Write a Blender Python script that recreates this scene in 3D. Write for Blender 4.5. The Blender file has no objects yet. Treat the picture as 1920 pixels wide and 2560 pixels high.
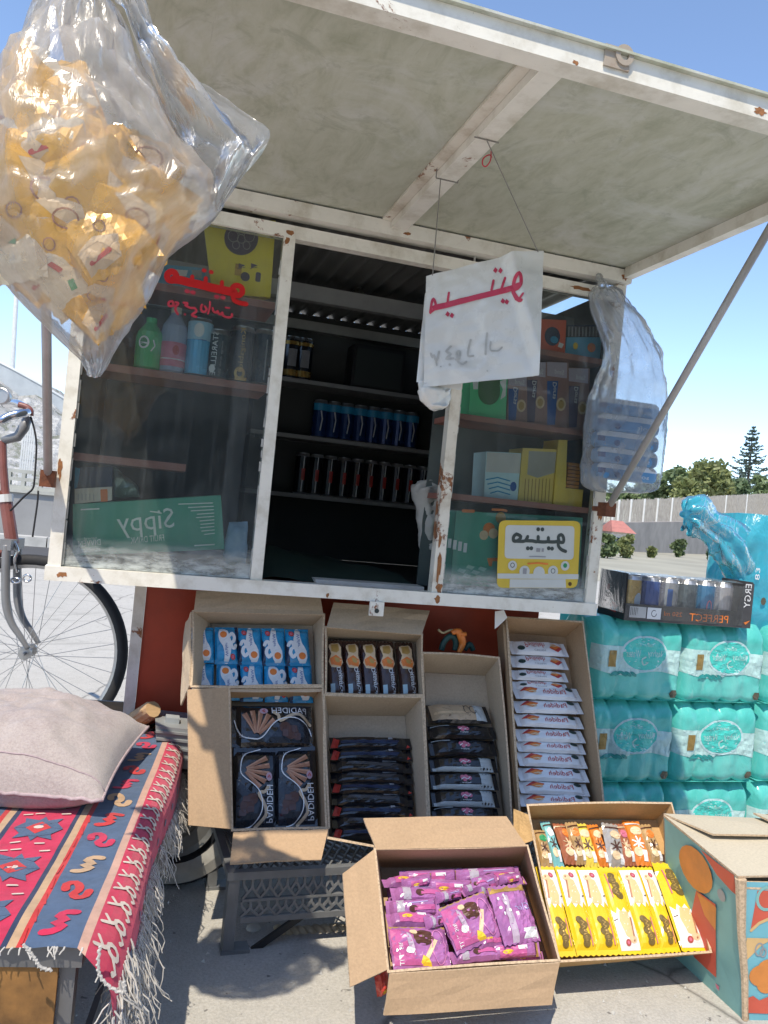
import bpy, bmesh, math, random
from mathutils import Vector, Matrix, noise
from mathutils.geometry import tessellate_polygon
random.seed(7)
SC = bpy.context.scene
COL = SC.collection
PI = math.pi
V = Vector

# ---------------------------------------------------------------- camera, sky, sun, exposure
YAW, PITCH, ROLL = 0.2901, -0.0006, 0.0982
CAM = V((0.1814, -1.7905, 0.2146))
FPX, PW, PH = 2000.0, 1920.0, 2560.0          # focal length in pixels of the photograph
GZ = -0.70                                     # ground level (z = 0 is the underside of the kiosk counter)
_cp = math.cos(PITCH)
CF = V((math.sin(YAW)*_cp, math.cos(YAW)*_cp, math.sin(PITCH)))
_r0 = V((math.cos(YAW), -math.sin(YAW), 0.0))
_u0 = _r0.cross(CF)
CR = _r0*math.cos(ROLL) + _u0*math.sin(ROLL)
CU = -_r0*math.sin(ROLL) + _u0*math.cos(ROLL)
cam_data = bpy.data.cameras.new('camera')
cam = bpy.data.objects.new('camera', cam_data)
COL.objects.link(cam)
cam.matrix_world = Matrix(((CR.x, CU.x, -CF.x, CAM.x), (CR.y, CU.y, -CF.y, CAM.y), (CR.z, CU.z, -CF.z, CAM.z), (0, 0, 0, 1)))
cam_data.sensor_fit = 'HORIZONTAL'
cam_data.sensor_width = 36.0
cam_data.lens = 36.0*FPX/PW
cam_data.clip_start = 0.02
cam_data.clip_end = 3000.0
SC.camera = cam

SUN_DIR = V((0.65, 1.0, -2.1)).normalized()    # the way the light travels
sun_el = math.asin(-SUN_DIR.z)
sun_az = math.atan2(-SUN_DIR.x, -SUN_DIR.y)
w = bpy.data.worlds.new('World')
SC.world = w
w.use_nodes = True
nt = w.node_tree
nt.nodes.clear()
sky = nt.nodes.new('ShaderNodeTexSky')
sky.sky_type = 'NISHITA'
sky.sun_disc = False
sky.sun_elevation = sun_el
sky.sun_rotation = sun_az
sky.altitude = 2200.0
sky.air_density = 1.0
sky.dust_density = 0.25
sky.ozone_density = 0.7
bg = nt.nodes.new('ShaderNodeBackground')
bg.inputs['Strength'].default_value = 0.118
wo = nt.nodes.new('ShaderNodeOutputWorld')
nt.links.new(sky.outputs[0], bg.inputs[0])
nt.links.new(bg.outputs[0], wo.inputs[0])
sl = bpy.data.lights.new('sun', 'SUN')
sl.energy = 2.0
sl.angle = math.radians(0.53)
sl.color = (1.0, 0.90, 0.74)
so = bpy.data.objects.new('sun', sl)
COL.objects.link(so)
so.rotation_euler = SUN_DIR.to_track_quat('-Z', 'Y').to_euler()
so.location = (0, 0, 20)
SC.view_settings.view_transform = 'Standard'
SC.view_settings.look = 'None'
SC.view_settings.exposure = 1.35
SC.view_settings.gamma = 1.0
SC.view_settings.use_curve_mapping = False

# ---------------------------------------------------------------- measuring the photograph: a pixel and a real plane give a point
def ray(u, v): return CF + CR*((u-PW/2)/FPX) - CU*((v-PH/2)/FPX)
def onX(p, x):
    d = ray(*p); return CAM + d*((x-CAM.x)/d.x)
def onY(p, y):
    d = ray(*p); return CAM + d*((y-CAM.y)/d.y)
def onZ(p, z):
    d = ray(*p); return CAM + d*((z-CAM.z)/d.z)
def onP(p, P0, n):
    d = ray(*p); return CAM + d*((V(P0)-CAM).dot(n)/d.dot(n))
KD = 1920.0/1659.0
def D(u, v): return (u*KD, v*KD)
def crop(ox, oy, s): return lambda x, y: (ox+x/s, oy+y/s)
ZL = crop(0, 0, 2.328); Z1 = crop(0, 850, 4.915); Z2 = crop(0, 950, 2.95); Z3 = crop(0, 1700, 2.572); Z4 = crop(160, 520, 2.257)
M1 = crop(660, 540, 2.257); M2 = crop(1040, 600, 2.304); M3 = crop(1440, 1000, 2.048); M4 = crop(440, 1480, 2.592)
N1 = crop(1020, 1500, 3.19); N2 = crop(820, 1960, 2.676); N3 = crop(1280, 1960, 2.592); N4 = crop(380, 1980, 2.86)
S1 = crop(380, 600, 4.879); S2 = crop(1040, 620, 4.608); S3 = crop(1200, 1240, 5.53); S4 = crop(1480, 1340, 3.77); S5 = crop(260, 1480, 5.267); S6 = crop(1680, 2000, 3.95)

class Frame:
    """A local frame: x right, y up, z out of the plane; .px() turns a pixel into local coordinates on the plane z = d"""
    def __init__(self, O, X, N):
        Z = V(N).normalized(); X = V(X); X = (X - Z*X.dot(Z)).normalized(); Y = Z.cross(X)
        self.O, self.X, self.Y, self.Z = V(O), X, Y, Z
        self.M = Matrix(((X.x, Y.x, Z.x, O[0]), (X.y, Y.y, Z.y, O[1]), (X.z, Y.z, Z.z, O[2]), (0, 0, 0, 1)))
        self.I = self.M.inverted()
    def px(self, p, d=0.0): return self.I @ onP(p, self.O + self.Z*d, self.Z)
def frame_quad(quad, P0, n):
    n = V(n).normalized()
    c = [onP(q, P0, n) for q in quad]                      # TL TR BR BL
    O = (c[0]+c[1]+c[2]+c[3])/4
    F = Frame(O, (c[1]-c[0])+(c[2]-c[3]), n)
    return F, [F.I @ q for q in c]

# ---------------------------------------------------------------- materials
MATS = {}
def new_mat(name):
    m = bpy.data.materials.new(name); m.use_nodes = True
    t = m.node_tree; t.nodes.clear()
    out = t.nodes.new('ShaderNodeOutputMaterial')
    return m, t, out
def N(t, kind, **kw):
    n = t.nodes.new('ShaderNode'+kind)
    for k, v in kw.items():
        if k in n.inputs: n.inputs[k].default_value = v
        else: setattr(n, k, v)
    return n
def ramp(t, fac, stops):
    r = t.nodes.new('ShaderNodeValToRGB')
    while len(r.color_ramp.elements) < len(stops): r.color_ramp.elements.new(0.5)
    for e, (p, c) in zip(r.color_ramp.elements, stops):
        e.position = p; e.color = c if len(c) == 4 else (*c, 1)
    t.links.new(fac, r.inputs[0]); return r.outputs[0]
def mixc(t, fac, a, b, mode='MIX'):
    n = t.nodes.new('ShaderNodeMix'); n.data_type = 'RGBA'; n.blend_type = mode
    for s, v in ((0, fac), (6, a), (7, b)):
        if hasattr(v, 'links'): t.links.new(v, n.inputs[s])
        elif s == 0: n.inputs[0].default_value = v
        else: n.inputs[s].default_value = (*v, 1) if len(v) == 3 else v
    return n.outputs[2]
def coords(t, scale=(1, 1, 1), kind='Object', rot=(0, 0, 0)):
    tc = t.nodes.new('ShaderNodeTexCoord'); mp = t.nodes.new('ShaderNodeMapping')
    mp.inputs['Scale'].default_value = scale; mp.inputs['Rotation'].default_value = rot
    t.links.new(tc.outputs[kind], mp.inputs[0]); return mp.outputs[0]
def noise_tex(t, vec, scale, detail=4, rough=0.55, dist=0.0):
    n = N(t, 'TexNoise', Scale=scale, Detail=detail, Roughness=rough, Distortion=dist)
    t.links.new(vec, n.inputs['Vector']); return n.outputs[0]
def bump(t, h, strength, dist=0.002):
    b = N(t, 'Bump', Strength=strength, Distance=dist); t.links.new(h, b.inputs['Height']); return b.outputs[0]
def mul(c, k): return tuple(min(1.0, x*k) for x in c[:3])

def mat(name, rgb, rough=0.55, metal=0.0, var=0.12, scale=18.0, bmp=0.0, bscale=120.0, spec=0.5, coat=0.0, stretch=(1, 1, 1), sheen=0.0):
    """a painted / printed / plain surface with uneven colour, uneven gloss and fine relief"""
    if name in MATS: return MATS[name]
    m, t, out = new_mat(name)
    p = N(t, 'BsdfPrincipled', Roughness=rough, Metallic=metal)
    p.inputs['Specular IOR Level'].default_value = spec
    p.inputs['Coat Weight'].default_value = coat
    p.inputs['Coat Roughness'].default_value = 0.12
    p.inputs['Sheen Weight'].default_value = sheen
    vec = coords(t, stretch)
    n1 = noise_tex(t, vec, scale, 5, 0.6)
    c = ramp(t, n1, [(0.25, mul(rgb, 1-var)), (0.5, rgb), (0.78, mul(rgb, 1+var))])
    t.links.new(c, p.inputs['Base Color'])
    if bmp > 0:
        t.links.new(bump(t, noise_tex(t, vec, bscale, 3), bmp), p.inputs['Normal'])
    r = N(t, 'MapRange'); r.inputs[1].default_value = 0.3; r.inputs[2].default_value = 0.7
    r.inputs[3].default_value = max(0.03, rough-0.07); r.inputs[4].default_value = min(1, rough+0.07)
    t.links.new(n1, r.inputs[0]); t.links.new(r.outputs[0], p.inputs['Roughness'])
    t.links.new(p.outputs[0], out.inputs[0])
    MATS[name] = m; return m

def paint_mat(name, base, dirt, rust_amt=0.57, streak=(1, 1, 1)):
    """old brushed paint with grime and rust breaking through"""
    m, t, out = new_mat(name)
    p = N(t, 'BsdfPrincipled', Roughness=0.5)
    v = coords(t, (1, 1, 1))
    vs = coords(t, streak)
    g = noise_tex(t, vs, 14, 6, 0.65)
    c = ramp(t, g, [(0.3, dirt), (0.52, base), (0.75, mul(base, 1.08))])
    r = noise_tex(t, v, 9, 8, 0.72, 0.4)
    mask = ramp(t, r, [(rust_amt+0.03, (0, 0, 0)), (rust_amt+0.06, (1, 1, 1))])
    rc = ramp(t, noise_tex(t, v, 60, 4), [(0.3, (0.16, 0.055, 0.025)), (0.7, (0.36, 0.16, 0.07))])
    cc = mixc(t, mask, c, rc)
    fine = noise_tex(t, v, 160, 4, 0.7)
    specks = ramp(t, fine, [(0.70, (0, 0, 0)), (0.74, (1, 1, 1))])
    cc = mixc(t, specks, cc, mul(dirt, 0.5))
    t.links.new(cc, p.inputs['Base Color'])
    ra = N(t, 'MapRange'); ra.inputs[3].default_value = 0.38; ra.inputs[4].default_value = 0.9
    t.links.new(mask, ra.inputs[0]); t.links.new(ra.outputs[0], p.inputs['Roughness'])
    hh = N(t, 'Math', operation='ADD'); t.links.new(g, hh.inputs[0]); t.links.new(mask, hh.inputs[1])
    t.links.new(bump(t, hh.outputs[0], 0.35, 0.002), p.inputs['Normal'])
    t.links.new(p.outputs[0], out.inputs[0]); MATS[name] = m; return m

def film_mat(name, tint, white, opac=(0.1, 0.55), rough=0.18, scale=9.0, trans=0.6, gl=0.25, wr=0.5, wscale=14.0):
    """thin creased plastic film: see-through, milky in places, glossy"""
    m, t, out = new_mat(name)
    vec = coords(t, (1, 1, 1))
    a = N(t, 'BsdfTransparent'); a.inputs[0].default_value = (*tint, 1)
    d = N(t, 'BsdfDiffuse'); d.inputs[0].default_value = (*white, 1)
    tl = N(t, 'BsdfTranslucent'); tl.inputs[0].default_value = (*white, 1)
    g = N(t, 'BsdfGlossy'); g.inputs['Roughness'].default_value = rough
    mlk = N(t, 'MixShader'); mlk.inputs[0].default_value = trans
    t.links.new(d.outputs[0], mlk.inputs[1]); t.links.new(tl.outputs[0], mlk.inputs[2])
    n1 = noise_tex(t, vec, scale, 6, 0.65, 0.8)
    rg = N(t, 'MapRange'); rg.inputs[1].default_value = 0.32; rg.inputs[2].default_value = 0.72
    rg.inputs[3].default_value = opac[0]; rg.inputs[4].default_value = opac[1]
    t.links.new(n1, rg.inputs[0])
    lw = N(t, 'LayerWeight', Blend=0.28)
    ad = N(t, 'Math', operation='MULTIPLY_ADD'); t.links.new(lw.outputs[1], ad.inputs[0]); ad.inputs[1].default_value = 0.45
    t.links.new(rg.outputs[0], ad.inputs[2]); ad.use_clamp = True
    wn = noise_tex(t, coords(t, (1.0, 1.0, 0.35)), wscale, 5, 0.6, 1.4)
    bp = bump(t, wn, wr, 0.02)
    for s in (d, g): t.links.new(bp, s.inputs['Normal'])
    s1 = N(t, 'MixShader'); t.links.new(ad.outputs[0], s1.inputs[0]); t.links.new(a.outputs[0], s1.inputs[1]); t.links.new(mlk.outputs[0], s1.inputs[2])
    fr = N(t, 'Fresnel', IOR=1.38); t.links.new(bp, fr.inputs['Normal'])
    fa = N(t, 'Math', operation='MULTIPLY_ADD'); t.links.new(fr.outputs[0], fa.inputs[0]); fa.inputs[1].default_value = 0.75; fa.inputs[2].default_value = gl*0.1; fa.use_clamp = True
    s2 = N(t, 'MixShader'); t.links.new(fa.outputs[0], s2.inputs[0]); t.links.new(s1.outputs[0], s2.inputs[1]); t.links.new(g.outputs[0], s2.inputs[2])
    t.links.new(s2.outputs[0], out.inputs[0]); MATS[name] = m; return m

def glass_mat(name):
    """old window glass: dusty, streaked, with white grime along the bottom edge"""
    m, t, out = new_mat(name)
    a = N(t, 'BsdfTransparent'); a.inputs[0].default_value = (0.95, 0.985, 0.97, 1)
    g = N(t, 'BsdfGlossy'); g.inputs['Roughness'].default_value = 0.015
    d = N(t, 'BsdfDiffuse'); d.inputs[0].default_value = (0.62, 0.66, 0.64, 1)
    st = noise_tex(t, coords(t, (26, 26, 1.1)), 2.2, 6, 0.7, 0.3)
    sp = noise_tex(t, coords(t, (1, 1, 1)), 90, 5, 0.75)
    lg = noise_tex(t, coords(t, (1, 1, 1)), 6, 5, 0.6, 0.5)
    r1 = ramp(t, st, [(0.50, (0.004, 0.004, 0.004)), (0.85, (0.06, 0.06, 0.06))])
    r2 = ramp(t, sp, [(0.68, (0, 0, 0)), (0.78, (0.22, 0.22, 0.22))])
    r3 = ramp(t, lg, [(0.4, (0.006, 0.006, 0.006)), (0.75, (0.07, 0.07, 0.07))])
    x = mixc(t, 1.0, r1, r3, 'ADD'); x = mixc(t, 0.5, x, r2, 'ADD')
    # grime towards the lower edge (object z, metres)
    tc = t.nodes.new('ShaderNodeTexCoord'); se = N(t, 'SeparateXYZ'); t.links.new(tc.outputs['Object'], se.inputs[0])
    mr = N(t, 'MapRange'); mr.inputs[1].default_value = 0.065; mr.inputs[2].default_value = 0.0; mr.inputs[3].default_value = 0.0; mr.inputs[4].default_value = 1.0
    t.links.new(se.outputs[2], mr.inputs[0])
    gm = N(t, 'Math', operation='MULTIPLY'); t.links.new(mr.outputs[0], gm.inputs[0])
    gr = ramp(t, noise_tex(t, coords(t, (1, 1, 3)), 22, 6, 0.7), [(0.36, (0.1, 0.1, 0.1)), (0.6, (0.85, 0.85, 0.85))])
    t.links.new(gr, gm.inputs[1])
    x = mixc(t, 1.0, x, gm.outputs[0], 'ADD')
    cl = N(t, 'Clamp'); t.links.new(x, cl.inputs[0]); cl.inputs[2].default_value = 0.85
    s1 = N(t, 'MixShader'); t.links.new(cl.outputs[0], s1.inputs[0]); t.links.new(a.outputs[0], s1.inputs[1]); t.links.new(d.outputs[0], s1.inputs[2])
    fr = N(t, 'Fresnel', IOR=1.52)
    f2 = N(t, 'Math', operation='MULTIPLY'); t.links.new(fr.outputs[0], f2.inputs[0]); f2.inputs[1].default_value = 0.95; f2.use_clamp = True
    s2 = N(t, 'MixShader'); t.links.new(f2.outputs[0], s2.inputs[0]); t.links.new(s1.outputs[0], s2.inputs[1]); t.links.new(g.outputs[0], s2.inputs[2])
    t.links.new(s2.outputs[0], out.inputs[0]); MATS[name] = m; return m

# ---------------------------------------------------------------- mesh building
class MB:
    """collects faces in world (or local) coordinates and links them as ONE mesh object"""
    def __init__(self, default=None):
        self.v, self.f, self.mi, self.mats = [], [], [], []
        if default: self.slot(default)
    def slot(self, m):
        if m not in self.mats: self.mats.append(m)
        return self.mats.index(m)
    def face(self, pts, m=None):
        b = len(self.v); self.v.extend(V(p) for p in pts)
        self.f.append(tuple(range(b, b+len(pts)))); self.mi.append(self.slot(m) if m else 0)
    def hexa(self, a, b, m=None, m_edge=None):
        """a: four points, b: the four opposite points"""
        s = self.slot(m) if m else 0; e = self.slot(m_edge) if m_edge else s
        o = len(self.v); self.v.extend(V(p) for p in a); self.v.extend(V(p) for p in b)
        self.f += [(o, o+1, o+2, o+3), (o+7, o+6, o+5, o+4)]; self.mi += [s, s]
        for i in range(4):
            j = (i+1) % 4
            self.f.append((o+i, o+4+i, o+4+j, o+j)); self.mi.append(e)
    def box(self, lo, hi, m=None, M=None):
        x0, y0, z0 = lo; x1, y1, z1 = hi
        a = [V((x0, y0, z0)), V((x1, y0, z0)), V((x1, y0, z1)), V((x0, y0, z1))]
        b = [V((x0, y1, z0)), V((x1, y1, z0)), V((x1, y1, z1)), V((x0, y1, z1))]
        if M: a = [M @ p for p in a]; b = [M @ p for p in b]
        self.hexa(a, b, m)
    def bar(self, p, q, w_, h_, up=(0, 0, 1), m=None):
        """a rectangular bar from p to q, w_ across and h_ along up"""
        p, q = V(p), V(q); d = (q-p).normalized(); u = V(up); u = (u-d*u.dot(d)).normalized(); s = d.cross(u)
        c = [(s*(-w_/2)+u*(-h_/2)), (s*(w_/2)+u*(-h_/2)), (s*(w_/2)+u*(h_/2)), (s*(-w_/2)+u*(h_/2))]
        self.hexa([p+k for k in c], [q+k for k in c], m)
    def slab(self, q, off, m=None, m_edge=None):
        off = V(off); self.hexa([V(p) for p in q], [V(p)+off for p in q], m, m_edge)
    def tube(self, pts, r, n=8, m=None, cap=True, flat=1.0):
        pts = [V(p) for p in pts]; s = self.slot(m) if m else 0
        rr = r if isinstance(r, (list, tuple)) else [r]*len(pts)
        ref = V((0.123, 0.456, 0.88)).normalized(); base = len(self.v)
        d0 = (pts[1]-pts[0]).normalized(); u = (ref-d0*ref.dot(d0)).normalized()
        for i, p in enumerate(pts):
            d = (pts[min(i+1, len(pts)-1)]-pts[max(i-1, 0)])
            if d.length < 1e-9: d = d0
            d.normalize(); u = (u-d*u.dot(d)).normalized(); s2 = d.cross(u)
            for k in range(n):
                a = 2*PI*k/n; self.v.append(p+(u*math.cos(a)+s2*math.sin(a)*flat)*rr[i])
        for i in range(len(pts)-1):
            for k in range(n):
                a = base+i*n+k; b = base+i*n+(k+1) % n
                self.f.append((a, b, b+n, a+n)); self.mi.append(s)
        if cap:
            self.f.append(tuple(base+k for k in reversed(range(n)))); self.mi.append(s)
            self.f.append(tuple(base+(len(pts)-1)*n+k for k in range(n))); self.mi.append(s)
    def grid(self, fn, nu, nv, m=None, closed_u=False, pick=None):
        """fn(i/nu, j/nv) -> point"""
        base = len(self.v); cu = nu if closed_u else nu+1; s = self.slot(m) if m else 0
        for j in range(nv+1):
            for i in range(cu): self.v.append(V(fn(i/nu, j/nv)))
        for j in range(nv):
            for i in range(nu):
                a = base+j*cu+i; b = base+j*cu+(i+1) % cu
                self.f.append((a, b, b+cu, a+cu)); self.mi.append(self.slot(pick((i+.5)/nu, (j+.5)/nv)) if pick else s)
    def lathe(self, prof, n=20, M=None, m=None, pick=None):
        """profile of (r, z), turned about local z"""
        base = len(self.v); s = self.slot(m) if m else 0
        for r, z in prof:
            for k in range(n):
                a = 2*PI*k/n; p = V((r*math.cos(a), r*math.sin(a), z)); self.v.append(M @ p if M else p)
        for i in range(len(prof)-1):
            for k in range(n):
                a = base+i*n+k; b = base+i*n+(k+1) % n
                self.f.append((a, b, b+n, a+n)); self.mi.append(self.slot(pick(i)) if pick else s)
        self.f.append(tuple(base+k for k in reversed(range(n)))); self.mi.append(s)
        self.f.append(tuple(base+(len(prof)-1)*n+k for k in range(n))); self.mi.append(s)
    def mesh(self, name, I=None, smooth=False, merge=False):
        me = bpy.data.meshes.new(name)
        vs = [I @ p for p in self.v] if I else self.v
        me.from_pydata([tuple(p) for p in vs], [], self.f)
        for m in self.mats: me.materials.append(m)
        if len(self.mats) > 1: me.polygons.foreach_set('material_index', self.mi)
        if smooth: me.polygons.foreach_set('use_smooth', [True]*len(me.polygons))
        if merge or smooth:
            b = bmesh.new(); b.from_mesh(me)
            if merge: bmesh.ops.remove_doubles(b, verts=b.verts, dist=1e-5)
            bmesh.ops.recalc_face_normals(b, faces=b.faces) if merge else None
            b.to_mesh(me); b.free()
        me.update(); return me
    def build(self, name, parent=None, smooth=False, merge=False, world=True, kind=None):
        """world: the vertices are in world coordinates; they are brought into the parent's frame"""
        I = None
        if parent is not None and world: I = WM[parent.name].inverted()
        o = bpy.data.objects.new(name, self.mesh(name, I, smooth, merge)); COL.objects.link(o)
        if parent is not None:
            o.parent = parent; WM[o.name] = WM[parent.name].copy()
        else: WM[o.name] = Matrix.Identity(4)
        if kind: o['kind'] = kind
        return o
WM = {}                                         # world matrix of every object, by name

def tag(o, label, cat, group=None):
    o['label'] = label; o['category'] = cat
    if group: o['group'] = group
    return o
def thing(name, label, cat, M, group=None):
    """an Empty at the thing's base; its parts are children"""
    if not isinstance(M, Matrix): M = Matrix.Translation(V(M))
    o = bpy.data.objects.new(name, None); COL.objects.link(o); o.empty_display_size = 0.02
    o.matrix_world = M; WM[o.name] = M.copy(); return tag(o, label, cat, group)
def inst(name, me, M, label, cat, group=None):
    """a thing that is one mesh given in its own frame"""
    o = bpy.data.objects.new(name, me); COL.objects.link(o); o.matrix_world = M; WM[o.name] = M.copy()
    return tag(o, label, cat, group)
def centre_origin(o, base=None):
    """put the origin of a world-space one-mesh thing at its base"""
    me = o.data; n = len(me.vertices)
    xs = [v.co for v in me.vertices]
    c = V((sum(p.x for p in xs)/n, sum(p.y for p in xs)/n, min(p.z for p in xs))) if base is None else V(base)
    me.transform(Matrix.Translation(-c)); o.matrix_world = Matrix.Translation(c); WM[o.name] = o.matrix_world.copy(); return o
def copy_tree(src, M, label=None, group=None):
    """copy a thing, its parts and their sub-parts; meshes are shared"""
    def cp(o, par):
        c = o.copy(); COL.objects.link(c)
        if par is not None: c.parent = par
        for ch in list(o.children): cp(ch, c)
        return c
    c = cp(src, None); c.matrix_world = M; WM[c.name] = M.copy()
    if label: c['label'] = label
    if group: c['group'] = group
    return c
def TRS(x=0, y=0, z=0, rx=0, ry=0, rz=0, s=1.0):
    return Matrix.Translation((x, y, z)) @ Matrix.Rotation(rz, 4, 'Z') @ Matrix.Rotation(ry, 4, 'Y') @ Matrix.Rotation(rx, 4, 'X') @ Matrix.Scale(s, 4)
def fbm(x, y, z=0.0, s=1.0): return noise.fractal(V((x*s, y*s, z*s)), 1.0, 2.0, 4)
ORD = ['first', 'second', 'third', 'fourth', 'fifth', 'sixth', 'seventh', 'eighth', 'ninth', 'tenth', 'eleventh', 'twelfth', 'thirteenth', 'fourteenth', 'fifteenth', 'sixteenth']

# ---------------------------------------------------------------- flat print laid on a surface
GLYPHS = {}
def text_tris(s):
    if s in GLYPHS: return GLYPHS[s]
    c = bpy.data.curves.new('lettering', 'FONT'); c.body = s; c.resolution_u = 2; c.align_x = 'CENTER'
    o = bpy.data.objects.new('lettering', c); COL.objects.link(o)
    dg = bpy.context.evaluated_depsgraph_get(); dg.update()
    e = o.evaluated_get(dg); me = e.to_mesh()
    me.calc_loop_triangles()
    vs = [v.co.copy() for v in me.vertices]
    tr = [[(vs[i].x, vs[i].y) for i in t.vertices] for t in me.loop_triangles]
    e.to_mesh_clear(); bpy.data.objects.remove(o); bpy.data.curves.remove(c)
    xs = [p[0] for t in tr for p in t]; ys = [p[1] for t in tr for p in t]
    GLYPHS[s] = (tr, min(xs), max(xs), min(ys), max(ys)); return GLYPHS[s]
class Print:
    """print on a surface: surf(x, y, lift) -> point; each layer a hair above the one before"""
    def __init__(self, mb, surf, maxlen=0.02, lift=0.0006, step=0.0003):
        self.mb, self.s, self.L, self.h, self.step, self.k = mb, surf, maxlen, lift, step, 0
    def layer(self): self.h += self.step; return self
    def tri(self, m, a, b, c, depth=0):
        la = ((a[0]-b[0])**2+(a[1]-b[1])**2, (b[0]-c[0])**2+(b[1]-c[1])**2, (c[0]-a[0])**2+(c[1]-a[1])**2)
        k = max(range(3), key=lambda i: la[i])
        if la[k] > self.L**2 and depth < 9:
            if k == 1: a, b, c = b, c, a
            elif k == 2: a, b, c = c, a, b
            q = ((a[0]+b[0])/2, (a[1]+b[1])/2)
            self.tri(m, a, q, c, depth+1); self.tri(m, q, b, c, depth+1); return
        self.k = (self.k+1) % 60; h = self.h+self.k*8e-6            # faces that cross never share a plane
        self.mb.face([self.s(p[0], p[1], h) for p in (a, b, c)], m)
    def poly(self, m, pts):
        pts = [(p[0], p[1]) for p in pts]
        if len(pts) == 3: self.tri(m, *pts); return
        for t in tessellate_polygon([[V((p[0], p[1], 0)) for p in pts]]):
            t = [i if isinstance(i, int) else i for i in t]; self.tri(m, *[pts[i] for i in t])
    def rect(self, m, x0, y0, x1, y1, r=0.0):
        if r <= 0: self.poly(m, [(x0, y0), (x1, y0), (x1, y1), (x0, y1)]); return
        pts = []
        for cx, cy, a0 in ((x1-r, y1-r, 0), (x0+r, y1-r, 90), (x0+r, y0+r, 180), (x1-r, y0+r, 270)):
            for k in range(5):
                a = math.radians(a0+k*22.5); pts.append((cx+r*math.cos(a), cy+r*math.sin(a)))
        self.poly(m, pts)
    def disc(self, m, x, y, rx, ry=None, n=18, rot=0.0):
        ry = rx if ry is None else ry; c, s = math.cos(rot), math.sin(rot)
        self.poly(m, [(x+rx*math.cos(2*PI*k/n)*c-ry*math.sin(2*PI*k/n)*s, y+rx*math.cos(2*PI*k/n)*s+ry*math.sin(2*PI*k/n)*c) for k in range(n)])
    def ring(self, m, x, y, rx, ry, wd, n=22):
        o = [(x+rx*math.cos(2*PI*k/n), y+ry*math.sin(2*PI*k/n)) for k in range(n+1)]
        self.stroke(m, o, wd, caps=False)
    def stroke(self, m, pts, wd, caps=True):
        """a brush line through pts; wd may vary along it"""
        pts = [(p[0], p[1]) for p in pts]; n = len(pts)
        ww = wd if isinstance(wd, (list, tuple)) else [wd]*n
        L, R = [], []
        for i in range(n):
            a = pts[max(i-1, 0)]; b = pts[min(i+1, n-1)]
            if i == 0 and pts[0] == pts[-1]: a = pts[-2]
            if i == n-1 and pts[0] == pts[-1]: b = pts[1]
            dx, dy = b[0]-a[0], b[1]-a[1]; l = math.hypot(dx, dy) or 1e-9
            nx, ny = -dy/l*ww[i]/2, dx/l*ww[i]/2
            L.append((pts[i][0]+nx, pts[i][1]+ny)); R.append((pts[i][0]-nx, pts[i][1]-ny))
        for i in range(n-1):
            self.tri(m, L[i], R[i], R[i+1]); self.tri(m, L[i], R[i+1], L[i+1])
        if caps:
            self.disc(m, pts[0][0], pts[0][1], ww[0]/2*0.96, n=8); self.disc(m, pts[-1][0], pts[-1][1], ww[-1]/2*0.96, n=8)
    def text(self, m, s, x, y, wd, ht, rot=0.0, mirror=True):
        """letters fitted into wd x ht about (x, y); the photograph shows all print mirrored"""
        tr, x0, x1, y0, y1 = text_tris(s)
        sx = wd/(x1-x0)*(-1 if mirror else 1); sy = ht/(y1-y0); cx, cy = (x0+x1)/2, (y0+y1)/2
        c, sn = math.cos(rot), math.sin(rot)
        for t in tr:
            q = []
            for p in t:
                a, b = (p[0]-cx)*sx, (p[1]-cy)*sy; q.append((x+a*c-b*sn, y+a*sn+b*c))
            self.tri(m, *q)
def smooth_path(pts, k=4):
    """Catmull-Rom through the points"""
    n = len(pts); out = []
    for i in range(n-1):
        p0, p1, p2, p3 = pts[max(i-1, 0)], pts[i], pts[i+1], pts[min(i+2, n-1)]
        for j in range(k):
            t = j/k
            out.append(tuple(0.5*((2*p1[d])+(-p0[d]+p2[d])*t+(2*p0[d]-5*p1[d]+4*p2[d]-p3[d])*t*t+(-p0[d]+3*p1[d]-3*p2[d]+p3[d])*t**3) for d in range(len(p1))))
    out.append(tuple(pts[-1])); return out
# ---------------------------------------------------------------- palette
FRAME = paint_mat('old_white_paint', (0.81, 0.785, 0.70), (0.58, 0.54, 0.44), 0.59)
FRAME_RUST = paint_mat('rusty_white_paint', (0.77, 0.73, 0.63), (0.50, 0.43, 0.32), 0.535)
GALV = mat('galvanised_steel', (0.42, 0.41, 0.41), 0.42, 0.75, 0.15, 40, 0.05)
RUST = mat('rust', (0.17, 0.06, 0.028), 0.9, 0.0, 0.5, 60, 0.6, 200)
RED_PAINT = mat('oxide_red_paint', (0.44, 0.060, 0.022), 0.5, 0, 0.28, 7, 0.08, 60)
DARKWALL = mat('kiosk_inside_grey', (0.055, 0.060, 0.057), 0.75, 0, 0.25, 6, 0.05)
SHELF_RED = mat('red_brown_shelf_board', (0.34, 0.15, 0.115), 0.65, 0, 0.25, 14, 0.1)
SHELF_GREY = mat('grey_shelf_board', (0.30, 0.30, 0.29), 0.6, 0, 0.2, 12)
CHROME = mat('chrome', (0.72, 0.72, 0.74), 0.16, 1.0, 0.05, 20)
STEEL = mat('dull_steel', (0.45, 0.45, 0.45), 0.38, 0.9, 0.12, 30)
BLACK_RUB = mat('black_rubber', (0.022, 0.022, 0.024), 0.75, 0, 0.3, 50, 0.2, 200)
BLACK_PL = mat('black_plastic', (0.018, 0.019, 0.021), 0.42, 0, 0.25, 30, 0.05, 150)
BLACK_FOIL = mat('black_wrapper', (0.012, 0.012, 0.015), 0.16, 0, 0.2, 30, 0.25, 45, 0.6, 0.4)
WHITE_PR = mat('white_print', (0.74, 0.75, 0.76), 0.4, 0, 0.05)
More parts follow.
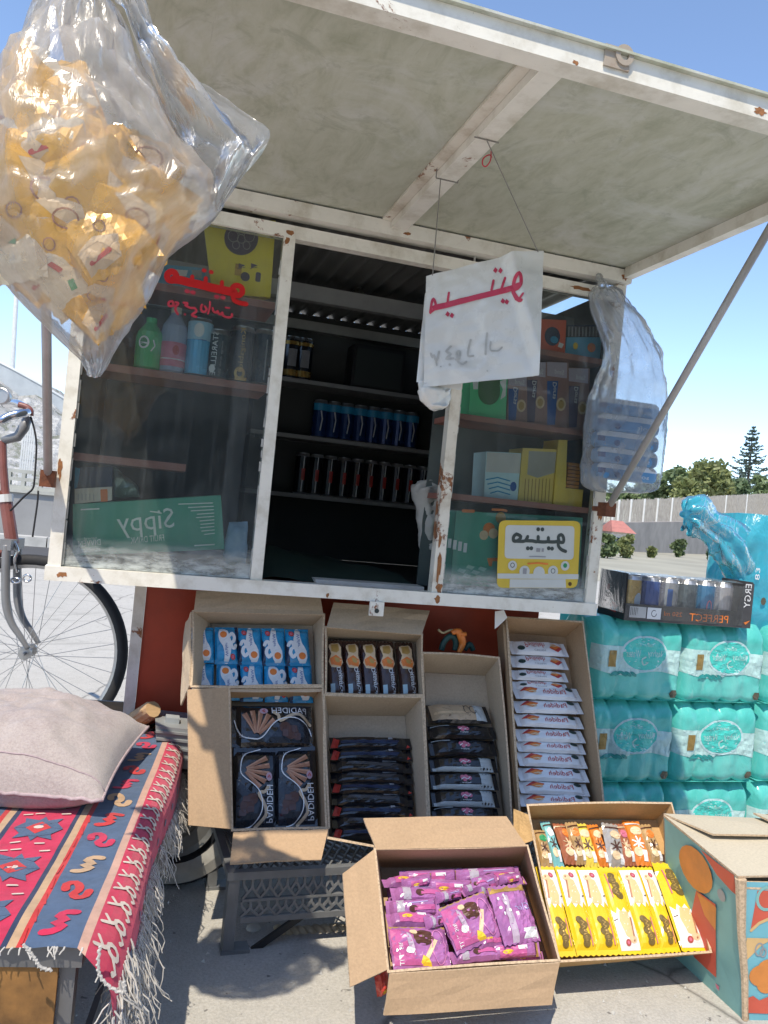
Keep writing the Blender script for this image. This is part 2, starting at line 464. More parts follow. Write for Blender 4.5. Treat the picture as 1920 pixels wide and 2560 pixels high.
WHITE_FOIL = mat('white_wrapper', (0.80, 0.81, 0.82), 0.22, 0, 0.08, 20, 0.3, 40)
GREY_PR = mat('grey_print', (0.30, 0.30, 0.31), 0.45, 0, 0.1)
BLACK_PR = mat('black_print', (0.02, 0.02, 0.022), 0.4, 0, 0.1)
RED_PR = mat('red_print', (0.50, 0.045, 0.035), 0.4, 0, 0.15)
ORANGE_PR = mat('orange_print', (0.72, 0.20, 0.035), 0.42, 0, 0.2, 40)
YELLOW_PR = mat('yellow_print', (0.78, 0.53, 0.035), 0.38, 0, 0.08)
GOLD_PR = mat('gold_print', (0.52, 0.33, 0.10), 0.3, 0.35, 0.2)
BLUE_PR = mat('blue_print', (0.02, 0.10, 0.34), 0.35, 0, 0.15)
CYAN_PR = mat('cyan_print', (0.03, 0.30, 0.52), 0.35, 0, 0.12)
NAVY_PR = mat('navy_print', (0.012, 0.025, 0.07), 0.35, 0, 0.15)
GREEN_PR = mat('green_print', (0.03, 0.27, 0.10), 0.4, 0, 0.15)
PINK_PR = mat('pink_print', (0.60, 0.16, 0.24), 0.4, 0, 0.12)
WAFER_PR = mat('wafer_brown_print', (0.36, 0.16, 0.085), 0.45, 0, 0.25, 60)
CHOC_PR = mat('chocolate_print', (0.085, 0.032, 0.02), 0.4, 0, 0.3, 60)
CREAM_PR = mat('cream_print', (0.70, 0.52, 0.32), 0.45, 0, 0.15, 50)
GRAFFITI = mat('red_marker_paint', (0.56, 0.006, 0.008), 0.4, 0, 0.12, 40)
GRAFFITI2 = mat('thin_red_marker', (0.50, 0.035, 0.06), 0.5, 0, 0.25, 60)
DIRTY_WHITE = mat('dirty_white_cloth', (0.52, 0.51, 0.48), 0.8, 0, 0.2, 14, 0.3, 30)
WOOD = mat('pale_wood', (0.50, 0.33, 0.17), 0.7, 0, 0.25, 12, 0.3, 60, stretch=(1, 1, 6))

def cardboard(name, rgb, rough=0.85):
    m, t, out = new_mat(name)
    p = N(t, 'BsdfPrincipled', Roughness=rough); p.inputs['Specular IOR Level'].default_value = 0.25
    v = coords(t, (1, 1, 1)); vf = coords(t, (260, 30, 30))
    a = noise_tex(t, v, 5, 5, 0.6); f = noise_tex(t, vf, 1.0, 2); s = noise_tex(t, v, 220, 3, 0.7)
    c = ramp(t, a, [(0.25, mul(rgb, 0.86)), (0.55, rgb), (0.8, mul(rgb, 1.1))])
    c = mixc(t, 0.35, c, ramp(t, s, [(0.3, mul(rgb, 0.7)), (0.7, mul(rgb, 1.25))]))
    st = ramp(t, noise_tex(t, v, 3.3, 6, 0.7, 0.6), [(0.62, (0, 0, 0)), (0.75, (1, 1, 1))])
    c = mixc(t, N_mul(t, st, 0.35), c, mul(rgb, 0.6))
    t.links.new(c, p.inputs['Base Color']); t.links.new(bump(t, f, 0.12, 0.0008), p.inputs['Normal'])
    t.links.new(p.outputs[0], out.inputs[0]); MATS[name] = m; return m
def N_mul(t, x, k):
    n = N(t, 'Math', operation='MULTIPLY'); t.links.new(x, n.inputs[0]); n.inputs[1].default_value = k; return n.outputs[0]
CARD = cardboard('brown_cardboard', (0.45, 0.31, 0.19))
CARD_G = cardboard('greyish_cardboard', (0.47, 0.375, 0.27))
CARD_Y = cardboard('warm_cardboard', (0.54, 0.345, 0.155))
def edge_mat(name, rgb):
    m, t, out = new_mat(name)
    p = N(t, 'BsdfPrincipled', Roughness=0.9)
    nz = noise_tex(t, coords(t, (1, 1, 1)), 210, 3, .6)
    t.links.new(ramp(t, nz, [(0.35, mul(rgb, 0.66)), (0.6, rgb)]), p.inputs['Base Color'])
    t.links.new(p.outputs[0], out.inputs[0]); MATS[name] = m; return m
CARD_E = edge_mat('corrugated_cut_edge', (0.60, 0.45, 0.30))

# ---------------------------------------------------------------- ground, kerb, background
def N_vec(t, v):
    n = N(t, 'TexNoise', Scale=3.0, Detail=5.0); t.links.new(v, n.inputs['Vector']); return n.outputs['Color']
def ground_mat():
    m, t, out = new_mat('worn_concrete')
    p = N(t, 'BsdfPrincipled', Roughness=0.9); p.inputs['Specular IOR Level'].default_value = 0.3
    v = coords(t, (1, 1, 1))
    a = noise_tex(t, v, 1.3, 6, 0.6); b = noise_tex(t, v, 28, 5, 0.7); s = noise_tex(t, v, 170, 4, 0.75); k = noise_tex(t, v, 46, 2, 0.5)
    c = ramp(t, a, [(0.3, (0.385, 0.37, 0.335)), (0.5, (0.45, 0.43, 0.39)), (0.72, (0.50, 0.48, 0.44))])
    c = mixc(t, 0.4, c, ramp(t, b, [(0.3, (0.32, 0.305, 0.275)), (0.7, (0.56, 0.535, 0.485))]))
    c = mixc(t, 0.35, c, ramp(t, s, [(0.35, (0.26, 0.255, 0.24)), (0.62, (0.61, 0.60, 0.57))]))
    c = mixc(t, ramp(t, k, [(0.70, (0, 0, 0)), (0.74, (0.8, 0.8, 0.8))]), c, (0.13, 0.125, 0.12))
    vo = N(t, 'TexVoronoi', Scale=0.9); vo.feature = 'DISTANCE_TO_EDGE'
    wv = mixc(t, 0.12, v, N_vec(t, v)); t.links.new(wv, vo.inputs['Vector'])
    c = mixc(t, ramp(t, vo.outputs['Distance'], [(0.0, (.75, .75, .75)), (0.006, (0, 0, 0))]), c, (0.10, 0.095, 0.09))
    sn = noise_tex(t, v, 2.6, 6, .7, 1.0); c = mixc(t, ramp(t, sn, [(0.56, (0, 0, 0)), (0.68, (.55, .55, .55))]), c, (0.27, 0.26, 0.235))
    t.links.new(c, p.inputs['Base Color'])
    h = N(t, 'Math', operation='ADD'); t.links.new(s, h.inputs[0]); t.links.new(b, h.inputs[1])
    t.links.new(bump(t, h.outputs[0], 0.5, 0.004), p.inputs['Normal'])
    t.links.new(p.outputs[0], out.inputs[0]); return m
mb = MB(ground_mat())
mb.face([(-500, -300, GZ), (500, -300, GZ), (500, 900, GZ), (-500, 900, GZ)])
g = mb.build('ground'); g['kind'] = 'structure'

ASPHALT = mat('asphalt', (0.075, 0.075, 0.078), 0.9, 0, 0.25, 4, 0.3, 150)
mb = MB(ASPHALT); mb.face([(-60, 8.2, GZ+.004), (1.6, 8.2, GZ+.004), (1.6, 9.6, GZ+.004), (-60, 9.6, GZ+.004)])
r = mb.build('road'); r['kind'] = 'structure'
KERB = mat('pale_kerb_stone', (0.50, 0.49, 0.46), 0.85, 0, 0.2, 6, 0.3)
mb = MB(KERB)
for i in range(26):
    mb.box((-24+i*1.0, 9.6, GZ-.05), (-24+i*1.0+.985, 9.85, GZ+.13))
k = mb.build('kerb'); k['kind'] = 'structure'

STONEWALL = mat('grey_render_wall', (0.30, 0.30, 0.30), 0.9, 0, 0.22, 1.2, 0.3, 30)
LATT = mat('pale_concrete_block', (0.42, 0.42, 0.38), 0.9, 0, 0.18, 5, 0.3, 40)
DARKGAP = mat('dark_gap_fill', (0.045, 0.055, 0.05), 0.9)  # plain dark colour for the doorway, box front and keyhole
# low wall with pierced blocks on top, far left
wt = onY(Z2(70, 812), 10.6).z
lt = onY(Z2(70, 652), 10.6).z
wl = thing('boundary_wall', 'low grey rendered wall topped with pierced concrete blocks behind the bicycle', 'wall', (-6, 10.6, GZ))
mb = MB(STONEWALL); mb.box((-22, 10.6, GZ), (2.2, 10.85, wt-.02)); mb.build('wall_base', wl)
mb = MB(LATT); mb.box((-22, 10.56, wt-.02), (2.2, 10.9, wt+.03)); mb.build('coping', wl)
mb = MB(LATT)
bw = 0.42; hh_ = (lt-wt-.03)
mb.box((-.0, 0, 0), (bw-.004, .16, .05)); mb.box((0, 0, hh_-.05), (bw-.004, .16, hh_)); mb.box((0, 0, hh_/2-.025), (bw-.004, .16, hh_/2+.025))
mb.box((0, 0.001, .05), (.045, .159, hh_/2-.025)); mb.box((bw/2-.025, 0.001, .05), (bw/2+.025, .159, hh_/2-.025)); mb.box((0, .001, hh_/2+.025), (.045, .159, hh_-.05)); mb.box((bw/2-.025, .001, hh_/2+.025), (bw/2+.025, .159, hh_-.05))
bme = mb.mesh('pierced_block')
for i in range(12):
    o = bpy.data.objects.new('pierced_block', bme); COL.objects.link(o); o.parent = wl
    o.location = V((-3.4+i*bw, 10.64, wt+.03)) - V((-6, 10.6, GZ))
    WM[o.name] = Matrix.Translation((-3.4+i*bw, 10.64, wt+.03))

# rubble hillside rising to the left behind it
HILL = None
def hill_mat():
    m, t, out = new_mat('stony_hillside')
    p = N(t, 'BsdfPrincipled', Roughness=0.95); v = coords(t)
    a = noise_tex(t, v, 0.5, 6, 0.65); b = noise_tex(t, v, 2.2, 6, 0.75)
    c = ramp(t, a, [(0.3, (0.34, 0.34, 0.325)), (0.5, (0.44, 0.435, 0.42)), (0.7, (0.52, 0.51, 0.49))])
    c = mixc(t, ramp(t, b, [(0.53, (0, 0, 0)), (0.58, (1, 1, 1))]), c, (0.62, 0.61, 0.58))
    c = mixc(t, ramp(t, b, [(0.42, (1, 1, 1)), (0.46, (0, 0, 0))]), c, (0.24, 0.25, 0.20))
    t.links.new(c, p.inputs['Base Color']); t.links.new(bump(t, b, 1.0, 0.25), p.inputs['Normal'])
    t.links.new(p.outputs[0], out.inputs[0]); return m
HILL = hill_mat()
hp = [onY(Z1(-900, 40), 30), onY(Z1(0, 380), 30), onY(Z1(300, 530), 30), onY(Z1(590, 690), 30), onY(Z1(780, 800), 30), onY(Z1(1100, 1000), 30), onY(Z1(1600, 1500), 30)]
def hill_z(x):
    if x <= hp[0].x: return hp[0].z+(hp[0].x-x)*.2
    for a, b in zip(hp[:-1], hp[1:]):
        if x <= b.x: return a.z+(b.z-a.z)*(x-a.x)/(b.x-a.x)
    return GZ-.2
def hillpt(u, v_):
    x = -42+u*46; y = 15+v_*26
    k = 1-abs(y-30)/15 if y < 30 else 1.0
    k = max(0, min(1, k)); k = k*k*(3-2*k)
    return V((x, y, GZ-.25+(hill_z(x)-GZ+.25)*k + k*1.0*fbm(x, y, 0, .8)*.7))
mb = MB(HILL); mb.grid(hillpt, 90, 52); h = mb.build('hillside', smooth=False); h['kind'] = 'structure'

WHITE_METAL = mat('white_painted_metal', (0.68, 0.68, 0.66), 0.5, 0, 0.1, 8)
# white picket panel in front of the hill
pf = thing('picket_fence', 'short white metal picket panel standing between the wall and the hillside', 'fence', (onY(Z1(300, 1480), 11.6).x, 11.6, GZ))
xs = [onY(Z1(x, 1400), 11.6).x for x in (262, 290, 318, 346, 374, 402)]
z0, z1 = onY(Z1(300, 1500), 11.6).z, onY(Z1(330, 1010), 11.6).z
for i, x in enumerate(xs):
    mb = MB(WHITE_METAL); mb.box((x-.012, 11.6, GZ), (x+.012, 11.62, z1-.05*abs(i-3))); mb.build('picket', pf)
mb = MB(WHITE_METAL)
for z in (z0+.03, (z0+z1)/2, z1-.22): mb.box((xs[0]-.05, 11.622, z-.012), (xs[-1]+.05, 11.64, z+.012))
mb.build('rail', pf)
rl = thing('railing', 'long pale metal railing running down the slope at the far left', 'railing', (hp[1].x, 29, GZ))
RAILM = mat('pale_railing_metal', (.52, .54, .54), .5, .2, .15, 2)
def rz(x): return hill_z(x)
tp_ = [V((x, 27.5, rz(x)+.12)) for x in [hp[0].x+(hp[5].x-hp[0].x)*k/30 for k in range(31)]]
mb = MB(RAILM); mb.tube(tp_, .07, 6); mb.build('top_rail', rl)
mb = MB(RAILM); mb.tube([p-V((0, 0, 1.3)) for p in tp_], .05, 6); mb.build('lower_rail', rl)
mb = MB(RAILM)
for k in range(150):
    x = hp[0].x+(hp[5].x-hp[0].x)*k/150; z = rz(x); mb.box((x-.02, 27.46, z-1.35), (x+.02, 27.5, z+.10))
mb.build('bars', rl, kind='stuff')
# lamp post
lp = thing('lamp_post', 'tall thin white lamp post rising behind the hillside on the left', 'lamp post', (onY(Z1(140, 480), 34).x, 34, GZ))
a = onY(Z1(140, 560), 34); b = onY(ZL(97, 1690), 34)
mb = MB(WHITE_METAL); mb.tube([V((a.x, 34, GZ)), V((a.x, 34, a.z)), V((b.x, 34, b.z)), V((b.x+.05, 34, 9.6))], [.12, .1, .085, .07], 10); mb.build('pole', lp)
mb = MB(WHITE_METAL); mb.tube([V((b.x+.05, 34, 9.6)), V((b.x+.3, 34, 9.95)), V((b.x+1.2, 34, 10.1))], .045, 8); mb.build('arm', lp)
mb = MB(GALV); mb.box((b.x+1.1, 33.85, 10.05), (b.x+1.8, 34.15, 10.18)); mb.build('lamp_head', lp)

def leaf_mat(name, rgb):
    m, t, out = new_mat(name)
    d = N(t, 'BsdfPrincipled', Roughness=0.55); tr = N(t, 'BsdfTranslucent')
    v = coords(t); n1 = noise_tex(t, v, 1.4, 5, 0.7)
    c = ramp(t, n1, [(0.3, mul(rgb, 0.6)), (0.5, rgb), (0.72, mul(rgb, 1.5))])
    t.links.new(c, d.inputs['Base Color']); t.links.new(c, tr.inputs[0])
    mx = N(t, 'MixShader'); mx.inputs[0].default_value = 0.25
    t.links.new(d.outputs[0], mx.inputs[1]); t.links.new(tr.outputs[0], mx.inputs[2]); t.links.new(mx.outputs[0], out.inputs[0])
    MATS[name] = m; return m
LEAF_A = leaf_mat('mid_green_leaves', (0.15, 0.20, 0.085)); LEAF_B = leaf_mat('yellow_green_leaves', (0.215, 0.24, 0.09))  # leaf colours paled to stand in for distance haze
LEAF_P = leaf_mat('blue_green_needles', (0.095, 0.135, 0.105)); LEAF_D = leaf_mat('dark_shrub_leaves', (0.11, 0.16, 0.07))
BARK = mat('bark', (0.11, 0.08, 0.06), 0.9, 0, 0.3, 8, 0.5)
def leaf_quad(mb, c, s, rng):
    d = V((rng.gauss(0, 1), rng.gauss(0, 1), rng.gauss(0, 1)+.4)).normalized()
    u = d.orthogonal().normalized(); u.rotate(Matrix.Rotation(rng.random()*6.28, 3, d)); w_ = d.cross(u)
    mb.face([c-u*s-w_*s*.45, c+u*s-w_*s*.3, c+u*s*1.05+w_*s*.45, c-u*s*.9+w_*s*.4])
def round_tree(name, base, h, rx, label, leaf, seed, n=1500, ls=.1, trunk_h=.3, group=None, cat='tree'):
    rng = random.Random(seed); base = V(base)
    t = thing(name, label, cat, base, group)
    mb = MB(BARK)
    mb.tube([base-V((0, 0, .1)), base+V((0, 0, h*trunk_h)), base+V((rx*.1, 0, h*.75))], [h*.035, h*.028, h*.008], 7)
    clumps = []
    for i in range(13):
        a = rng.random()*6.28; r_ = rx*rng.uniform(.15, .72); z = h*rng.uniform(trunk_h+.08, .86)
        k = 1-abs((z/h-(.5+trunk_h*.4))/.62)**2
        c = base+V((math.cos(a)*r_*max(.3, k), math.sin(a)*r_*max(.3, k), z)); clumps.append((c, rx*rng.uniform(.26, .48)))
        mb.tube([base+V((0, 0, h*trunk_h*rng.uniform(.7, 1.2))), (base+V((0, 0, h*.45))+c)/2, c], [h*.014, h*.01, h*.004], 5)
    mb.build('trunk', t)
    mb = MB(leaf)
    for i in range(n):
        c, r_ = rng.choice(clumps)
        d = V((rng.gauss(0, 1), rng.gauss(0, 1), rng.gauss(0, 1))).normalized()*r_*rng.uniform(.55, 1.08)
        d.z *= .8; leaf_quad(mb, c+d, ls*rng.uniform(.6, 1.4), rng)
    mb.build('crown', t); return t
def pine(name, base, h, rx, label, seed):
    rng = random.Random(seed); base = V(base); t = thing(name, label, 'tree', base)
    mb = MB(BARK); mb.tube([base, base+V((0, 0, h*.6)), base+V((0, 0, h))], [h*.022, h*.013, .02], 7)
    lf = MB(LEAF_P); z = .14
    while z < .99:
        r_ = rx*(1-z)**.8*rng.uniform(.7, 1.12)+.12; nb = rng.randint(4, 6); a0 = rng.random()*6
        for k in range(nb):
            a = a0+k*6.283/nb+rng.uniform(-.3, .3); L = r_*rng.uniform(.65, 1.15); d = V((math.cos(a), math.sin(a), 0))
            p0 = base+V((0, 0, h*z)); p1 = p0+d*L*.6+V((0, 0, -L*.12)); p2 = p0+d*L+V((0, 0, L*.06))
            mb.tube([p0, p1, p2], [.05*(1-z)+.015, .03, .01], 4, cap=False)
            for q in range(int(10+L*14)):
                s = rng.uniform(.2, 1.05); p = (p0.lerp(p1, s/.6) if s < .6 else p1.lerp(p2, (s-.6)/.4))
                w_ = d.cross(V((0, 0, 1)))*rng.uniform(-1, 1)*L*.22*(1.15-s)
                leaf_quad(lf, p+w_+V((0, 0, rng.uniform(-.12, .1))), rng.uniform(.1, .26), rng)
        z += rng.uniform(.03, .055)
    mb.build('trunk', t); lf.build('crown', t); return t
def ground_at(p): return onZ(p, GZ)
# right background: retaining wall receding to the right, fence on it, hut, trees
A_ = ground_at(M3(130, 772)); B_ = ground_at(M3(700, 792))
dAB = (B_-A_).normalized(); nAB = V((dAB.y, -dAB.x, 0))
Fw = Frame(A_, dAB, nAB)                                         # x along the wall, y up
def wpx(x, y): q = Fw.px(M3(x, y)); return q
tl_, tr_ = wpx(170, 628), wpx(680, 622)
ht_l, ht_r = tl_.y, tr_.y
def wtop(x): return ht_l+(ht_r-ht_l)*(x-tl_.x)/(tr_.x-tl_.x)
RETW = mat('stone_retaining_wall', (0.29, 0.265, 0.245), 0.95, 0, 0.25, .9, .6, 9)
rw = thing('retaining_wall', 'long grey brown stone retaining wall below the white post fence', 'wall', A_)
mb = MB(RETW); x0, x1 = -14.0, 130.0
mb.hexa([Fw.M @ V((x0, -.3, 0)), Fw.M @ V((x1, -.3, 0)), Fw.M @ V((x1, max(.5, wtop(x1)), -.0)), Fw.M @ V((x0, max(.5, wtop(x0)), 0))],
        [Fw.M @ V((x0, -.3, -.6)), Fw.M @ V((x1, -.3, -.6)), Fw.M @ V((x1, max(.5, wtop(x1)), -.6)), Fw.M @ V((x0, max(.5, wtop(x0)), -.6))])
mb.build('wall_face', rw)
ff = thing('white_post_fence', 'fence with bright white posts and grey palings along the far retaining wall', 'fence', Fw.M @ V((tl_.x, ht_l, -.3)))
tops = [(160, 515), (225, 512), (252, 512), (313, 510), (380, 508), (447, 506), (520, 502), (595, 499), (690, 494), (790, 489), (895, 483)]
pxs = []
for x, y in tops:
    q = wpx(x, y); pxs.append((q.x, q.y)); b0 = wtop(q.x)-.05
    wd = .05+.0011*abs(q.x)
    mb = MB(WHITE_METAL); mb.box((q.x-wd/2, b0, -.36), (q.x+wd/2, q.y, -.26), M=Fw.M); mb.build('post', ff)
mb = MB(mat('weathered_palings', (0.36, 0.33, 0.29), 0.9, 0, 0.3, 3))
rng = random.Random(4); x = pxs[0][0]-8
while x < pxs[-1][0]+60:
    tp = pxs[0][1]+(pxs[-1][1]-pxs[0][1])*(x-pxs[0][0])/(pxs[-1][0]-pxs[0][0])
    wd = .045*rng.uniform(.6, 1.3)
    mb.box((x, wtop(x)-.02, -.44), (x+wd, tp-.12*rng.random(), -.41), M=Fw.M); x += .15
mb.build('palings', ff, kind='stuff')
# trees behind
def behind(x, y, off):
    """a ground point beyond the wall on the sight line of a pixel"""
    d = ray(*M3(x, y)); n = Fw.Z; t_ = ((Fw.O-n*off)-CAM).dot(n)/d.dot(n); p = CAM+d*t_; return p
bt = behind(640, 480, 6); scale_ = (bt-CAM).dot(CF)/FPX/2.048        # metres per crop pixel there
def tree_at(name, x, ytop, ybase, wpx_, off, label, leaf, seed, n, ls, group, fn=round_tree):
    p = behind(x, ybase, off); top = behind(x, ytop, off); k = (p-CAM).dot(CF)/FPX/2.048
    base = V((p.x, p.y, p.z)); h_ = top.z-p.z
    return round_tree(name, base, h_, wpx_*k/2, label, leaf, seed, n, ls, .12, group)
TG = 'leafy trees behind the white post fence'
tree_at('broadleaf_tree', 655, 315, 530, 330, 6, 'broad bright green tree in the middle behind the white post fence', LEAF_B, 3, 2600, .34, TG)
tree_at('broadleaf_tree', 505, 335, 530, 190, 7, 'small pale green tree left of the broad tree behind the fence', LEAF_A, 5, 1500, .3, TG)
tree_at('broadleaf_tree', 390, 385, 530, 230, 9, 'low dark tree half hidden behind the hanging blue bag', LEAF_A, 8, 1500, .3, TG)
tree_at('broadleaf_tree', 800, 395, 540, 260, 5, 'low dark green tree below the pine behind the fence', LEAF_D, 9, 1900, .3, TG)
tree_at('broadleaf_tree', 960, 375, 540, 220, 6, 'dark tree at the right edge beside the pine', LEAF_A, 10, 1500, .34, TG)
tree_at('broadleaf_tree', 250, 470, 545, 260, 8, 'low shrubby tree above the red roofed hut', LEAF_A, 12, 1300, .24, TG)
tree_at('broadleaf_tree', 560, 380, 545, 200, 4, 'low pale tree between the small tree and the broad tree behind the fence', LEAF_B, 14, 1500, .3, TG)
tree_at('broadleaf_tree', 735, 360, 545, 200, 8, 'mid green tree between the broad tree and the pine behind the fence', LEAF_A, 15, 1500, .3, TG)
tree_at('broadleaf_tree', 1080, 400, 545, 260, 7, 'low tree running out of the right edge behind the fence', LEAF_B, 16, 1200, .3, TG)
p_ = behind(872, 500, 10); tp_ = behind(872, 95, 10)
pine('pine_tree', p_, tp_.z-p_.z, 150*(p_-CAM).dot(CF)/FPX/2.048, 'tall dark blue green pine rising above the other trees on the right', 21)
vg = MB(mat('dry_verge', (.33, .315, .25), .95, 0, .25, .35, .4, 6)); c0 = ground_at(M3(60, 905)); d0_ = ground_at(M3(900, 960))
vg.face([V((c0.x-6, c0.y-2, GZ+.004)), V((d0_.x+30, d0_.y+4, GZ+.004)), V((B_.x+90, B_.y+60, GZ+.004)), V((A_.x-10, A_.y+2, GZ+.004))]); v_ = vg.build('verge'); v_['kind'] = 'structure'
# hut with a red roof and shrubs beside it
hb = ground_at(M3(225, 788)); k = (hb-CAM).dot(CF)/FPX/2.048
hut = thing('small_hut', 'small white hut with a faded red roof seen beside the right kiosk post', 'hut', hb)
hx, hw, hh2 = V((CR.x, CR.y, 0)).normalized(), 100*k, 110*k
hy = V((-hx.y, hx.x, 0))
def hp_(x, y, z): return hb+hx*x+hy*y+V((0, 0, z))
mb = MB(WHITE_METAL); mb.hexa([hp_(-hw/2, 0, 0), hp_(hw/2, 0, 0), hp_(hw/2, 0, hh2), hp_(-hw/2, 0, hh2)], [hp_(-hw/2, 2, 0), hp_(hw/2, 2, 0), hp_(hw/2, 2, hh2), hp_(-hw/2, 2, hh2)]); mb.build('wall', hut)
mb = MB(mat('faded_red_roof', (0.42, 0.17, 0.14), 0.8, 0, 0.2, 4))
mb.hexa([hp_(-hw*.62, -.4, hh2), hp_(hw*.62, -.4, hh2), hp_(hw*.3, 1, hh2+60*k), hp_(-hw*.3, 1, hh2+60*k)], [hp_(-hw*.62, 2.4, hh2), hp_(hw*.62, 2.4, hh2), hp_(hw*.3, 1.2, hh2+60*k), hp_(-hw*.3, 1.2, hh2+60*k)]); mb.build('roof', hut)
mb = MB(DARKGAP); mb.box((-.25*hw, -.03, .1), (.1*hw, -.004, hh2*.75), M=Matrix(((hx.x, hy.x, 0, hb.x), (hx.y, hy.y, 0, hb.y), (0, 0, 1, hb.z), (0, 0, 0, 1)))); mb.build('doorway', hut)
SG = 'small shrubs on the open ground at the right'
for i, (x, yb, yt, wd, lab, lf) in enumerate(((160, 812, 672, 95, 'round green shrub in front of the red roofed hut, next to the post', LEAF_A), (248, 810, 676, 90, 'round green shrub at the right corner of the red roofed hut', LEAF_B),
        (385, 808, 742, 46, 'small yellow green shrub left of the middle on open ground', LEAF_B), (525, 806, 708, 78, 'taller dark shrub standing alone on the open ground', LEAF_A), (690, 836, 768, 50, 'small shrub just left of the blue bag end', LEAF_D))):
    b_ = ground_at(M3(x, yb)); kk = (b_-CAM).dot(CF)/FPX/2.048
    round_tree('shrub', b_, (yb-yt)*kk, wd*kk/2, lab, lf, 40+i, 700, .14*(.6+kk*18), .05, SG, 'shrub')
# ---------------------------------------------------------------- the kiosk
KW, KH, KD_ = 1.30, 0.848, 1.10
kiosk = thing('kiosk', 'white framed vendor kiosk with raised flap canopy and glass display panes', 'kiosk', (KW/2, .5, GZ))
def kpart(name, m, boxes, smooth=False):
    mb = MB(m)
    for lo, hi in boxes: mb.box(lo, hi)
    return mb.build(name, kiosk, smooth)
kpart('corner_post', FRAME, [((0, 0, .034), (.026, .03, .846))])
kpart('corner_post', FRAME_RUST, [((1.270, 0, .034), (1.298, .03, .846))])
kpart('mullion', FRAME, [((.422, .002, .034), (.448, .03, .803))])
kpart('mullion', FRAME_RUST, [((.854, .002, .034), (.880, .03, .803))])
kpart('bottom_rail', FRAME, [((-.004, -.004, .004), (1.302, .034, .034))])
kpart('head_rail', FRAME, [((.026, .001, .803), (1.27, .03, .832))])
kpart('hinge_rail', FRAME, [((.0, -.018, .848), (1.30, .024, .880))])
BEAD = mat('white_putty', (0.42, 0.42, 0.39), 0.9, 0, 0.3, 60, 0.6, 90)
mb = MB(BEAD)                                                     # chipped putty along the panes
rng = random.Random(2)
for x0, x1 in ((.0265, .033), (.414, .4215), (.8805, .887), (1.2635, 1.2695)):
    z = .037
    while z < .80:
        l = rng.uniform(.015, .05); w_ = rng.uniform(.2, .6)
        if rng.random() < .8:
            mb.box((x0 if x0 in (.0265, .8805) else x1-(x1-x0)*w_, .0055, z), (x0+(x1-x0)*w_ if x0 in (.0265, .8805) else x1, .0105, z+l))
        z += l+rng.uniform(0, .012)
mb.build('putty', kiosk, kind='stuff')
GLASS = glass_mat('dusty_window_glass')
def pane(x0, x1):
    o = kpart('glass_pane', GLASS, [((x0, .011, .035), (x1, .0145, .802))])
    c = V((x0, .011, .035)); o.data.transform(Matrix.Translation(-(WM[kiosk.name].inverted() @ c))); o.location = WM[kiosk.name].inverted() @ c; WM[o.name] = Matrix.Translation(c); return o
pane_l = pane(.0265, .4215); pane_r = pane(.8805, 1.2695)
# shell of the cabin
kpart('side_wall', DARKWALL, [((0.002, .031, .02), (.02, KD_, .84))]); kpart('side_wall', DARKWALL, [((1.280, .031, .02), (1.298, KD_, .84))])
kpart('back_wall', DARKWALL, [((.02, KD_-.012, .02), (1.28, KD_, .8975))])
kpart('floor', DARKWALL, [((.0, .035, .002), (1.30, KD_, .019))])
CORR = mat('corrugated_iron', (0.20, 0.20, 0.19), 0.5, 0.3, 0.25, 8)
mb = MB(CORR)
mb.grid(lambda u, v_: V((-.01+1.32*u, -.012+1.14*v_, .888+.012*v_+.008*math.sin(u*2*PI*26))), 208, 2); mb.build('corrugated_roof', kiosk, True)
kpart('roof_beam', SHELF_GREY, [((.02, .50, .80), (1.28, .53, .845))])
kpart('roof_beam', SHELF_GREY, [((.02, KD_-.05, .835), (1.28, KD_-.013, .868))])
# back shelves seen through the hatch
def shelf_z(x, y, yy): return onY(M1(x, y), yy).z
SZ = [shelf_z(480, 958, .94), shelf_z(480, 1268, .94), shelf_z(330, 1580, .94)]
for z in SZ: kpart('back_shelf', SHELF_GREY, [((.50, .94, z-.014), (1.279, KD_-.013, z))])
kpart('shelf_upright', DARKWALL, [((.50, .95, .02), (.515, KD_-.013, SZ[0]+.10))])
# display shelves just behind the left pane and the right pane
zl = [onY(Z4(800, 470), .03).z, onY(Z4(800, 955), .03).z, onY(Z4(300, 1405), .03).z]
for z, e in zip(zl, (.42, .42, .26)): kpart('display_shelf', SHELF_RED, [((.027, .025, z-.016), (e, .17, z))])
zr = [onY(M2(900, 660), .03).z, onY(M2(700, 1062), .03).z, onY(M2(700, 1512), .03).z]
for z in zr: kpart('display_shelf', SHELF_RED, [((.885, .025, z-.014), (1.268, .19, z))])
kpart('display_back', mat('display_back_panel', (0.10, 0.12, 0.115), 0.8, 0, 0.3, 5), [((.885, .20, .03), (1.268, .206, .80))])
kpart('counter_sill', RED_PAINT, [((.449, .036, .0195), (.853, .30, .03))])
kpart('sill_plank', DIRTY_WHITE, [((.58, .045, .0305), (.85, .10, .041))])
kpart('lower_panel', RED_PAINT, [((.205, .22, -.36), (1.26, .232, .001))])
kpart('panel_edge', FRAME, [((.178, .214, -.40), (.2045, .236, .001))])
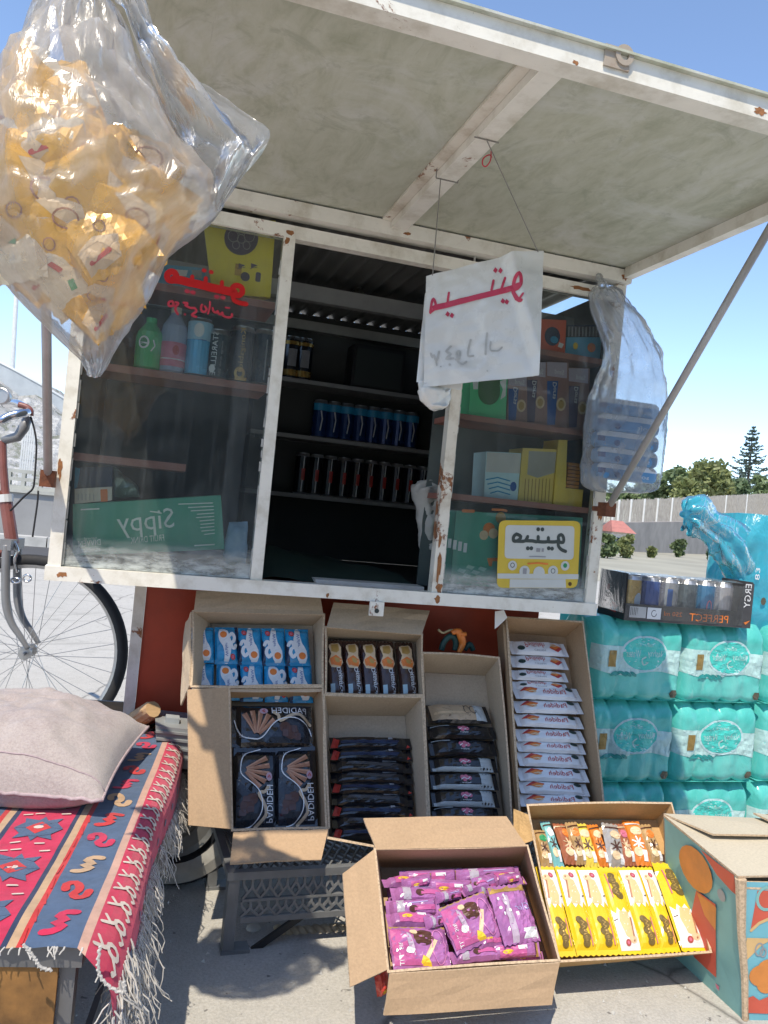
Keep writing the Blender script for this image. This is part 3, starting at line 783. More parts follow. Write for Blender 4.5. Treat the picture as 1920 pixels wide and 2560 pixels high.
# canopy: the raised flap
def canopy_mat():
    m, t, out = new_mat('dirty_canopy_sheet')
    p = N(t, 'BsdfPrincipled', Roughness=0.6); v = coords(t, (7, 2.6, 1), rot=(0, 0, .30)); v1 = coords(t)
    a = noise_tex(t, v, 3.2, 7, 0.68, .5); b = noise_tex(t, v1, 3.4, 6, 0.7, 1.2); s = noise_tex(t, coords(t, (46, 3, 1), rot=(0, 0, .42)), 2.2, 6, .75)
    c = ramp(t, a, [(0.28, (0.36, 0.375, 0.275)), (0.5, (0.485, 0.495, 0.395)), (0.72, (0.56, 0.57, 0.485))])
    c = mixc(t, ramp(t, b, [(0.50, (0, 0, 0)), (0.64, (0.75, 0.75, 0.75))]), c, (0.60, 0.61, 0.565))
    bb = noise_tex(t, v1, 9, 7, 0.75, 1.5); c = mixc(t, ramp(t, bb, [(0.55, (0, 0, 0)), (0.66, (0.6, 0.6, 0.6))]), c, (0.33, 0.345, 0.26))
    c = mixc(t, ramp(t, s, [(0.63, (0, 0, 0)), (0.72, (0.45, 0.45, 0.45))]), c, (0.22, 0.225, 0.165))
    t.links.new(c, p.inputs['Base Color']); t.links.new(bump(t, b, .15, .01), p.inputs['Normal']); t.links.new(p.outputs[0], out.inputs[0]); return m
mb = MB(canopy_mat()); mb.box((.0, -.80, .8845), (1.302, -.004, .888)); can = mb.build('canopy_sheet', kiosk)
kpart('canopy_front_beam', FRAME, [((0, -.792, .852), (1.302, -.757, .8842))])
kpart('canopy_side_beam', FRAME, [((1.277, -.756, .858), (1.300, -.019, .8842))])
kpart('canopy_side_beam', FRAME, [((.0, -.756, .858), (.023, -.019, .8842))])
kpart('canopy_rib', FRAME, [((.660, -.756, .862), (.697, -.019, .8842))])
kpart('canopy_rib', FRAME_RUST, [((.638, -.756, .8785), (.6595, -.019, .8842))])
LUGM = paint_mat('rusty_lug_paint', (.40, .34, .27), (.28, .17, .10), .50)
lg = onY(T_ if False else crop(500, 0, 1.168)(1238, 163), -.795)
mb = MB(LUGM)                                                     # welded lug with a hole
prof = [(.007, 0), (.0145, 0), (.0145, .005), (.007, .005)]
M_ = Matrix.Translation(lg+V((0, .002, 0))) @ Matrix.Rotation(PI/2, 4, 'X')
n_ = 24
for i in range(4):
    (r0, z0), (r1, z1) = prof[i], prof[(i+1) % 4]
    mb.grid(lambda u, v_, r0=r0, r1=r1, z0=z0, z1=z1: M_ @ V(((r0+(r1-r0)*v_)*math.cos(u*2*PI), (r0+(r1-r0)*v_)*math.sin(u*2*PI), z0+(z1-z0)*v_)), n_, 1, closed_u=True)
mb.box((lg.x-.030, -.7955, lg.z-.020), (lg.x-.009, -.7925, lg.z+.010)); mb.box((lg.x-.0089, -.7955, lg.z-.020), (lg.x+.010, -.7925, lg.z-.0125)); mb.build('lug', kiosk)
# struts
def strut(x, a, b, rusty):
    mb = MB(mat('grey_strut_paint', (.40, .39, .385), .5, .25, .15, 30)); mb.tube([V((x, a[0], a[1])), V((x, b[0], b[1]))], .0085, 10); mb.build('strut', kiosk, True)
    mb = MB(RUST); mb.box((x-.014, a[0]-.016, a[1]-.018), (x+.014, a[0]+.022, a[1]+.016)); mb.build('strut_bracket', kiosk); mb = MB(RUST); mb.box((x-.009, b[0]-.02, b[1]-.012), (x+.009, b[0]+.02, b[1]+.012)); mb.build('strut_bracket', kiosk)
sa, sb_ = onX(D(1312, 1100), 1.272), onX(D(1659, 500), 1.272); kk_ = (.872-sa.z)/(sb_.z-sa.z)
strut(1.272, (sa.y, sa.z), (sa.y+(sb_.y-sa.y)*kk_, .872), 0)
kpart('strut_pin', RUST, [((1.262, sa.y+.02, sa.z-.006), (1.274, -.0005, sa.z+.006))])
strut(-.012, (-.028, .215), (-.630, .868), 1)
RUST_D = RUST
# under-frame and wheel of the cart
kpart('under_frame', mat('dark_chassis', (0.05, 0.05, 0.052), 0.7, 0.3, 0.3), [((.30, .28, -.06), (.34, 1.05, -.001)), ((1.15, .28, -.06), (1.19, 1.05, -.001)), ((.32, .60, -.42), (1.2, .66, -.36))])
kpart('rear_leg', STEEL, [((1.15, .95, GZ), (1.18, .98, -.061))])
# unseen wall and building added behind the camera to darken the pane reflections
SLAT = mat('grey_render', (.24, .25, .24), .8, 0, .25, 1.5)  # even grey render of the added wall
sw = thing('reflection_wall', 'grey rendered wall added behind the camera to cover sky reflections in the left pane', 'wall', (-2, -13, GZ))
mb = MB(SLAT); mb.box((-9, -13.3, GZ), (4.2, -13, 4.4)); mb.build('wall_face', sw)
for i in range(7): mb = MB(KERB); mb.box((-9+i*2.1, -12.999, GZ), (-8.7+i*2.1, -12.9, 4.5)); mb.build('pilaster', sw)
mb = MB(KERB); mb.box((-9, -13.32, 4.401), (4.2, -12.96, 4.51)); mb.build('coping', sw)
bd = thing('reflection_building', 'dark brick building added behind the camera to darken reflections in the right pane', 'building', (8.5, -13, GZ))
mb = MB(mat('dark_brick', (.07, .065, .055), .85, 0, .3, 2)); mb.box((4.3, -20, GZ), (16, -13, 10.5)); mb.build('wall', bd)
for i in range(5):
    for k in range(3):
        x = 5.0+i*1.8; z = .4+k*2.6
        mb = MB(mat('dark_pane', (.02, .03, .03), .2)); mb.box((x, -12.99, z), (x+1.0, -12.95, z+1.4)); wn_ = mb.build('window', bd)
        mb = MB(FRAME); mb.box((x-.06, -12.985, z-.07), (x+1.06, -12.93, z-.005)); mb.build('sill', wn_)

def rust_stain(x, z, w_, h_, y, seed):
    rng = random.Random(seed); n = 14; pts = []
    for k in range(n):
        a = 2*PI*k/n; r = rng.uniform(.55, 1.1); pts.append(V((x+math.cos(a)*w_*r, y, z+math.sin(a)*h_*r*(1.5 if math.sin(a) < 0 and k % 2 else 1))))
    mb = MB(RUSTST); mb.face(pts); mb.build('rust_stain', kiosk)
RUSTST = mat('orange_rust_stain', (.30, .13, .05), .9, 0, .45, 90, .4, 200)
for i, (x, z, w_, h_, y) in enumerate(((.866, .10, .006, .040, .0012), (.872, .045, .010, .014, .0012), (.862, .16, .004, .02, .0012), (.868, .02, .009, .010, -.0045), (.436, .815, .011, .007, .0002), (.430, .797, .006, .009, .0012), (.95, .826, .05, .004, .0004), (1.17, .818, .04, .006, .0004), (1.283, .62, .005, .03, -.0006), (1.287, .26, .008, .014, -.0006), (.006, .24, .006, .02, -.0006), (.03, .018, .012, .006, -.0045), (.60, .012, .004, .006, -.0045), (.70, .858, .012, .004, -.0186), (1.28, .862, .012, .008, -.0186))): rust_stain(x, z, w_, h_, y, i)
for i, (x, z, w_, h_) in enumerate(((.690, .856, .006, .003), (1.16, .857, .006, .003), (1.000, .862, .012, .006))): rust_stain(x, z, w_, h_, -.7925, 50+i)
# ---------------------------------------------------------------- goods inside the kiosk
def flatY(y0): return lambda x, z, l=0.0: V((x, y0-l, z))
def pxY(y0, cr): return lambda x, y: ((lambda q: (q.x, q.z))(onY(cr(x, y), y0)))
def quad_box(name, label, cat, cr, quad, y, depth, m, prt=None, group=None, side=None, zbase=None, back=0.0):
    """a carton whose front face is the quadrilateral (TL TR BR BL) at distance y"""
    q = [onY(cr(*p), y) for p in quad]
    if zbase is not None: q[2].z = q[3].z = zbase
    c = (q[2]+q[3])/2
    t = thing(name, label, cat, (c.x, y, min(q[2].z, q[3].z)), group)
    mb = MB(m); ms = side or m
    b = [p+V((0, depth, -back)) for p in q]
    mb.face([q[3], q[2], q[1], q[0]], m); mb.face(b, ms)
    for i in range(4):
        j = (i+1) % 4; mb.face([q[i], q[j], b[j], b[i]], ms)
    mb.build('body' if prt else 'carton_body', t)
    if prt:
        mp = MB(); P = Print(mp, flatY(y), 9.0)
        prt(P, pxY(y, cr)); mp.build('printed_front', t)
    return t
def can_mesh(r, h, body, top, fn=None, n=18):
    mb = MB(body)
    mb.lathe([(r*.82, 0), (r, .006), (r, h-.012), (r*.83, h-.002), (r*.83, h), (r*.78, h-.003)], n, None, top, lambda i: body if i == 1 else top)
    P = Print(mb, lambda x, z, l: V(((r+l)*math.sin(x/r), -(r+l)*math.cos(x/r), z)), .008)
    if fn: fn(P, r, h)
    return mb.mesh('can', smooth=False)
def xz(cr, x, y, yy): q = onY(cr(x, y), yy); return q.x, q.z
ALU = mat('aluminium_lid', (0.62, 0.62, 0.63), 0.3, 0.9, 0.1)
CANBLACK = mat('black_can_lacquer', (0.012, 0.013, 0.018), 0.2, 0.2, 0.2, 20, coat=.5)
CANBLUE = mat('blue_can_lacquer', (0.012, 0.045, 0.17), 0.22, 0.4, 0.2, 20, coat=.5)
CANGOLD = mat('gold_can_band', (0.42, 0.25, 0.06), 0.25, 0.6, 0.15)
# back shelves: cans
def p_blue(P, r, h):
    P.rect(CYAN_PR, -r*1.2, h*.72, r*1.2, h*.9); P.layer().stroke(WHITE_PR, [(0, h*.2), (.004, h*.5), (-.002, h*.7)], .004)
me_blue = can_mesh(.0275, .135, CANBLUE, ALU, p_blue)
rx = [xz(M1, x, 1230, 1.0)[0] for x in (305, 825)]
for i in range(8):
    inst('drink_can', me_blue, TRS(rx[0]+(rx[1]-rx[0])*i/7, 1.0, SZ[1]), 'blue drink can standing %s from the left in the row on the middle back shelf' % ORD[i], 'can', 'blue cans on the middle back shelf')
def p_slim(P, r, h):
    P.stroke(WHITE_PR, [(-.002, h*.06), (0, h*.92)], .0035, False); P.layer().rect(RED_PR, -.006, h*.34, .006, h*.62)
me_slim = can_mesh(.0265, .145, CANBLACK, ALU, p_slim)
rx = [xz(M1, x, 1530, 1.0)[0] for x in (205, 885)]
for i in range(10):
    inst('drink_can', me_slim, TRS(rx[0]+(rx[1]-rx[0])*i/9, 1.0, SZ[2]), 'black can with a white stripe standing %s from the left on the lowest back shelf' % ORD[i], 'can', 'black striped cans on the lowest back shelf')
def p_gold(P, r, h):
    P.rect(CANGOLD, -r*1.3, .012, r*1.3, h*.22); P.rect(CANGOLD, -r*1.3, h*.80, r*1.3, h*.88); P.layer().rect(GREY_PR, -r*.5, h*.3, r*.5, h*.7)
me_gold = can_mesh(.030, .15, CANBLACK, ALU, p_gold)
for i, x in enumerate((142, 215)):
    inst('drink_can', me_gold, TRS(xz(M1, x, 905, 1.0)[0], 1.0, SZ[0]), 'dark can with gold bands, %s one on the top back shelf' % ('left' if i == 0 else 'right'), 'can', 'gold banded cans on the top back shelf')
mb = MB(BLACK_PL); a = xz(M1, 480, 900, 1.0)[0]; b = xz(M1, 770, 900, 1.0)[0]
mb.box((a, .96, SZ[0]), (b, 1.06, SZ[0]+.155)); mb.box((a+.01, .955, SZ[0]+.01), (b-.01, .9595, SZ[0]+.14), DARKGAP)
tag(centre_origin(mb.build('storage_box')), 'black box pushed back on the top back shelf right of the gold banded cans', 'box')
mb = MB(mat('dark_bulb', (.09, .09, .08), .15, 0, .1)); q = onY(M1(530, 470), .60)
prof = [(.006, .05), (.010, .035), (.022, .018), (.026, 0), (.018, -.018), (.004, -.027)]
mb.lathe(prof, 14, Matrix.Translation(q)); mb.tube([q+V((0, 0, .05)), q+V((0, 0, .13))], .003, 6)
tag(centre_origin(mb.build('light_bulb', smooth=False)), 'unlit light bulb hanging from the roof inside the kiosk', 'light bulb')
# pale bundle hanging on the right inside the hatch
rows = [(1490, 900, 985), (1530, 838, 990), (1600, 845, 992), (1660, 865, 985), (1780, 870, 978), (1880, 880, 970), (1960, 900, 960)]
def lumpy(cr, rows, y, thick, nu=22, amp=.012, seed=1, sub=4):
    """a soft body whose outline is given by rows of (y, left, right) pixels at distance y"""
    R_ = smooth_path(rows, sub)
    L = [onY(cr(r[1], r[0]), y) for r in R_]; Rr = [onY(cr(r[2], r[0]), y) for r in R_]
    n = len(R_)-1
    def fn(u, v_):
        j = min(n, int(round(v_*n))); a, b = L[j], Rr[j]; c = (a+b)/2; hw = (b-a)/2
        ang = 2*PI*u; e = min(1, 3.2*min(v_, 1-v_)+.25)
        p = c+hw*math.cos(ang)+V((0, -math.sin(ang)*min(thick, hw.length*.9)*e, 0))
        w_ = fbm(p.x*1+seed, p.y*3, p.z, 26)*amp
        return p+V((math.cos(ang)*w_*.5, -math.sin(ang)*w_, w_*.4))
    return fn, n, nu
fn, n, nu = lumpy(M1, rows, .22, .05, 28, .016, 3, 6)
mb = MB(DIRTY_WHITE); mb.grid(fn, nu, n, closed_u=True)
tag(centre_origin(mb.build('cloth_bundle', smooth=True)), 'crumpled off-white cloth bundle hanging inside the hatch by the right mullion', 'bundle')
mb = MB(mat('dark_green_cloth', (0.008, 0.025, 0.018), .9, 0, .3)); 
mb.grid(lambda u, v_: V((.455+.39*u, .06+.5*v_, .032+.05*math.sin(PI*v_)*(1-.55*u)+.012*fbm(u*3, v_*3)+.03*(1-u)*v_)), 24, 20)
tag(centre_origin(mb.build('cloth', smooth=True)), 'dark green cloth spread on the counter just inside the hatch', 'cloth')

# --- left display
yL = .062
sh = zl[1]
GREENB = mat('green_bottle_plastic', (0.07, 0.46, 0.17), 0.2, 0, 0.15, 20, coat=.4)
def bottle(x, z, r, h, m, cap, label, fn=None, name='bottle'):
    t = thing(name, label, 'bottle', (x, yL, z)); M_ = Matrix.Translation((x, yL, z))
    mb = MB(m); mb.lathe([(r*.8, 0), (r, .006), (r, h*.62), (r*.92, h*.72), (r*.45, h*.88), (r*.36, h*.92)], 20, M_); mb.build('bottle_body', t, smooth=False)
    mb = MB(cap); mb.lathe([(r*.4, h*.915), (r*.4, h), (r*.34, h)], 16, M_); mb.build('cap', t)
    if fn:
        mb = MB(); P = Print(mb, lambda a, b, l: M_ @ V(((r+l)*math.sin(a/r), -(r+l)*math.cos(a/r), b)), .008); fn(P, r, h); mb.build('bottle_label', t)
x0 = xz(Z4, 470, 890, yL)[0]; hh = xz(Z4, 470, 620, yL)[1]-sh
bottle(x0, sh, .030, hh, GREENB, GREENB, 'green plastic bottle standing on the lit end of the upper left shelf', lambda P, r, h: (P.disc(WHITE_PR, -.012, h*.5, .012, .014), P.layer().disc(GREEN_PR, -.012, h*.5, .008, .010), P.stroke(WHITE_PR, [(.005, h*.35), (.012, h*.45), (.008, h*.55)], .003)))
x0 = xz(Z4, 605, 890, yL)[0]; hh = xz(Z4, 605, 560, yL)[1]-sh
CLEARB = mat('pale_blue_bottle', (0.32, 0.38, 0.52), 0.15, 0, 0.1, 20)
bottle(x0, sh, .0285, hh, CLEARB, mat('cream_cap', (.6, .55, .45), .5), 'pale blue bottle with a pink label and a cream cap on the upper left shelf', lambda P, r, h: (P.rect(PINK_PR, -r*1.4, h*.10, r*1.4, h*.46), P.layer().rect(WHITE_PR, -r*1.4, h*.20, r*1.4, h*.215), P.disc(RED_PR, .006, h*.34, .007, .011)))
SKYCAN = mat('sky_blue_can', (0.10, 0.48, 0.80), 0.25, 0.2, 0.1, coat=.4)
def shelf_can(x, ytop, ybot, r, body, fn, label):
    xx = xz(Z4, x, ybot, yL)[0]; h = xz(Z4, x, ytop, yL)[1]-sh
    inst('drink_can', can_mesh(r, h, body, ALU, fn, 22), TRS(xx, yL, sh), label, 'can')
shelf_can(745, 625, 945, .0275, SKYCAN, lambda P, r, h: (P.rect(mat('pale_blue_print', (.35, .58, .74), .35), -r*1.35, h*.62, r*1.35, h*.93), P.layer().disc(WHITE_PR, -.004, h*.78, .011, .016), P.stroke(BLUE_PR, [(-.014, h*.62), (.014, h*.62)], .002)), 'light blue drink can standing third from the left on the upper left shelf')
shelf_can(855, 690, 958, .027, mat('dark_teal_can', (0.012, .035, .045), .25, .2, .2, coat=.4), lambda P, r, h: (P.text(WHITE_PR, 'STARELLITE', -.010, h*.5, h*.86, .012, PI/2), P.layer().text(GREY_PR, 'energy drink 250', .006, h*.42, h*.7, .006, PI/2), P.disc(WHITE_PR, -.012, h*.2, .007, .009)), 'dark can with pale upright lettering left of the gold lettered can')
shelf_can(985, 672, 985, .0285, CANBLACK, lambda P, r, h: (P.text(GOLD_PR, 'Konigsbier', -.001, h*.56, h*.78, .014, PI/2), P.disc(GOLD_PR, -.003, h*.16, .012, .014), P.layer().disc(CANBLACK, -.003, h*.16, .006, .008), P.rect(GOLD_PR, -.012, .004, .014, .012)), 'black can with gold upright lettering on the upper left shelf')
shelf_can(1115, 690, 992, .0285, mat('deep_blue_can', (.008, .02, .035), .3, .2, .2, coat=.3), lambda P, r, h: P.stroke(GREY_PR, [(0, h*.1), (0, h*.8)], .003), 'deep blue can at the right end of the upper left shelf')
# top shelf: yellow pouch and blue box
YP = mat('yellow_pouch', (0.80, 0.66, 0.06), 0.35, 0, 0.12, 9, 0.3, 14)
PURP = mat('dark_purple_print', (0.07, 0.055, 0.12), 0.45, 0, .25, 60)
def pr_pouch(P, px):
    c = [px(1000+96*math.cos(a*2*PI/28), 170+97*math.sin(a*2*PI/28)) for a in range(28)]; P.poly(PURP, c); P.layer()
    for dx, dy, s in ((-45, -10, 26), (45, -10, 26), (0, 5, 20), (-30, 40, 18), (30, 42, 18), (0, -45, 20)):
        P.ring(GREY_PR, *px(1000+dx, 170+dy), .009*s/20, .010*s/20, .0016, 10)
    P.rect(GOLD_PR, px(982, 170)[0], px(0, 200)[1]-.003, px(1020, 170)[0], px(0, 130)[1]-.003)
    for x in (985, 1055):
        P.poly(PURP, [px(x, 312), px(x+38, 325), px(x, 340)]); P.stroke(PURP, [px(x-5, 345), px(x+10, 338), px(x+35, 336)], .0012)
    P.disc(PURP, *px(1022, 388), .0105); P.rect(PURP, *px(1078, 415), *px(1112, 366), .004)
qx = [onY(Z4(*p), .06) for p in ((785, 58), (1195, 72), (1165, 505), (835, 480))]
t = thing('snack_pouch', 'bright yellow pouch with a dark round emblem standing on the top left shelf', 'pouch', (qx[2].x*.5+qx[3].x*.5, .06, zl[0]))
mb = MB(YP)
def pouch(u, v_):
    a = qx[3].lerp(qx[2], u); b = qx[0].lerp(qx[1], u); p = a.lerp(b, v_); k = (4*u*(1-u))**.5*min(1, 5*(1-v_))
    return p+V((0, -.02*k*0, 0))
mb.grid(pouch, 8, 8); mb.grid(lambda u, v_: pouch(u, v_)+V((0, .012+.04*(4*u*(1-u))**.6*min(1, 6*(1-v_)), 0)), 12, 12)
mb.face([qx[3], qx[2], qx[2]+V((0, .012, 0)), qx[3]+V((0, .012, 0))]); mb.face([qx[0], qx[1], qx[1]+V((0, .012, 0)), qx[0]+V((0, .012, 0))])
mb.face([qx[0], qx[3], qx[3]+V((0, .012, 0)), qx[0]+V((0, .012, 0))]); mb.face([qx[1], qx[2], qx[2]+V((0, .012, 0)), qx[1]+V((0, .012, 0))])
mb.build('pouch_body', t); mp = MB(); pr_pouch(Print(mp, flatY(.06), 9.0), pxY(.06, Z4)); mp.build('printed_front', t)
quad_box('carton', 'light blue carton lying on the top left shelf beside the yellow pouch', 'carton', Z4, [(480, 312), (800, 340), (800, 470), (480, 430)], .10, .06, CYAN_PR, lambda P, px: (P.poly(WHITE_PR, [px(600, 345), px(700, 352), px(690, 385), px(610, 380)]), P.layer().poly(GREY_PR, [px(720, 350), px(780, 352), px(775, 400), px(725, 392)])), zbase=zl[0])
# lower left: green drink carton, books, foil
SIPPY = mat('sea_green_carton', (0.12, 0.44, 0.31), 0.6, 0, 0.12, 8)
def pr_sippy(P, px):
    def tx(s, x, y, w_, h_, m=WHITE_PR):
        c = px(x, y); a = px(x+w_/2, y-w_*.045); b = px(x-w_/2, y+w_*.045); hh2 = abs(px(x, y-h_/2)[1]-px(x, y+h_/2)[1])
        P.text(m, s, c[0], c[1], math.hypot(a[0]-b[0], a[1]-b[1]), hh2, math.atan2(a[1]-b[1], a[0]-b[0]))
    LT = mat('pale_green_print', (.82, .90, .85), .5)
    tx('Sippy', 462, 1778, 320, 150, LT); P.stroke(LT, [px(488, 1712), px(520, 1716), px(548, 1722)], .003)
    tx('FRUIT DRINK', 470, 1868, 190, 36, LT); tx('DIVVEN', 145, 1890, 125, 34, LT); tx('natural', 150, 1862, 70, 14, LT)
    P.layer().poly(LT, [px(78, 1925), px(205, 1918), px(205, 1938), px(78, 1945)])
    for i, (l, r_) in enumerate(((645, 840), (700, 845), (715, 845), (750, 847), (745, 847), (765, 848), (770, 848), (768, 848), (775, 850), (790, 850))):
        y = 1668+i*19; P.stroke(LT, [px(l, y+3), px(r_, y-4)], .0022, False)
    P.stroke(LT, [px(735, 1905), px(850, 1898)], .003, False); P.stroke(LT, [px(95, 1702), px(200, 1697)], .003, False)
quad_box('drink_carton', 'green fruit drink carton with mirrored white lettering lying behind the left pane', 'carton', Z4, [(50, 1672), (885, 1622), (905, 1925), (50, 1962)], .055, .11, SIPPY, pr_sippy)
quad_box('paper_box', 'small white box with an orange stripe lying on top of the green drink carton', 'box', Z4, [(60, 1585), (270, 1572), (270, 1650), (60, 1668)], .05, .07, mat('cream_paper', (.62, .57, .48), .7), lambda P, px: (P.poly(ORANGE_PR, [px(205, 1588), px(245, 1586), px(247, 1655), px(208, 1658)]), [P.stroke(GREY_PR, [px(80+i*22, 1612), px(80+i*22, 1650)], .0012, False) for i in range(5)]))
quad_box('case', 'dark navy case with a bright blue edge at the left end of the lower shelf', 'case', Z4, [(62, 1462), (275, 1462), (272, 1575), (58, 1585)], .07, .09, NAVY_PR, lambda P, px: P.poly(CYAN_PR, [px(62, 1462), px(92, 1470), px(75, 1575), px(58, 1585)]))
rows = [(1455, 270, 300), (1500, 272, 345), (1560, 280, 405), (1630, 285, 425)]
fn, n, nu = lumpy(Z4, rows, .10, .02, 18, .010, 5, 4)
mb = MB(mat('grey_green_foil', (.22, .30, .27), .25, .2, .2)); mb.grid(fn, nu, n, closed_u=True); tag(centre_origin(mb.build('foil_sheet')), 'crumpled grey green sheet leaning behind the green drink carton', 'sheet')
rows = [(1770, 930, 1035), (1850, 915, 1035), (1960, 905, 1030), (2010, 900, 1025)]
fn, n, nu = lumpy(Z4, rows, .06, .03, 18, .008, 6, 4)
mb = MB(mat('pale_blue_bag', (.33, .48, .66), .3, 0, .15)); mb.grid(fn, nu, n, closed_u=True); tag(centre_origin(mb.build('small_bag', smooth=True)), 'small pale blue bag standing at the lower right corner of the left pane', 'bag')

# --- right display
CB = mat('brown_biscuit_carton', (0.32, 0.18, 0.165), 0.4, 0, 0.25, 25)
def pr_cookie(x0, x1, y0, y1, lo):
    def f(P, px):
        w_ = x1-x0; h_ = y1-y0
        P.poly(mat('lilac_print', (.50, .43, .52), .4), [px(x0+4, y0+4), px(x1-4, y0+6), px(x1-6, y0+h_*.26), px(x0+4, y0+h_*.22)])
        P.poly(BLUE_PR if lo else PURP, [px(x0+4, y0+h_*.3), px(x0+w_*.55, y0+h_*.3), px(x0+w_*.4, y1-10), px(x0+4, y1-10)]); P.layer()
        c = px(x0+w_*.68, y0+h_*.66); P.disc(CREAM_PR, c[0], c[1], w_*.00011, w_*.00014); P.layer().disc(GOLD_PR, c[0], c[1], w_*.00007, w_*.00009)
        c = px(x0+w_*.35, y0+h_*.45); P.text(WHITE_PR, 'Dorsa', c[0], c[1], .042, .011, PI/2)
        c = px(x0+w_*.6, y0+h_*.16); P.text(WHITE_PR, 'Sand', c[0], c[1], .026, .012)
    return f
yR = .055
for i, (x0, x1, y0, y1) in enumerate(((532, 648, 775, 1052), (640, 757, 698, 1062), (755, 880, 700, 1078), (880, 1002, 735, 1092))):
    quad_box('biscuit_carton', '%s from the left of the four brown biscuit cartons on the middle right shelf' % ORD[i], 'carton', M2, [(x0, y0), (x1, y0+6), (x1-9, y1), (x0-9, y1-6)], yR, .07, CB, pr_cookie(x0-4, x1-6, y0, y1-4, i % 2 == 0), 'brown biscuit cartons on the middle right shelf', zbase=zr[1])
quad_box('green_carton', 'bright green carton with a dark round window, left of the brown biscuit cartons', 'carton', M2, [(318, 770), (530, 775), (515, 1046), (303, 1015)], yR-.01, .08, mat('bright_green_card', (.08, .58, .25), .5, 0, .1), lambda P, px: (P.poly(WHITE_PR, [px(325, 800), px(360, 800), px(355, 860), px(330, 860)]), P.poly(WHITE_PR, [px(480, 815), px(520, 800), px(515, 900), px(485, 920), px(500, 860)]), P.layer().poly(mat('dark_green_print', (.03, .14, .035), .5), [px(420+64*math.cos(a*.3142), 875+75*math.sin(a*.3142)) for a in range(20)]), P.poly(MATS['dark_green_print'], [px(362, 790), px(482, 795), px(484, 870), px(357, 870)])), zbase=zr[1])
quad_box('red_carton', 'red carton with a dark blue round picture on the top right shelf', 'carton', M2, [(722, 455), (866, 462), (856, 675), (712, 665)], yR, .07, mat('red_card', (.72, .13, .06), .5, 0, .12), lambda P, px: (P.disc(NAVY_PR, *px(785, 555), .022, .024), P.layer().disc(CYAN_PR, px(795, 575)[0], px(795, 575)[1], .011, .009), P.poly(WHITE_PR, [px(825, 590), px(850, 600), px(838, 625), px(815, 615)])), zbase=zr[0])
quad_box('striped_tray', 'light blue tray of dark striped packs beside the red carton on the top right shelf', 'tray', M2, [(868, 560), (1085, 560), (1085, 668), (860, 655)], yR+.01, .07, mat('tray_blue', (.08, .36, .56), .5, 0, .1), lambda P, px: (P.disc(ORANGE_PR, *px(1010, 620), .012, .012), P.disc(YELLOW_PR, *px(918, 610), .007, .009), [P.stroke(GREY_PR, [px(880+i*20, 500), px(878+i*20, 556)], .004, False) for i in range(9)], P.poly(NAVY_PR, [px(870, 490), px(1060, 490), px(1062, 498), px(868, 498)])), zbase=zr[0])
quad_box('pale_carton', 'white and pale blue open carton on the lower right shelf', 'carton', M2, [(405, 1218), (605, 1228), (588, 1506), (390, 1490)], yR, .08, mat('pale_blue_card', (.55, .76, .80), .6, 0, .1), lambda P, px: (P.poly(mat('off_white_card', (.62, .61, .57), .7), [px(409, 1222), px(600, 1232), px(597, 1345), px(402, 1335)]), [P.stroke(CYAN_PR, [px(405+8*k, 1380+k*26), px(470, 1368+k*26), px(540, 1388+k*26)], .003) for k in range(4)], P.disc(BLUE_PR, *px(560, 1420), .009, .012)), zbase=zr[2])  # upper front panel in off-white
quad_box('yellow_carton', 'open yellow carton of cream wafers in the middle of the lower right shelf', 'carton', M2, [(615, 1198), (815, 1206), (800, 1520), (588, 1508)], yR-.005, .08, mat('yellow_card', (.75, .56, .14), .55, 0, .12), lambda P, px: (P.poly(mat('grey_card_inside', (.42, .40, .34), .8), [px(650, 1215), px(808, 1222), px(800, 1340), px(700, 1370), px(640, 1350)]), P.layer(), [P.stroke(mat('ochre_line', (.34, .22, .06), .6), [px(630+20*k, 1375), px(622+20*k, 1505)], .0022, False) for k in range(8)]), zbase=zr[2])
quad_box('yellow_carton', 'tall narrow yellow carton standing left of the stack of orange biscuits', 'carton', M2, [(822, 1150), (872, 1152), (858, 1540), (788, 1532)], yR-.012, .08, mat('gold_card', (.80, .58, .09), .5, 0, .1), None, zbase=zr[2])
q = onY(M2(902, 1415), yR); mb = MB(mat('orange_biscuit', (.50, .20, .03), .7, 0, .2, 40, .3))
for k in range(7):
    mb.box((q.x-.018, yR, zr[2]+.048+k*.0095), (q.x+.018, yR+.04, zr[2]+.048+k*.0095+.0075))
mb.box((q.x-.028, yR-.004, zr[2]), (q.x+.030, yR+.05, zr[2]+.046), MATS['gold_card'])
tag(centre_origin(mb.build('biscuit_tray')), 'yellow tray with a stack of orange biscuits on the lower right shelf', 'tray')
def pr_green(P, px):
    for x, y, s in ((420, 1665, 40), (445, 1690, 32), (390, 1700, 30)): P.disc(CREAM_PR if s < 40 else ORANGE_PR, *px(x, y), s*.0004)
    P.layer().disc(GOLD_PR, *px(487, 1600), .014); P.layer().disc(CREAM_PR, *px(487, 1600), .007); P.stroke(ORANGE_PR, [px(440, 1552), px(500, 1555), px(520, 1560)], .006); P.stroke(ORANGE_PR, [px(270, 1560), px(330, 1562)], .008)
    for i in range(6): P.rect(WHITE_PR, px(292+i*31, 0)[0], px(0, 1745+i*6)[1], px(312+i*31, 0)[0], px(0, 1690+i*6)[1])
    P.poly(ORANGE_PR, [px(408, 1832), px(480, 1830), px(480, 1850), px(440, 1850), px(435, 1880), px(420, 1878)])
    for x, y in ((300, 1870), (250, 1890), (330, 1900), (280, 1920), (370, 1880)): P.poly(mat('mint_print', (.35, .58, .48), .5), [px(x, y), px(x+38, y+12), px(x+20, y+30), px(x-14, y+16)])
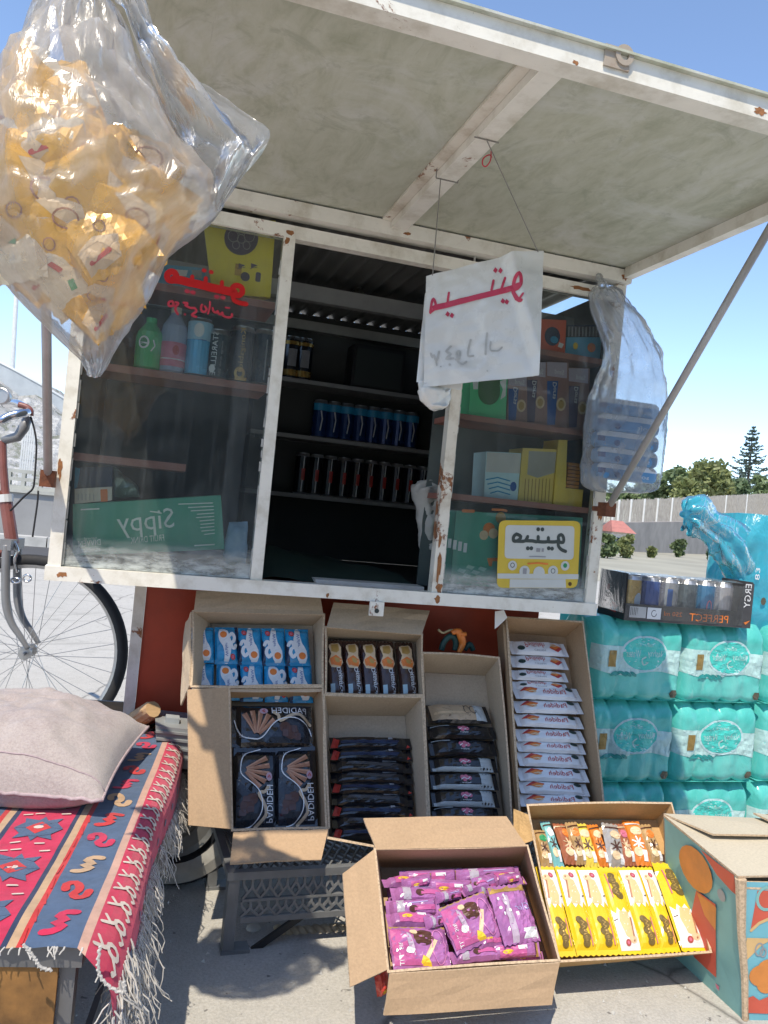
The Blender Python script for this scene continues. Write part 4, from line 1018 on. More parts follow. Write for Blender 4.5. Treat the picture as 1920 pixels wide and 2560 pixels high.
quad_box('large_carton', 'dark green carton with orange pictures standing behind the yellow sticker', 'carton', M2, [(232, 1560), (960, 1600), (940, 2010), (198, 1990)], .04, .14, mat('deep_green_card', (.075, .34, .24), .55, 0, .15), pr_green)

# ---------------------------------------------------------------- lettering and sticker on the panes
yG = .0105
def glass_print(name, parent, fn, cr):
    mp = MB(); fn(Print(mp, flatY(yG), 9.0, .0004), pxY(yG, cr)); return mp.build(name, parent)
def graf(P, px):
    G = GRAFFITI; s = .0021/10                                    # metres per S1 pixel is about 0.00019
    k = (onY(S1(1000, 0), yG)-onY(S1(0, 0), yG)).length/1000
    def st(pts, w_, m=G): P.stroke(m, [px(*p) for p in smooth_path(pts, 3)], w_*k)
    st([(275, 395), (230, 385), (185, 425), (200, 485), (260, 495), (300, 450), (275, 395)], 75)
    st([(270, 480), (350, 490), (440, 515), (560, 540), (700, 575), (860, 610), (1000, 640)], 105)
    for x, y, dy in ((485, 520, 75), (650, 545, 80), (848, 590, 78)): st([(x, y), (x+6, y-dy)], 50)
    st([(1000, 650), (980, 590), (1030, 555), (1090, 580), (1100, 640), (1050, 680), (1000, 650)], 70)
    st([(985, 660), (1000, 730), (1060, 765), (1150, 782)], 60)
    for x, y in ((635, 372), (722, 392)): P.disc(G, *px(x, y), 30*k, 26*k)
    for x, y in ((430, 625), (500, 640), (790, 692), (865, 702)): P.disc(GRAFFITI2, *px(x, y), 34*k, 26*k)
    def t2(pts, w_=30): st(pts, w_, GRAFFITI2)
    t2([(245, 745), (205, 760), (205, 800), (245, 805), (262, 775), (245, 745)]); t2([(255, 800), (300, 800), (320, 770), (290, 760)]); t2([(300, 800), (285, 850), (315, 905)])
    t2([(385, 765), (430, 770), (420, 800), (395, 790), (470, 830), (520, 830), (540, 870), (500, 900), (490, 920), (540, 938)])
    t2([(610, 790), (595, 840), (630, 880), (665, 850), (645, 810)]); t2([(708, 755), (702, 830), (682, 900)], 24)
    t2([(740, 830), (750, 870), (785, 885), (800, 865), (815, 900), (845, 905), (855, 880), (870, 925), (930, 945), (970, 935), (975, 905)]); t2([(895, 825), (945, 830)], 22); P.disc(GRAFFITI2, *px(402, 908), 14*k)
glass_print('painted_lettering', kiosk, graf, S1)
# the sticker is a flat card of its own on the right pane
stk = thing('sticker', 'yellow sticker with a mirrored word and round buttons on the right pane', 'sticker', onY(S3(800, 1260), yG))
def stick(P, px):
    k = (onY(S3(1000, 0), yG)-onY(S3(0, 0), yG)).length/1000
    Y = mat('sticker_yellow', (.62, .45, .05), .45, 0, .1); W_ = mat('sticker_white', (.56, .58, .55), .5, 0, .06); DK = mat('sticker_dark', (.045, .06, .055), .5)
    def rr(m, q, r):
        pts = []
        for i in range(4):
            p = V(q[i]); a = (V(q[i-1])-p).normalized()*r; b = (V(q[(i+1) % 4])-p).normalized()*r
            for t_ in (0, .25, .5, .75, 1): pts.append(px(*((p+a)*(1-t_)**2+p*2*t_*(1-t_)+(p+b)*t_**2)))
        P.poly(m, pts)
    rr(Y, [(262, 335), (1392, 345), (1345, 1272), (228, 1270)], 95); P.layer()
    rr(W_, [(350, 400), (1305, 415), (1290, 880), (335, 862)], 60)
    P.poly(W_, [px(240, 1070), px(1360, 1080), px(1356, 1150), px(238, 1140)]); P.poly(W_, [px(410, 1150), px(1180, 1150), px(1185, 1268), px(405, 1266)]); P.layer()
    for x, y, r in ((445, 960, 62), (612, 1040, 72), (812, 1060, 80), (1005, 1040, 72), (1172, 965, 62)):
        P.disc(W_, *px(x, y), r*k)
    P.layer()
    P.ring(DK, *px(445, 955), 26*k, 28*k, 10*k, 12); P.rect(GREY_PR, *px(585, 1075), *px(645, 1000)); P.ring(DK, *px(1005, 1035), 28*k, 30*k, 8*k, 12); P.disc(GREEN_PR, *px(1172, 960), 30*k, 32*k, 8)
    P.stroke(ORANGE_PR, [px(660, 935), px(800, 925), px(930, 940)], 22*k)
    P.disc(mat('brown_dot', (.10, .05, .01), .6), *px(1240, 1215), 26*k, 26*k)
    def st(pts, w_=44): P.stroke(DK, [px(*p) for p in smooth_path(pts, 3)], w_*k)
    st([(500, 525), (462, 560), (460, 620), (520, 615), (560, 560), (500, 525)]); st([(462, 620), (540, 625), (620, 620), (655, 560)]); st([(640, 618), (720, 620), (790, 630), (800, 560)]); st([(795, 630), (880, 635), (935, 625), (940, 575)]); st([(935, 632), (1010, 635), (1060, 630)])
    st([(1085, 620), (1080, 560), (1120, 535), (1150, 575), (1145, 640), (1085, 640), (1080, 690), (1120, 740), (1180, 765)])
    for x, y in ((800, 460), (858, 462), (655, 722), (705, 722), (945, 722), (992, 727)): P.disc(DK, *px(x, y), 26*k)
    P.rect(GREY_PR, *px(770, 770), *px(830, 722)); P.rect(GREY_PR, *px(845, 770), *px(880, 722)); P.stroke(GREY_PR, [px(680, 835), px(900, 840)], 14*k)
mp = MB(); stick(Print(mp, flatY(yG), 9.0, .0005, .0004), pxY(yG, S3)); mp.build('sticker_face', stk)
# ---------------------------------------------------------------- soft packs
def pack_surf(w_, h_, t_, seed=0, wr=.0012, crimp=.88):
    def s(x, y, l=0.0):
        a = min(1, abs(2*x/w_)); b = min(1, abs(2*y/h_)/crimp)
        z = t_*max(0, 1-a**3.2)**.55*max(0, 1-b**5)**.6
        z += wr*fbm(x+seed, y-seed*.7, 0, 55)*max(.15, 1-b**4)
        return V((x, y, z+l))
    return s
def pack_mesh(name, w_, h_, t_, m, fn=None, seed=0, wr=.0012, nx=10, ny=14, zig=True, maxlen=None, back=None):
    s = pack_surf(w_, h_, t_, seed, wr); mb = MB(m)
    def pt(u, v_, sg):
        x = (u-.5)*w_; y = (v_-.5)*h_
        p = s(x, y)
        if zig and (v_ < .001 or v_ > .999): p.y += (.0016 if int(round(u*nx)) % 2 else -.0016)
        if sg < 0: p.z = -p.z*.8-.0004
        return p
    mb.grid(lambda u, v_: pt(u, v_, 1), nx, ny); mb.grid(lambda u, v_: pt(1-u, v_, -1), nx, ny, back or m)
    if fn: fn(Print(mb, s, maxlen or min(w_, h_)*.22, .0007, .00035), w_, h_)
    return mb.mesh(name)
def put(F, cr, q, depth):
    """centre, size and turn of the pixel quadrilateral TL TR BR BL on the plane at a depth below the rim"""
    if len(q) == 4 and not isinstance(q[0], tuple): x0, y0, x1, y1 = q; q = ((x0, y0), (x1, y0), (x1, y1), (x0, y1))
    p = [F.px(cr(*k), -depth) for k in q]
    c = (p[0]+p[1]+p[2]+p[3])/4; ex = (p[1]-p[0]+p[2]-p[3])/2; ey = (p[0]-p[3]+p[1]-p[2])/2
    return c, ex.length, ey.length, math.atan2(ex.y, ex.x)
def place(F, cr, q, depth, name, me, mw, mh, label, cat, group, rx=0, ry=0, flip=False, dz=0, turn=0.0):
    c, w_, h_, a = put(F, cr, q, depth)
    if flip: a += PI
    if turn: a += turn; w_, h_ = h_, w_
    M_ = F.M @ Matrix.Translation((c.x, c.y, c.z+dz)) @ Matrix.Rotation(a, 4, 'Z') @ Matrix.Rotation(rx, 4, 'X') @ Matrix.Rotation(ry, 4, 'Y') @ Matrix.Diagonal((w_/mw, h_/mh, 1, 1))
    return inst(name, me, M_, label, cat, group)

# ---------------------------------------------------------------- cardboard boxes
def open_box(name, label, F, rim, base, m=CARD, t_=.0045, flaps=(), group=None, minside=None):
    root = thing(name, label, 'cardboard box', F.M @ ((base[2]+base[3])/2), group)
    cr_ = sum(rim, V())/4; cb = sum(base, V())/4
    def off(p, c, k): d = V((1 if p.x > c.x else -1, 1 if p.y > c.y else -1, 0)); return p+d*k
    ro = [off(p, cr_, t_) for p in rim]; bo = [off(p, cb, t_) for p in base]
    W = lambda L: [F.M @ p for p in L]
    for i in range(4):
        j = (i+1) % 4; mb = MB(m); n = 6
        # a wall bows slightly
        a, b, c, d = rim[i], rim[j], base[j], base[i]; A, B, C_, D_ = ro[i], ro[j], bo[j], bo[i]
        nrm = ((A+B)/2-(a+b)/2).normalized(); bow = random.uniform(-.003, .004)
        def wall(p0, p1, p2, p3): return lambda u, v_: F.M @ (p0.lerp(p1, u).lerp(p3.lerp(p2, u), v_)+nrm*bow*math.sin(PI*u)*(1-v_*.6)+V((0, 0, .0016*fbm(u*3+i, v_, bow*99, 2.5)*(1-v_))))
        mb.grid(wall(a, b, c, d), n, 3, m); mb.grid(wall(B, A, D_, C_), n, 3, m)
        e = mb.slot(CARD_E); fi, fo = wall(a, b, c, d), wall(A, B, C_, D_)
        for k in range(n):
            u0, u1 = k/n, (k+1)/n; mb.face([fi(u0, 0), fo(u0, 0), fo(u1, 0), fi(u1, 0)], CARD_E)
        mb.face([fi(0, 0), fi(0, 1), fo(0, 1), fo(0, 0)], m); mb.face([fi(1, 0), fo(1, 0), fo(1, 1), fi(1, 1)], m)
        mb.build('wall', root)
    mb = MB(m); lift = V((0, 0, .002)); mb.hexa(W([p+lift for p in base]), W([p+V((0, 0, -t_)) for p in base])); mb.build('base', root)
    for q in flaps:                                    # q: hinge a, hinge b, far b, far a (local)
        q = [V(p) for p in q]; nn = (q[1]-q[0]).cross(q[3]-q[0]).normalized()*t_*.8
        mb = MB(m); nu, nv = 8, 5; curl = random.uniform(.002, .006); sd = random.random()*50
        def fl(u, v_, o): return F.M @ (q[0].lerp(q[1], u).lerp(q[3].lerp(q[2], u), v_)+nn*o+nn.normalized()*(curl*v_*v_*(1-.6*abs(2*u-1))+.0025*fbm(u*2+sd, v_*2, 0, 1.4)))
        mb.grid(lambda u, v_: fl(u, v_, .5), nu, nv); mb.grid(lambda u, v_: fl(1-u, v_, -.5), nu, nv)
        for k in range(nu):
            for vv in (0, 1): mb.face([fl(k/nu, vv, -.5), fl((k+1)/nu, vv, -.5), fl((k+1)/nu, vv, .5), fl(k/nu, vv, .5)], CARD_E)
        for k in range(nv):
            for uu in (0, 1): mb.face([fl(uu, k/nv, -.5), fl(uu, (k+1)/nv, -.5), fl(uu, (k+1)/nv, .5), fl(uu, k/nv, .5)], CARD_E)
        mb.build('flap', root)
    return root
TH = math.radians(30); NB = V((0, -math.cos(TH), math.sin(TH))); PB = V((0, .085, -.04))
BG = 'cardboard boxes of sweets leaning under the kiosk counter'
def mkbox(label, cr, rimq, baseq, depth, P0=PB, n=NB, m=CARD, flapf=None, group=BG):
    F, rim = frame_quad([cr(*p) for p in rimq], P0, n)
    base = [F.px(cr(*p), -depth) for p in baseq]
    fl = flapf(F, rim, lambda x, y, d: F.px(cr(x, y), d)) if flapf else ()
    open_box('cardboard_box', label, F, rim, base, m, flaps=fl, group=group); return F

# A: blue wafers
FA = mkbox('open cardboard box of blue wafer packs, upper left of the leaning boxes', M4, [(115, 130), (955, 150), (945, 608), (105, 605)], [(228, 208), (884, 220), (900, 610), (205, 600)], .085, m=CARD_G,
           flapf=lambda F, r, px: ([r[0], r[1], px(930, 12, .0), px(132, -6, .0)], [r[3]+V((-.005, 0, 0)), r[0]+V((-.005, 0, 0)), px(62, 215, -.05), px(35, 735, -.03)], [r[2]+V((0, -.006, -.003)), r[3]+V((0, -.006, -.003)), px(110, 640, -.008), px(940, 642, -.008)]))
BLUEW = mat('blue_wafer_wrapper', (0.02, 0.27, 0.52), 0.25, 0, 0.2, 30, 0.2, 45, coat=.3)
def pr_blue(P, w_, h_):
    P.poly(NAVY_PR, [(-.5*w_, -.5*h_), (-.36*w_, -.5*h_), (-.40*w_, .0), (-.5*w_, .2*h_)]); P.layer()
    P.stroke(WHITE_PR, [(x*w_, y*h_) for x, y in smooth_path([(.0, .44), (-.04, .22), (-.01, .0), (.10, -.18), (.16, -.38)], 3)], [w_*k for k in (.20, .22, .24, .28, .32, .35, .40, .44, .47, .48, .46, .42, .34)])
    P.stroke(WHITE_PR, [(x*w_, y*h_) for x, y in smooth_path([(-.40, .02), (-.34, .10), (-.24, .08), (-.20, -.04), (-.30, -.08), (-.34, -.2), (-.24, -.30), (-.14, -.24)], 3)], w_*.14)
    P.layer().disc(ORANGE_PR, .14*w_, -.27*h_, .15*w_, .09*h_); P.disc(RED_PR, -.27*w_, .33*h_, .10*w_, .08*h_, rot=.4); P.layer().disc(PINK_PR, -.27*w_, .33*h_, .06*w_, .045*h_)
    P.text(BLUE_PR, 'Wafer', .0*w_, .14*h_, h_*.36, w_*.13, PI/2)
meA = pack_mesh('wafer_pack', .058, .096, .011, BLUEW, pr_blue, 1, zig=False, maxlen=.012)
ga = 'blue and white wafer packs in the upper left box'
for j, (cols, y0, y1, lab) in enumerate((([(200, 248), (250, 401), (403, 556), (556, 708), (710, 866)], 228, 462, 'upper'), ([(200, 247), (262, 415), (416, 566), (572, 726), (732, 886)], 462, 700, 'lower'))):
    for i, (a, b) in enumerate(cols):
        if i == 0: a = b-150
        fl = (j, i) in ((0, 1), (1, 1), (1, 3))
        place(FA, M4, (a, y0+i*3, b-3, y1+i*5), .058+.004*j, 'wafer_pack', meA, .058, .096, '%s blue wafer pack from the left in the %s row%s' % (ORD[i], lab, ', upside down' if fl else ''), 'wafer pack', ga, flip=fl, rx=random.uniform(-.05, .05))
# B: brown cake bars
FB = mkbox('open cardboard box of brown cake bars with its flap standing up behind', M4, [(975, 232), (1590, 280), (1600, 662), (975, 650)], [(986, 312), (1548, 330), (1556, 655), (980, 648)], .085, m=CARD_G,
           flapf=lambda F, r, px: ([r[0], r[1], px(1642, 125, -.01), px(1020, 72, -.01)],))
BROWNW = mat('dark_brown_wrapper', (0.045, 0.020, 0.015), 0.2, 0, 0.25, 30, 0.3, 45, coat=.4)
def pr_bar(P, w_, h_):
    P.poly(CREAM_PR, [(x*w_, y*h_) for x, y in ((-.30, .44), (.22, .46), (.36, .36), (.30, .22), (.40, .10), (.18, .0), (-.30, .02), (-.42, .12), (-.26, .24), (-.36, .36))]); P.layer().poly(GOLD_PR, [(x*w_, y*h_) for x, y in ((-.22, .40), (.20, .42), (.22, .30), (.05, .26), (-.24, .28))]); P.poly(ORANGE_PR, [(x*w_, y*h_) for x, y in ((-.36, .16), (.0, .22), (.34, .14), (.26, .03), (-.1, .05), (-.3, .06))]); P.layer().poly(GOLD_PR, [(x*w_, y*h_) for x, y in ((-.1, .18), (.2, .16), (.18, .09), (-.05, .1))])
    P.text(WHITE_PR, 'Dream', .10*w_, -.14*h_, h_*.30, w_*.22, PI/2); P.text(WHITE_PR, 'Hearty Cake', .22*w_, -.25*h_, h_*.4, w_*.22, PI/2); P.rect(mat('pale_blue_tab', (.40, .55, .62), .4), -.40*w_, -.44*h_, -.16*w_, -.25*h_)
meB = pack_mesh('cake_bar', .040, .15, .012, BROWNW, pr_bar, 4, maxlen=.011)
for i, (a, b) in enumerate(((972, 1082), (1086, 1195), (1198, 1306), (1312, 1422), (1436, 1548))):
    place(FB, M4, ((a-4, 312+i*3), (b-2, 312+i*3), (b+16, 705), (a+14, 705)), .055, 'cake_bar', meB, .04, .15, '%s brown cake bar from the left in the box with the standing flap' % ORD[i], 'cake bar', 'brown cake bars in the box with the standing flap', rx=random.uniform(-.04, .04), dz=random.uniform(-.004, .003))
# C: black wafer packs
FC = mkbox('open cardboard box of three large black wafer packs with a wide left flap', M4, [(352, 620), (945, 610), (985, 1520), (372, 1535)], [(362, 715), (878, 712), (912, 1518), (372, 1532)], .085, m=CARD,
           flapf=lambda F, r, px: ([r[3]+V((-.005, 0, 0)), r[0]+V((-.005, 0, 0)), px(72, 635, .0), px(78, 1512, .02)], [r[2]+V((0, -.006, 0)), r[3]+V((0, -.006, 0)), F.px(N4(556, 524), .035), F.px(N4(1208, 492), .035)]))
def pr_pad(P, w_, h_):
    P.poly(mat('dark_slate_print', (.020, .026, .038), .3), [(-.44*w_, -.46*h_), (.44*w_, -.46*h_), (.44*w_, -.10*h_), (.10*w_, -.16*h_), (-.44*w_, .1*h_)]); P.layer()
    P.disc(CHOC_PR, -.20*w_, -.22*h_, .16*w_, .09*h_); P.disc(CHOC_PR, -.08*w_, -.14*h_, .13*w_, .07*h_)
    for x, y in ((-.30, -.30), (-.12, -.26), (-.22, -.14)): P.layer().rect(mat('plum_print', (.09, .05, .05), .4), (x-.08)*w_, (y-.035)*h_, (x+.08)*w_, (y+.035)*h_, .003)
    P.layer()
    org = (-.30*w_, .23*h_)
    for k, (a, ln) in enumerate(((24, .36), (6, .36), (-13, .35), (-32, .34), (-50, .32))):
        a = math.radians(a); c, s = math.cos(a), math.sin(a); L = ln*h_; wd = .046*h_
        x0, y0 = org[0]+.04*h_*c, org[1]+.04*h_*s-.02*h_
        P.poly(WAFER_PR, [(x0-s*wd*.3, y0+c*wd*.3), (x0+c*L*.8-s*wd, y0+s*L*.8+c*wd), (x0+c*L*.8+s*wd*.4, y0+s*L*.8-c*wd*.4), (x0+s*wd*.3, y0-c*wd*.3)])
        P.layer().poly(mat('pale_wafer_print', (.50, .27, .17), .45), [(x0-s*wd*.3, y0+c*wd*.3), (x0+c*L*.8-s*wd, y0+s*L*.8+c*wd), (x0+c*L*.77-s*wd*.45, y0+s*L*.77+c*wd*.45), (x0, y0)])
    P.layer()
    P.stroke(mat('beige_band_print', (.55, .42, .28), .4), [(x*w_, y*h_) for x, y in smooth_path([(.28, -.0), (.20, -.06), (.06, -.08), (.20, -.22), (.22, -.34), (.0, -.47)], 4)], w_*.075)
    P.layer().stroke(WHITE_PR, [(x*w_, y*h_) for x, y in smooth_path([(.12, .47), (-.26, .40), (-.36, .26), (-.32, .14), (.0, .0), (.13, -.14), (.12, -.30), (-.06, -.44), (-.26, -.48)], 4)], w_*.024)
    P.disc(mat('lilac_badge', (.50, .34, .40), .4), .30*w_, .12*h_, .075*w_, .052*h_); P.layer().stroke(RED_PR, [(.27*w_, .11*h_), (.30*w_, .14*h_), (.33*w_, .11*h_)], .0025)
    P.text(WHITE_PR, 'PADIDEH', .32*w_, -.20*h_, h_*.44, w_*.15, -PI/2); P.text(GREY_PR, 'DARK CHOCOLATE', .20*w_, -.30*h_, h_*.24, w_*.03, -PI/2); P.text(GREY_PR, '24', -.28*w_, .40*h_, w_*.08, h_*.04)
meC = pack_mesh('wafer_pack', .105, .20, .016, BLACK_FOIL, pr_pad, 9, .0016, 12, 18, maxlen=.022)
gc = 'large black wafer packs in the box with the left flap'
c_, w1, h1, a1 = put(FC, M4, (360, 735, 880, 1010), .05)
M_ = FC.M @ Matrix.Translation((c_.x, c_.y, c_.z)) @ Matrix.Rotation(PI/2+a1, 4, 'Z') @ Matrix.Rotation(.12, 4, 'Y') @ Matrix.Diagonal((h1/.105, w1/.20, 1, 1))
inst('wafer_pack', meC, M_, 'black wafer pack lying on its side at the top of the box', 'wafer pack', gc)
place(FC, M4, ((366, 1012), (642, 1006), (652, 1545), (372, 1550)), .046, 'wafer_pack', meC, .105, .20, 'left one of the two upright black wafer packs', 'wafer pack', gc, ry=.04)
place(FC, M4, ((640, 1002), (902, 1000), (915, 1528), (650, 1538)), .046, 'wafer_pack', meC, .105, .20, 'right one of the two upright black wafer packs', 'wafer pack', gc, ry=-.05)
# D: glossy black packs with red tips
FD = mkbox('open cardboard box of glossy black packs, some with red tips, below the cake bars', M4, [(966, 672), (1590, 686), (1632, 1700), (985, 1585)], [(986, 800), (1482, 806), (1545, 1690), (995, 1580)], .10, m=CARD_G)
def pr_dk(P, w_, h_):
    P.poly(RED_PR, [(-.5*w_, -.4*h_), (-.42*w_, -.45*h_), (-.39*w_, .1*h_), (-.45*w_, .46*h_)]); P.poly(GREY_PR, [(.20*w_, .1*h_), (.26*w_, .14*h_), (.25*w_, .32*h_), (.20*w_, .28*h_)])
    P.poly(RED_PR, [(.43*w_, -.4*h_), (.48*w_, -.3*h_), (.45*w_, -.1*h_)]); P.poly(NAVY_PR, [(-.38*w_, -.2*h_), (.30*w_, -.25*h_), (.34*w_, .05*h_), (-.38*w_, .02*h_)])
def side_pack(name, w_, h_, t_, m, fn, seed, maxlen=.014):
    """a pack whose sealed ends are left and right"""
    s0 = pack_surf(h_, w_, t_, seed, .0022, .86); s = lambda x, y, l=0.0: (lambda q: V((q.y, -q.x, q.z)))(s0(-y, x, l))
    mb = MB(m); nx, ny = 16, 8
    mb.grid(lambda u, v_: s((u-.5)*w_, (v_-.5)*h_), nx, ny); mb.grid(lambda u, v_: (lambda q: V((q.x, q.y, -q.z*.8-.0004)))(s((.5-u)*w_, (v_-.5)*h_)), nx, ny)
    if fn: fn(Print(mb, s, maxlen, .0007, .00035), w_, h_)
    return mb.mesh(name)
meD = side_pack('snack_pack', .21, .052, .013, BLACK_FOIL, pr_dk, 3)
meD2 = side_pack('snack_pack', .21, .052, .013, BLACK_FOIL, lambda P, w_, h_: (P.poly(GREY_PR, [(.12*w_, .2*h_), (.30*w_, .22*h_), (.29*w_, .30*h_), (.12*w_, .28*h_)]), P.poly(mat('smoke_print', (.06, .06, .065), .3), [(-.34*w_, -.1*h_), (.2*w_, -.2*h_), (.3*w_, .1*h_), (-.3*w_, .15*h_)])), 41)
ys = [935, 1010, 1085, 1160, 1230, 1300, 1375, 1450, 1520]
for i, y in enumerate(ys):
    place(FD, M4, ((998+i*2, y), (1520+i*3, y+10), (1522+i*3, y+98), (998+i*2, y+88)), .072-.0028*i*.6, 'snack_pack', meD2 if i in (2, 3, 5, 7) else meD, .21, .052, '%s glossy black pack from the top of the box below the cake bars' % ORD[i], 'snack pack', 'glossy black packs below the cake bars', rx=-.45+random.uniform(-.1, .1), ry=random.uniform(-.03, .03))
# E: black packs with pink emblem
FE = mkbox('half empty cardboard box with black packs with pink emblems', N1, [(122, 428), (720, 466), (822, 1800), (182, 1760)], [(132, 582), (612, 606), (765, 1790), (172, 1750)], .10, m=CARD_G)
def pr_pk(white):
    def f(P, w_, h_):
        if white: P.rect(mat('pale_grey_print', (.50, .54, .54), .35), .22*w_, -.5*h_, .43*w_, .46*h_); P.rect(MATS['pale_grey_print'], -.48*w_, -.5*h_, .24*w_, -.30*h_)
        else: P.rect(MATS.get('pale_grey_print') or mat('pale_grey_print', (.50, .54, .54), .35), -.46*w_, .30*h_, -.2*w_, .36*h_)
        P.layer()
        for x, y, r in ((-.05, .12, .036), (.005, .16, .03), (.05, .06, .034), (-.02, -.02, .03)): P.disc(PINK_PR, x*w_, y*h_, r*w_, .13*h_)
        P.layer().stroke(WHITE_PR, [(-.07*w_, -.02*h_), (-.03*w_, .10*h_), (.02*w_, -.02*h_), (.06*w_, .12*h_)], .0028); P.text(WHITE_PR, 'wafers', .0, -.20*h_, w_*.13, h_*.10)
    return f
meE0 = side_pack('snack_pack', .19, .052, .013, BLACK_FOIL, pr_pk(False), 5); meE1 = side_pack('snack_pack', .19, .052, .013, BLACK_FOIL, pr_pk(True), 6)
def pr_tan(P, w_, h_): P.rect(mat('pale_tan_print', (.52, .38, .24), .4), -.46*w_, -.42*h_, .24*w_, .44*h_); P.layer().rect(MATS['pale_grey_print'], .24*w_, -.45*h_, .42*w_, .4*h_); [P.ring(BLACK_PR, (.12+.1*k)*w_, .1*h_, .05*w_, .22*h_, .002, 12) for k in range(2)]; P.stroke(CREAM_PR, [(-.4*w_, -.1*h_), (.1*w_, -.05*h_)], .008)
meE2 = side_pack('snack_pack', .19, .06, .012, BLACK_FOIL, pr_tan, 7)
ge = 'black packs with pink emblems in the half empty box'
place(FE, N1, ((155, 818), (640, 830), (648, 1010), (160, 1000)), .075, 'snack_pack', meE2, .19, .06, 'tan and black pack lying on top of the black packs in the half empty box', 'snack pack', ge, rx=-.5)
for i, (y0, y1, wt) in enumerate(((995, 1112, 0), (1108, 1245, 0), (1250, 1372, 1), (1372, 1512, 1), (1512, 1650, 1), (1645, 1770, 0))):
    place(FE, N1, ((160+i*6, y0), (690+i*6, y0+8), (696+i*6, y1+14), (164+i*6, y1+2)), .066-.002*i, 'snack_pack', meE1 if wt else meE0, .19, .052, '%s black pack with a pink emblem%s, counted from the top' % (ORD[i], ' and a pale end' if wt else ''), 'snack pack', ge, rx=-.35+random.uniform(-.1, .1))
# F: white wafer packs in the tall box
FF = mkbox('tall cardboard box of white wafer packs next to the water packs', N1, [(792, 142), (1390, 180), (1556, 1640), (896, 1700)], [(722, 262), (1252, 298), (1440, 1640), (832, 1745)], .10, m=CARD,
           flapf=lambda F, r, px: ([r[3], r[0]+V((-.004, -.03, 0)), px(760, 175, -.02), px(866, 1700, -.02)],))
def pr_wh(P, w_, h_):
    P.poly(RED_PR, [(-.42*w_, .0), (-.30*w_, .34*h_), (-.16*w_, .12*h_), (-.22*w_, -.12*h_)]); P.layer().poly(ORANGE_PR, [(-.36*w_, -.02*h_), (-.26*w_, .2*h_), (-.16*w_, .06*h_), (-.26*w_, -.2*h_)]); P.disc(CREAM_PR, -.25*w_, -.10*h_, .06*w_, .10*h_)
    P.text(RED_PR, 'Padideh', .08*w_, -.06*h_, w_*.34, h_*.36); P.text(GREY_PR, 'CREAM', .02*w_, .30*h_, w_*.2, h_*.10)
    P.disc(mat('dark_green_badge', (.02, .05, .045), .35), .33*w_, .16*h_, .06*w_, .16*h_)
meF = side_pack('wafer_pack', .175, .046, .011, WHITE_FOIL, pr_wh, 8, .012)
gf = 'white wafer packs in the tall box'
for i, (y0, y1) in enumerate(((312, 450), (428, 552), (548, 648), (640, 720))):
    place(FF, N1, ((808+i*8, y0), (1262+i*2, y0+28), (1262+i*2, y1+16), (808+i*8, y1-4)), .066, 'wafer_pack', meF, .175, .046, '%s white wafer pack of the upper stack in the tall box, print upside down' % ORD[i], 'wafer pack', gf, rx=.4, flip=True)
for i, (y0, y1) in enumerate(((682, 806), (798, 912), (912, 1022), (1025, 1140), (1130, 1222), (1218, 1336), (1336, 1452), (1446, 1556), (1548, 1650))):
    s = i*7
    place(FF, N1, ((838+s*.9, y0-10), (1366+s*1.4, y0+8), (1370+s*1.4, y1+16), (842+s*.9, y1-2)), .060-.0015*i, 'wafer_pack', meF, .175, .046, '%s white wafer pack of the lower stack in the tall box' % ORD[i], 'wafer pack', gf, rx=-.42+random.uniform(-.06, .06), ry=random.uniform(-.03, .03))
# bright cloth tool bundle in the gap above the half empty box
q = [onY(N1(*p), .10) for p in ((245, 395), (330, 245), (460, 270), (420, 425))]
t = thing('pliers', 'orange and dark green handled tool lying in the gap above the half empty box', 'tool', q[3])
TG1 = mat('dark_green_handle', (.02, .07, .06), .5, 0, .2); mb = MB(TG1)
def n1(x, y, yy=.10): return onY(N1(x, y), yy)
mb.tube(smooth_path([n1(265, 400), n1(290, 330), n1(345, 285), n1(380, 330), n1(375, 400)], 5), .008, 8); mb.tube(smooth_path([n1(450, 400, .11), n1(490, 350, .11), n1(520, 400, .11)], 5), .007, 8); mb.build('green_handle', t, True)
mb = MB(ORANGE_PR); mb.tube(smooth_path([n1(350, 262, .09), n1(400, 250, .09), n1(425, 300, .09), n1(435, 350, .09), n1(405, 420, .09)], 5), [.006+.004*math.sin(PI*k/20) for k in range(21)], 8); mb.tube([n1(415, 275, .085), n1(462, 272, .085)], .006, 7); mb.build('orange_handle', t, True)
mb = MB(mat('pale_cord', (.45, .36, .2), .8)); mb.tube(smooth_path([n1(240, 235, .1), n1(280, 262, .1), n1(340, 240, .1), n1(400, 250, .1)], 5), .003, 6); mb.build('cord', t, True)
# tab of the rail, white torn tape at the corner of the tall box
q = onY(M4(1298, 115), -.008); mb = MB(FRAME)
mb.box((q.x-.017, -.012, q.z-.014), (q.x+.017, -.0045, .004)); mb.build('lock_tab', kiosk)
mb = MB(DARKGAP); mb.lathe([(.0055, 0), (.0055, .0012)], 12, Matrix.Translation((q.x, -.0122, q.z-.002)) @ Matrix.Rotation(PI/2, 4, 'X')); mb.build('keyhole', kiosk)
q = [onY(N1(*p), .06) for p in ((695, 92), (765, 80), (792, 140), (720, 210), (692, 232))]
mb = MB(WHITE_PR); nn = V((0, -.001, 0)); mb.face([p for p in q]); mb.face([p+V((0, .001, 0)) for p in reversed(q)])
for i in range(5): mb.face([q[i], q[i]+V((0, .001, 0)), q[(i+1) % 5]+V((0, .001, 0)), q[(i+1) % 5]])
tag(centre_origin(mb.build('paper_scrap')), 'torn white paper scrap at the top left corner of the tall box', 'paper')

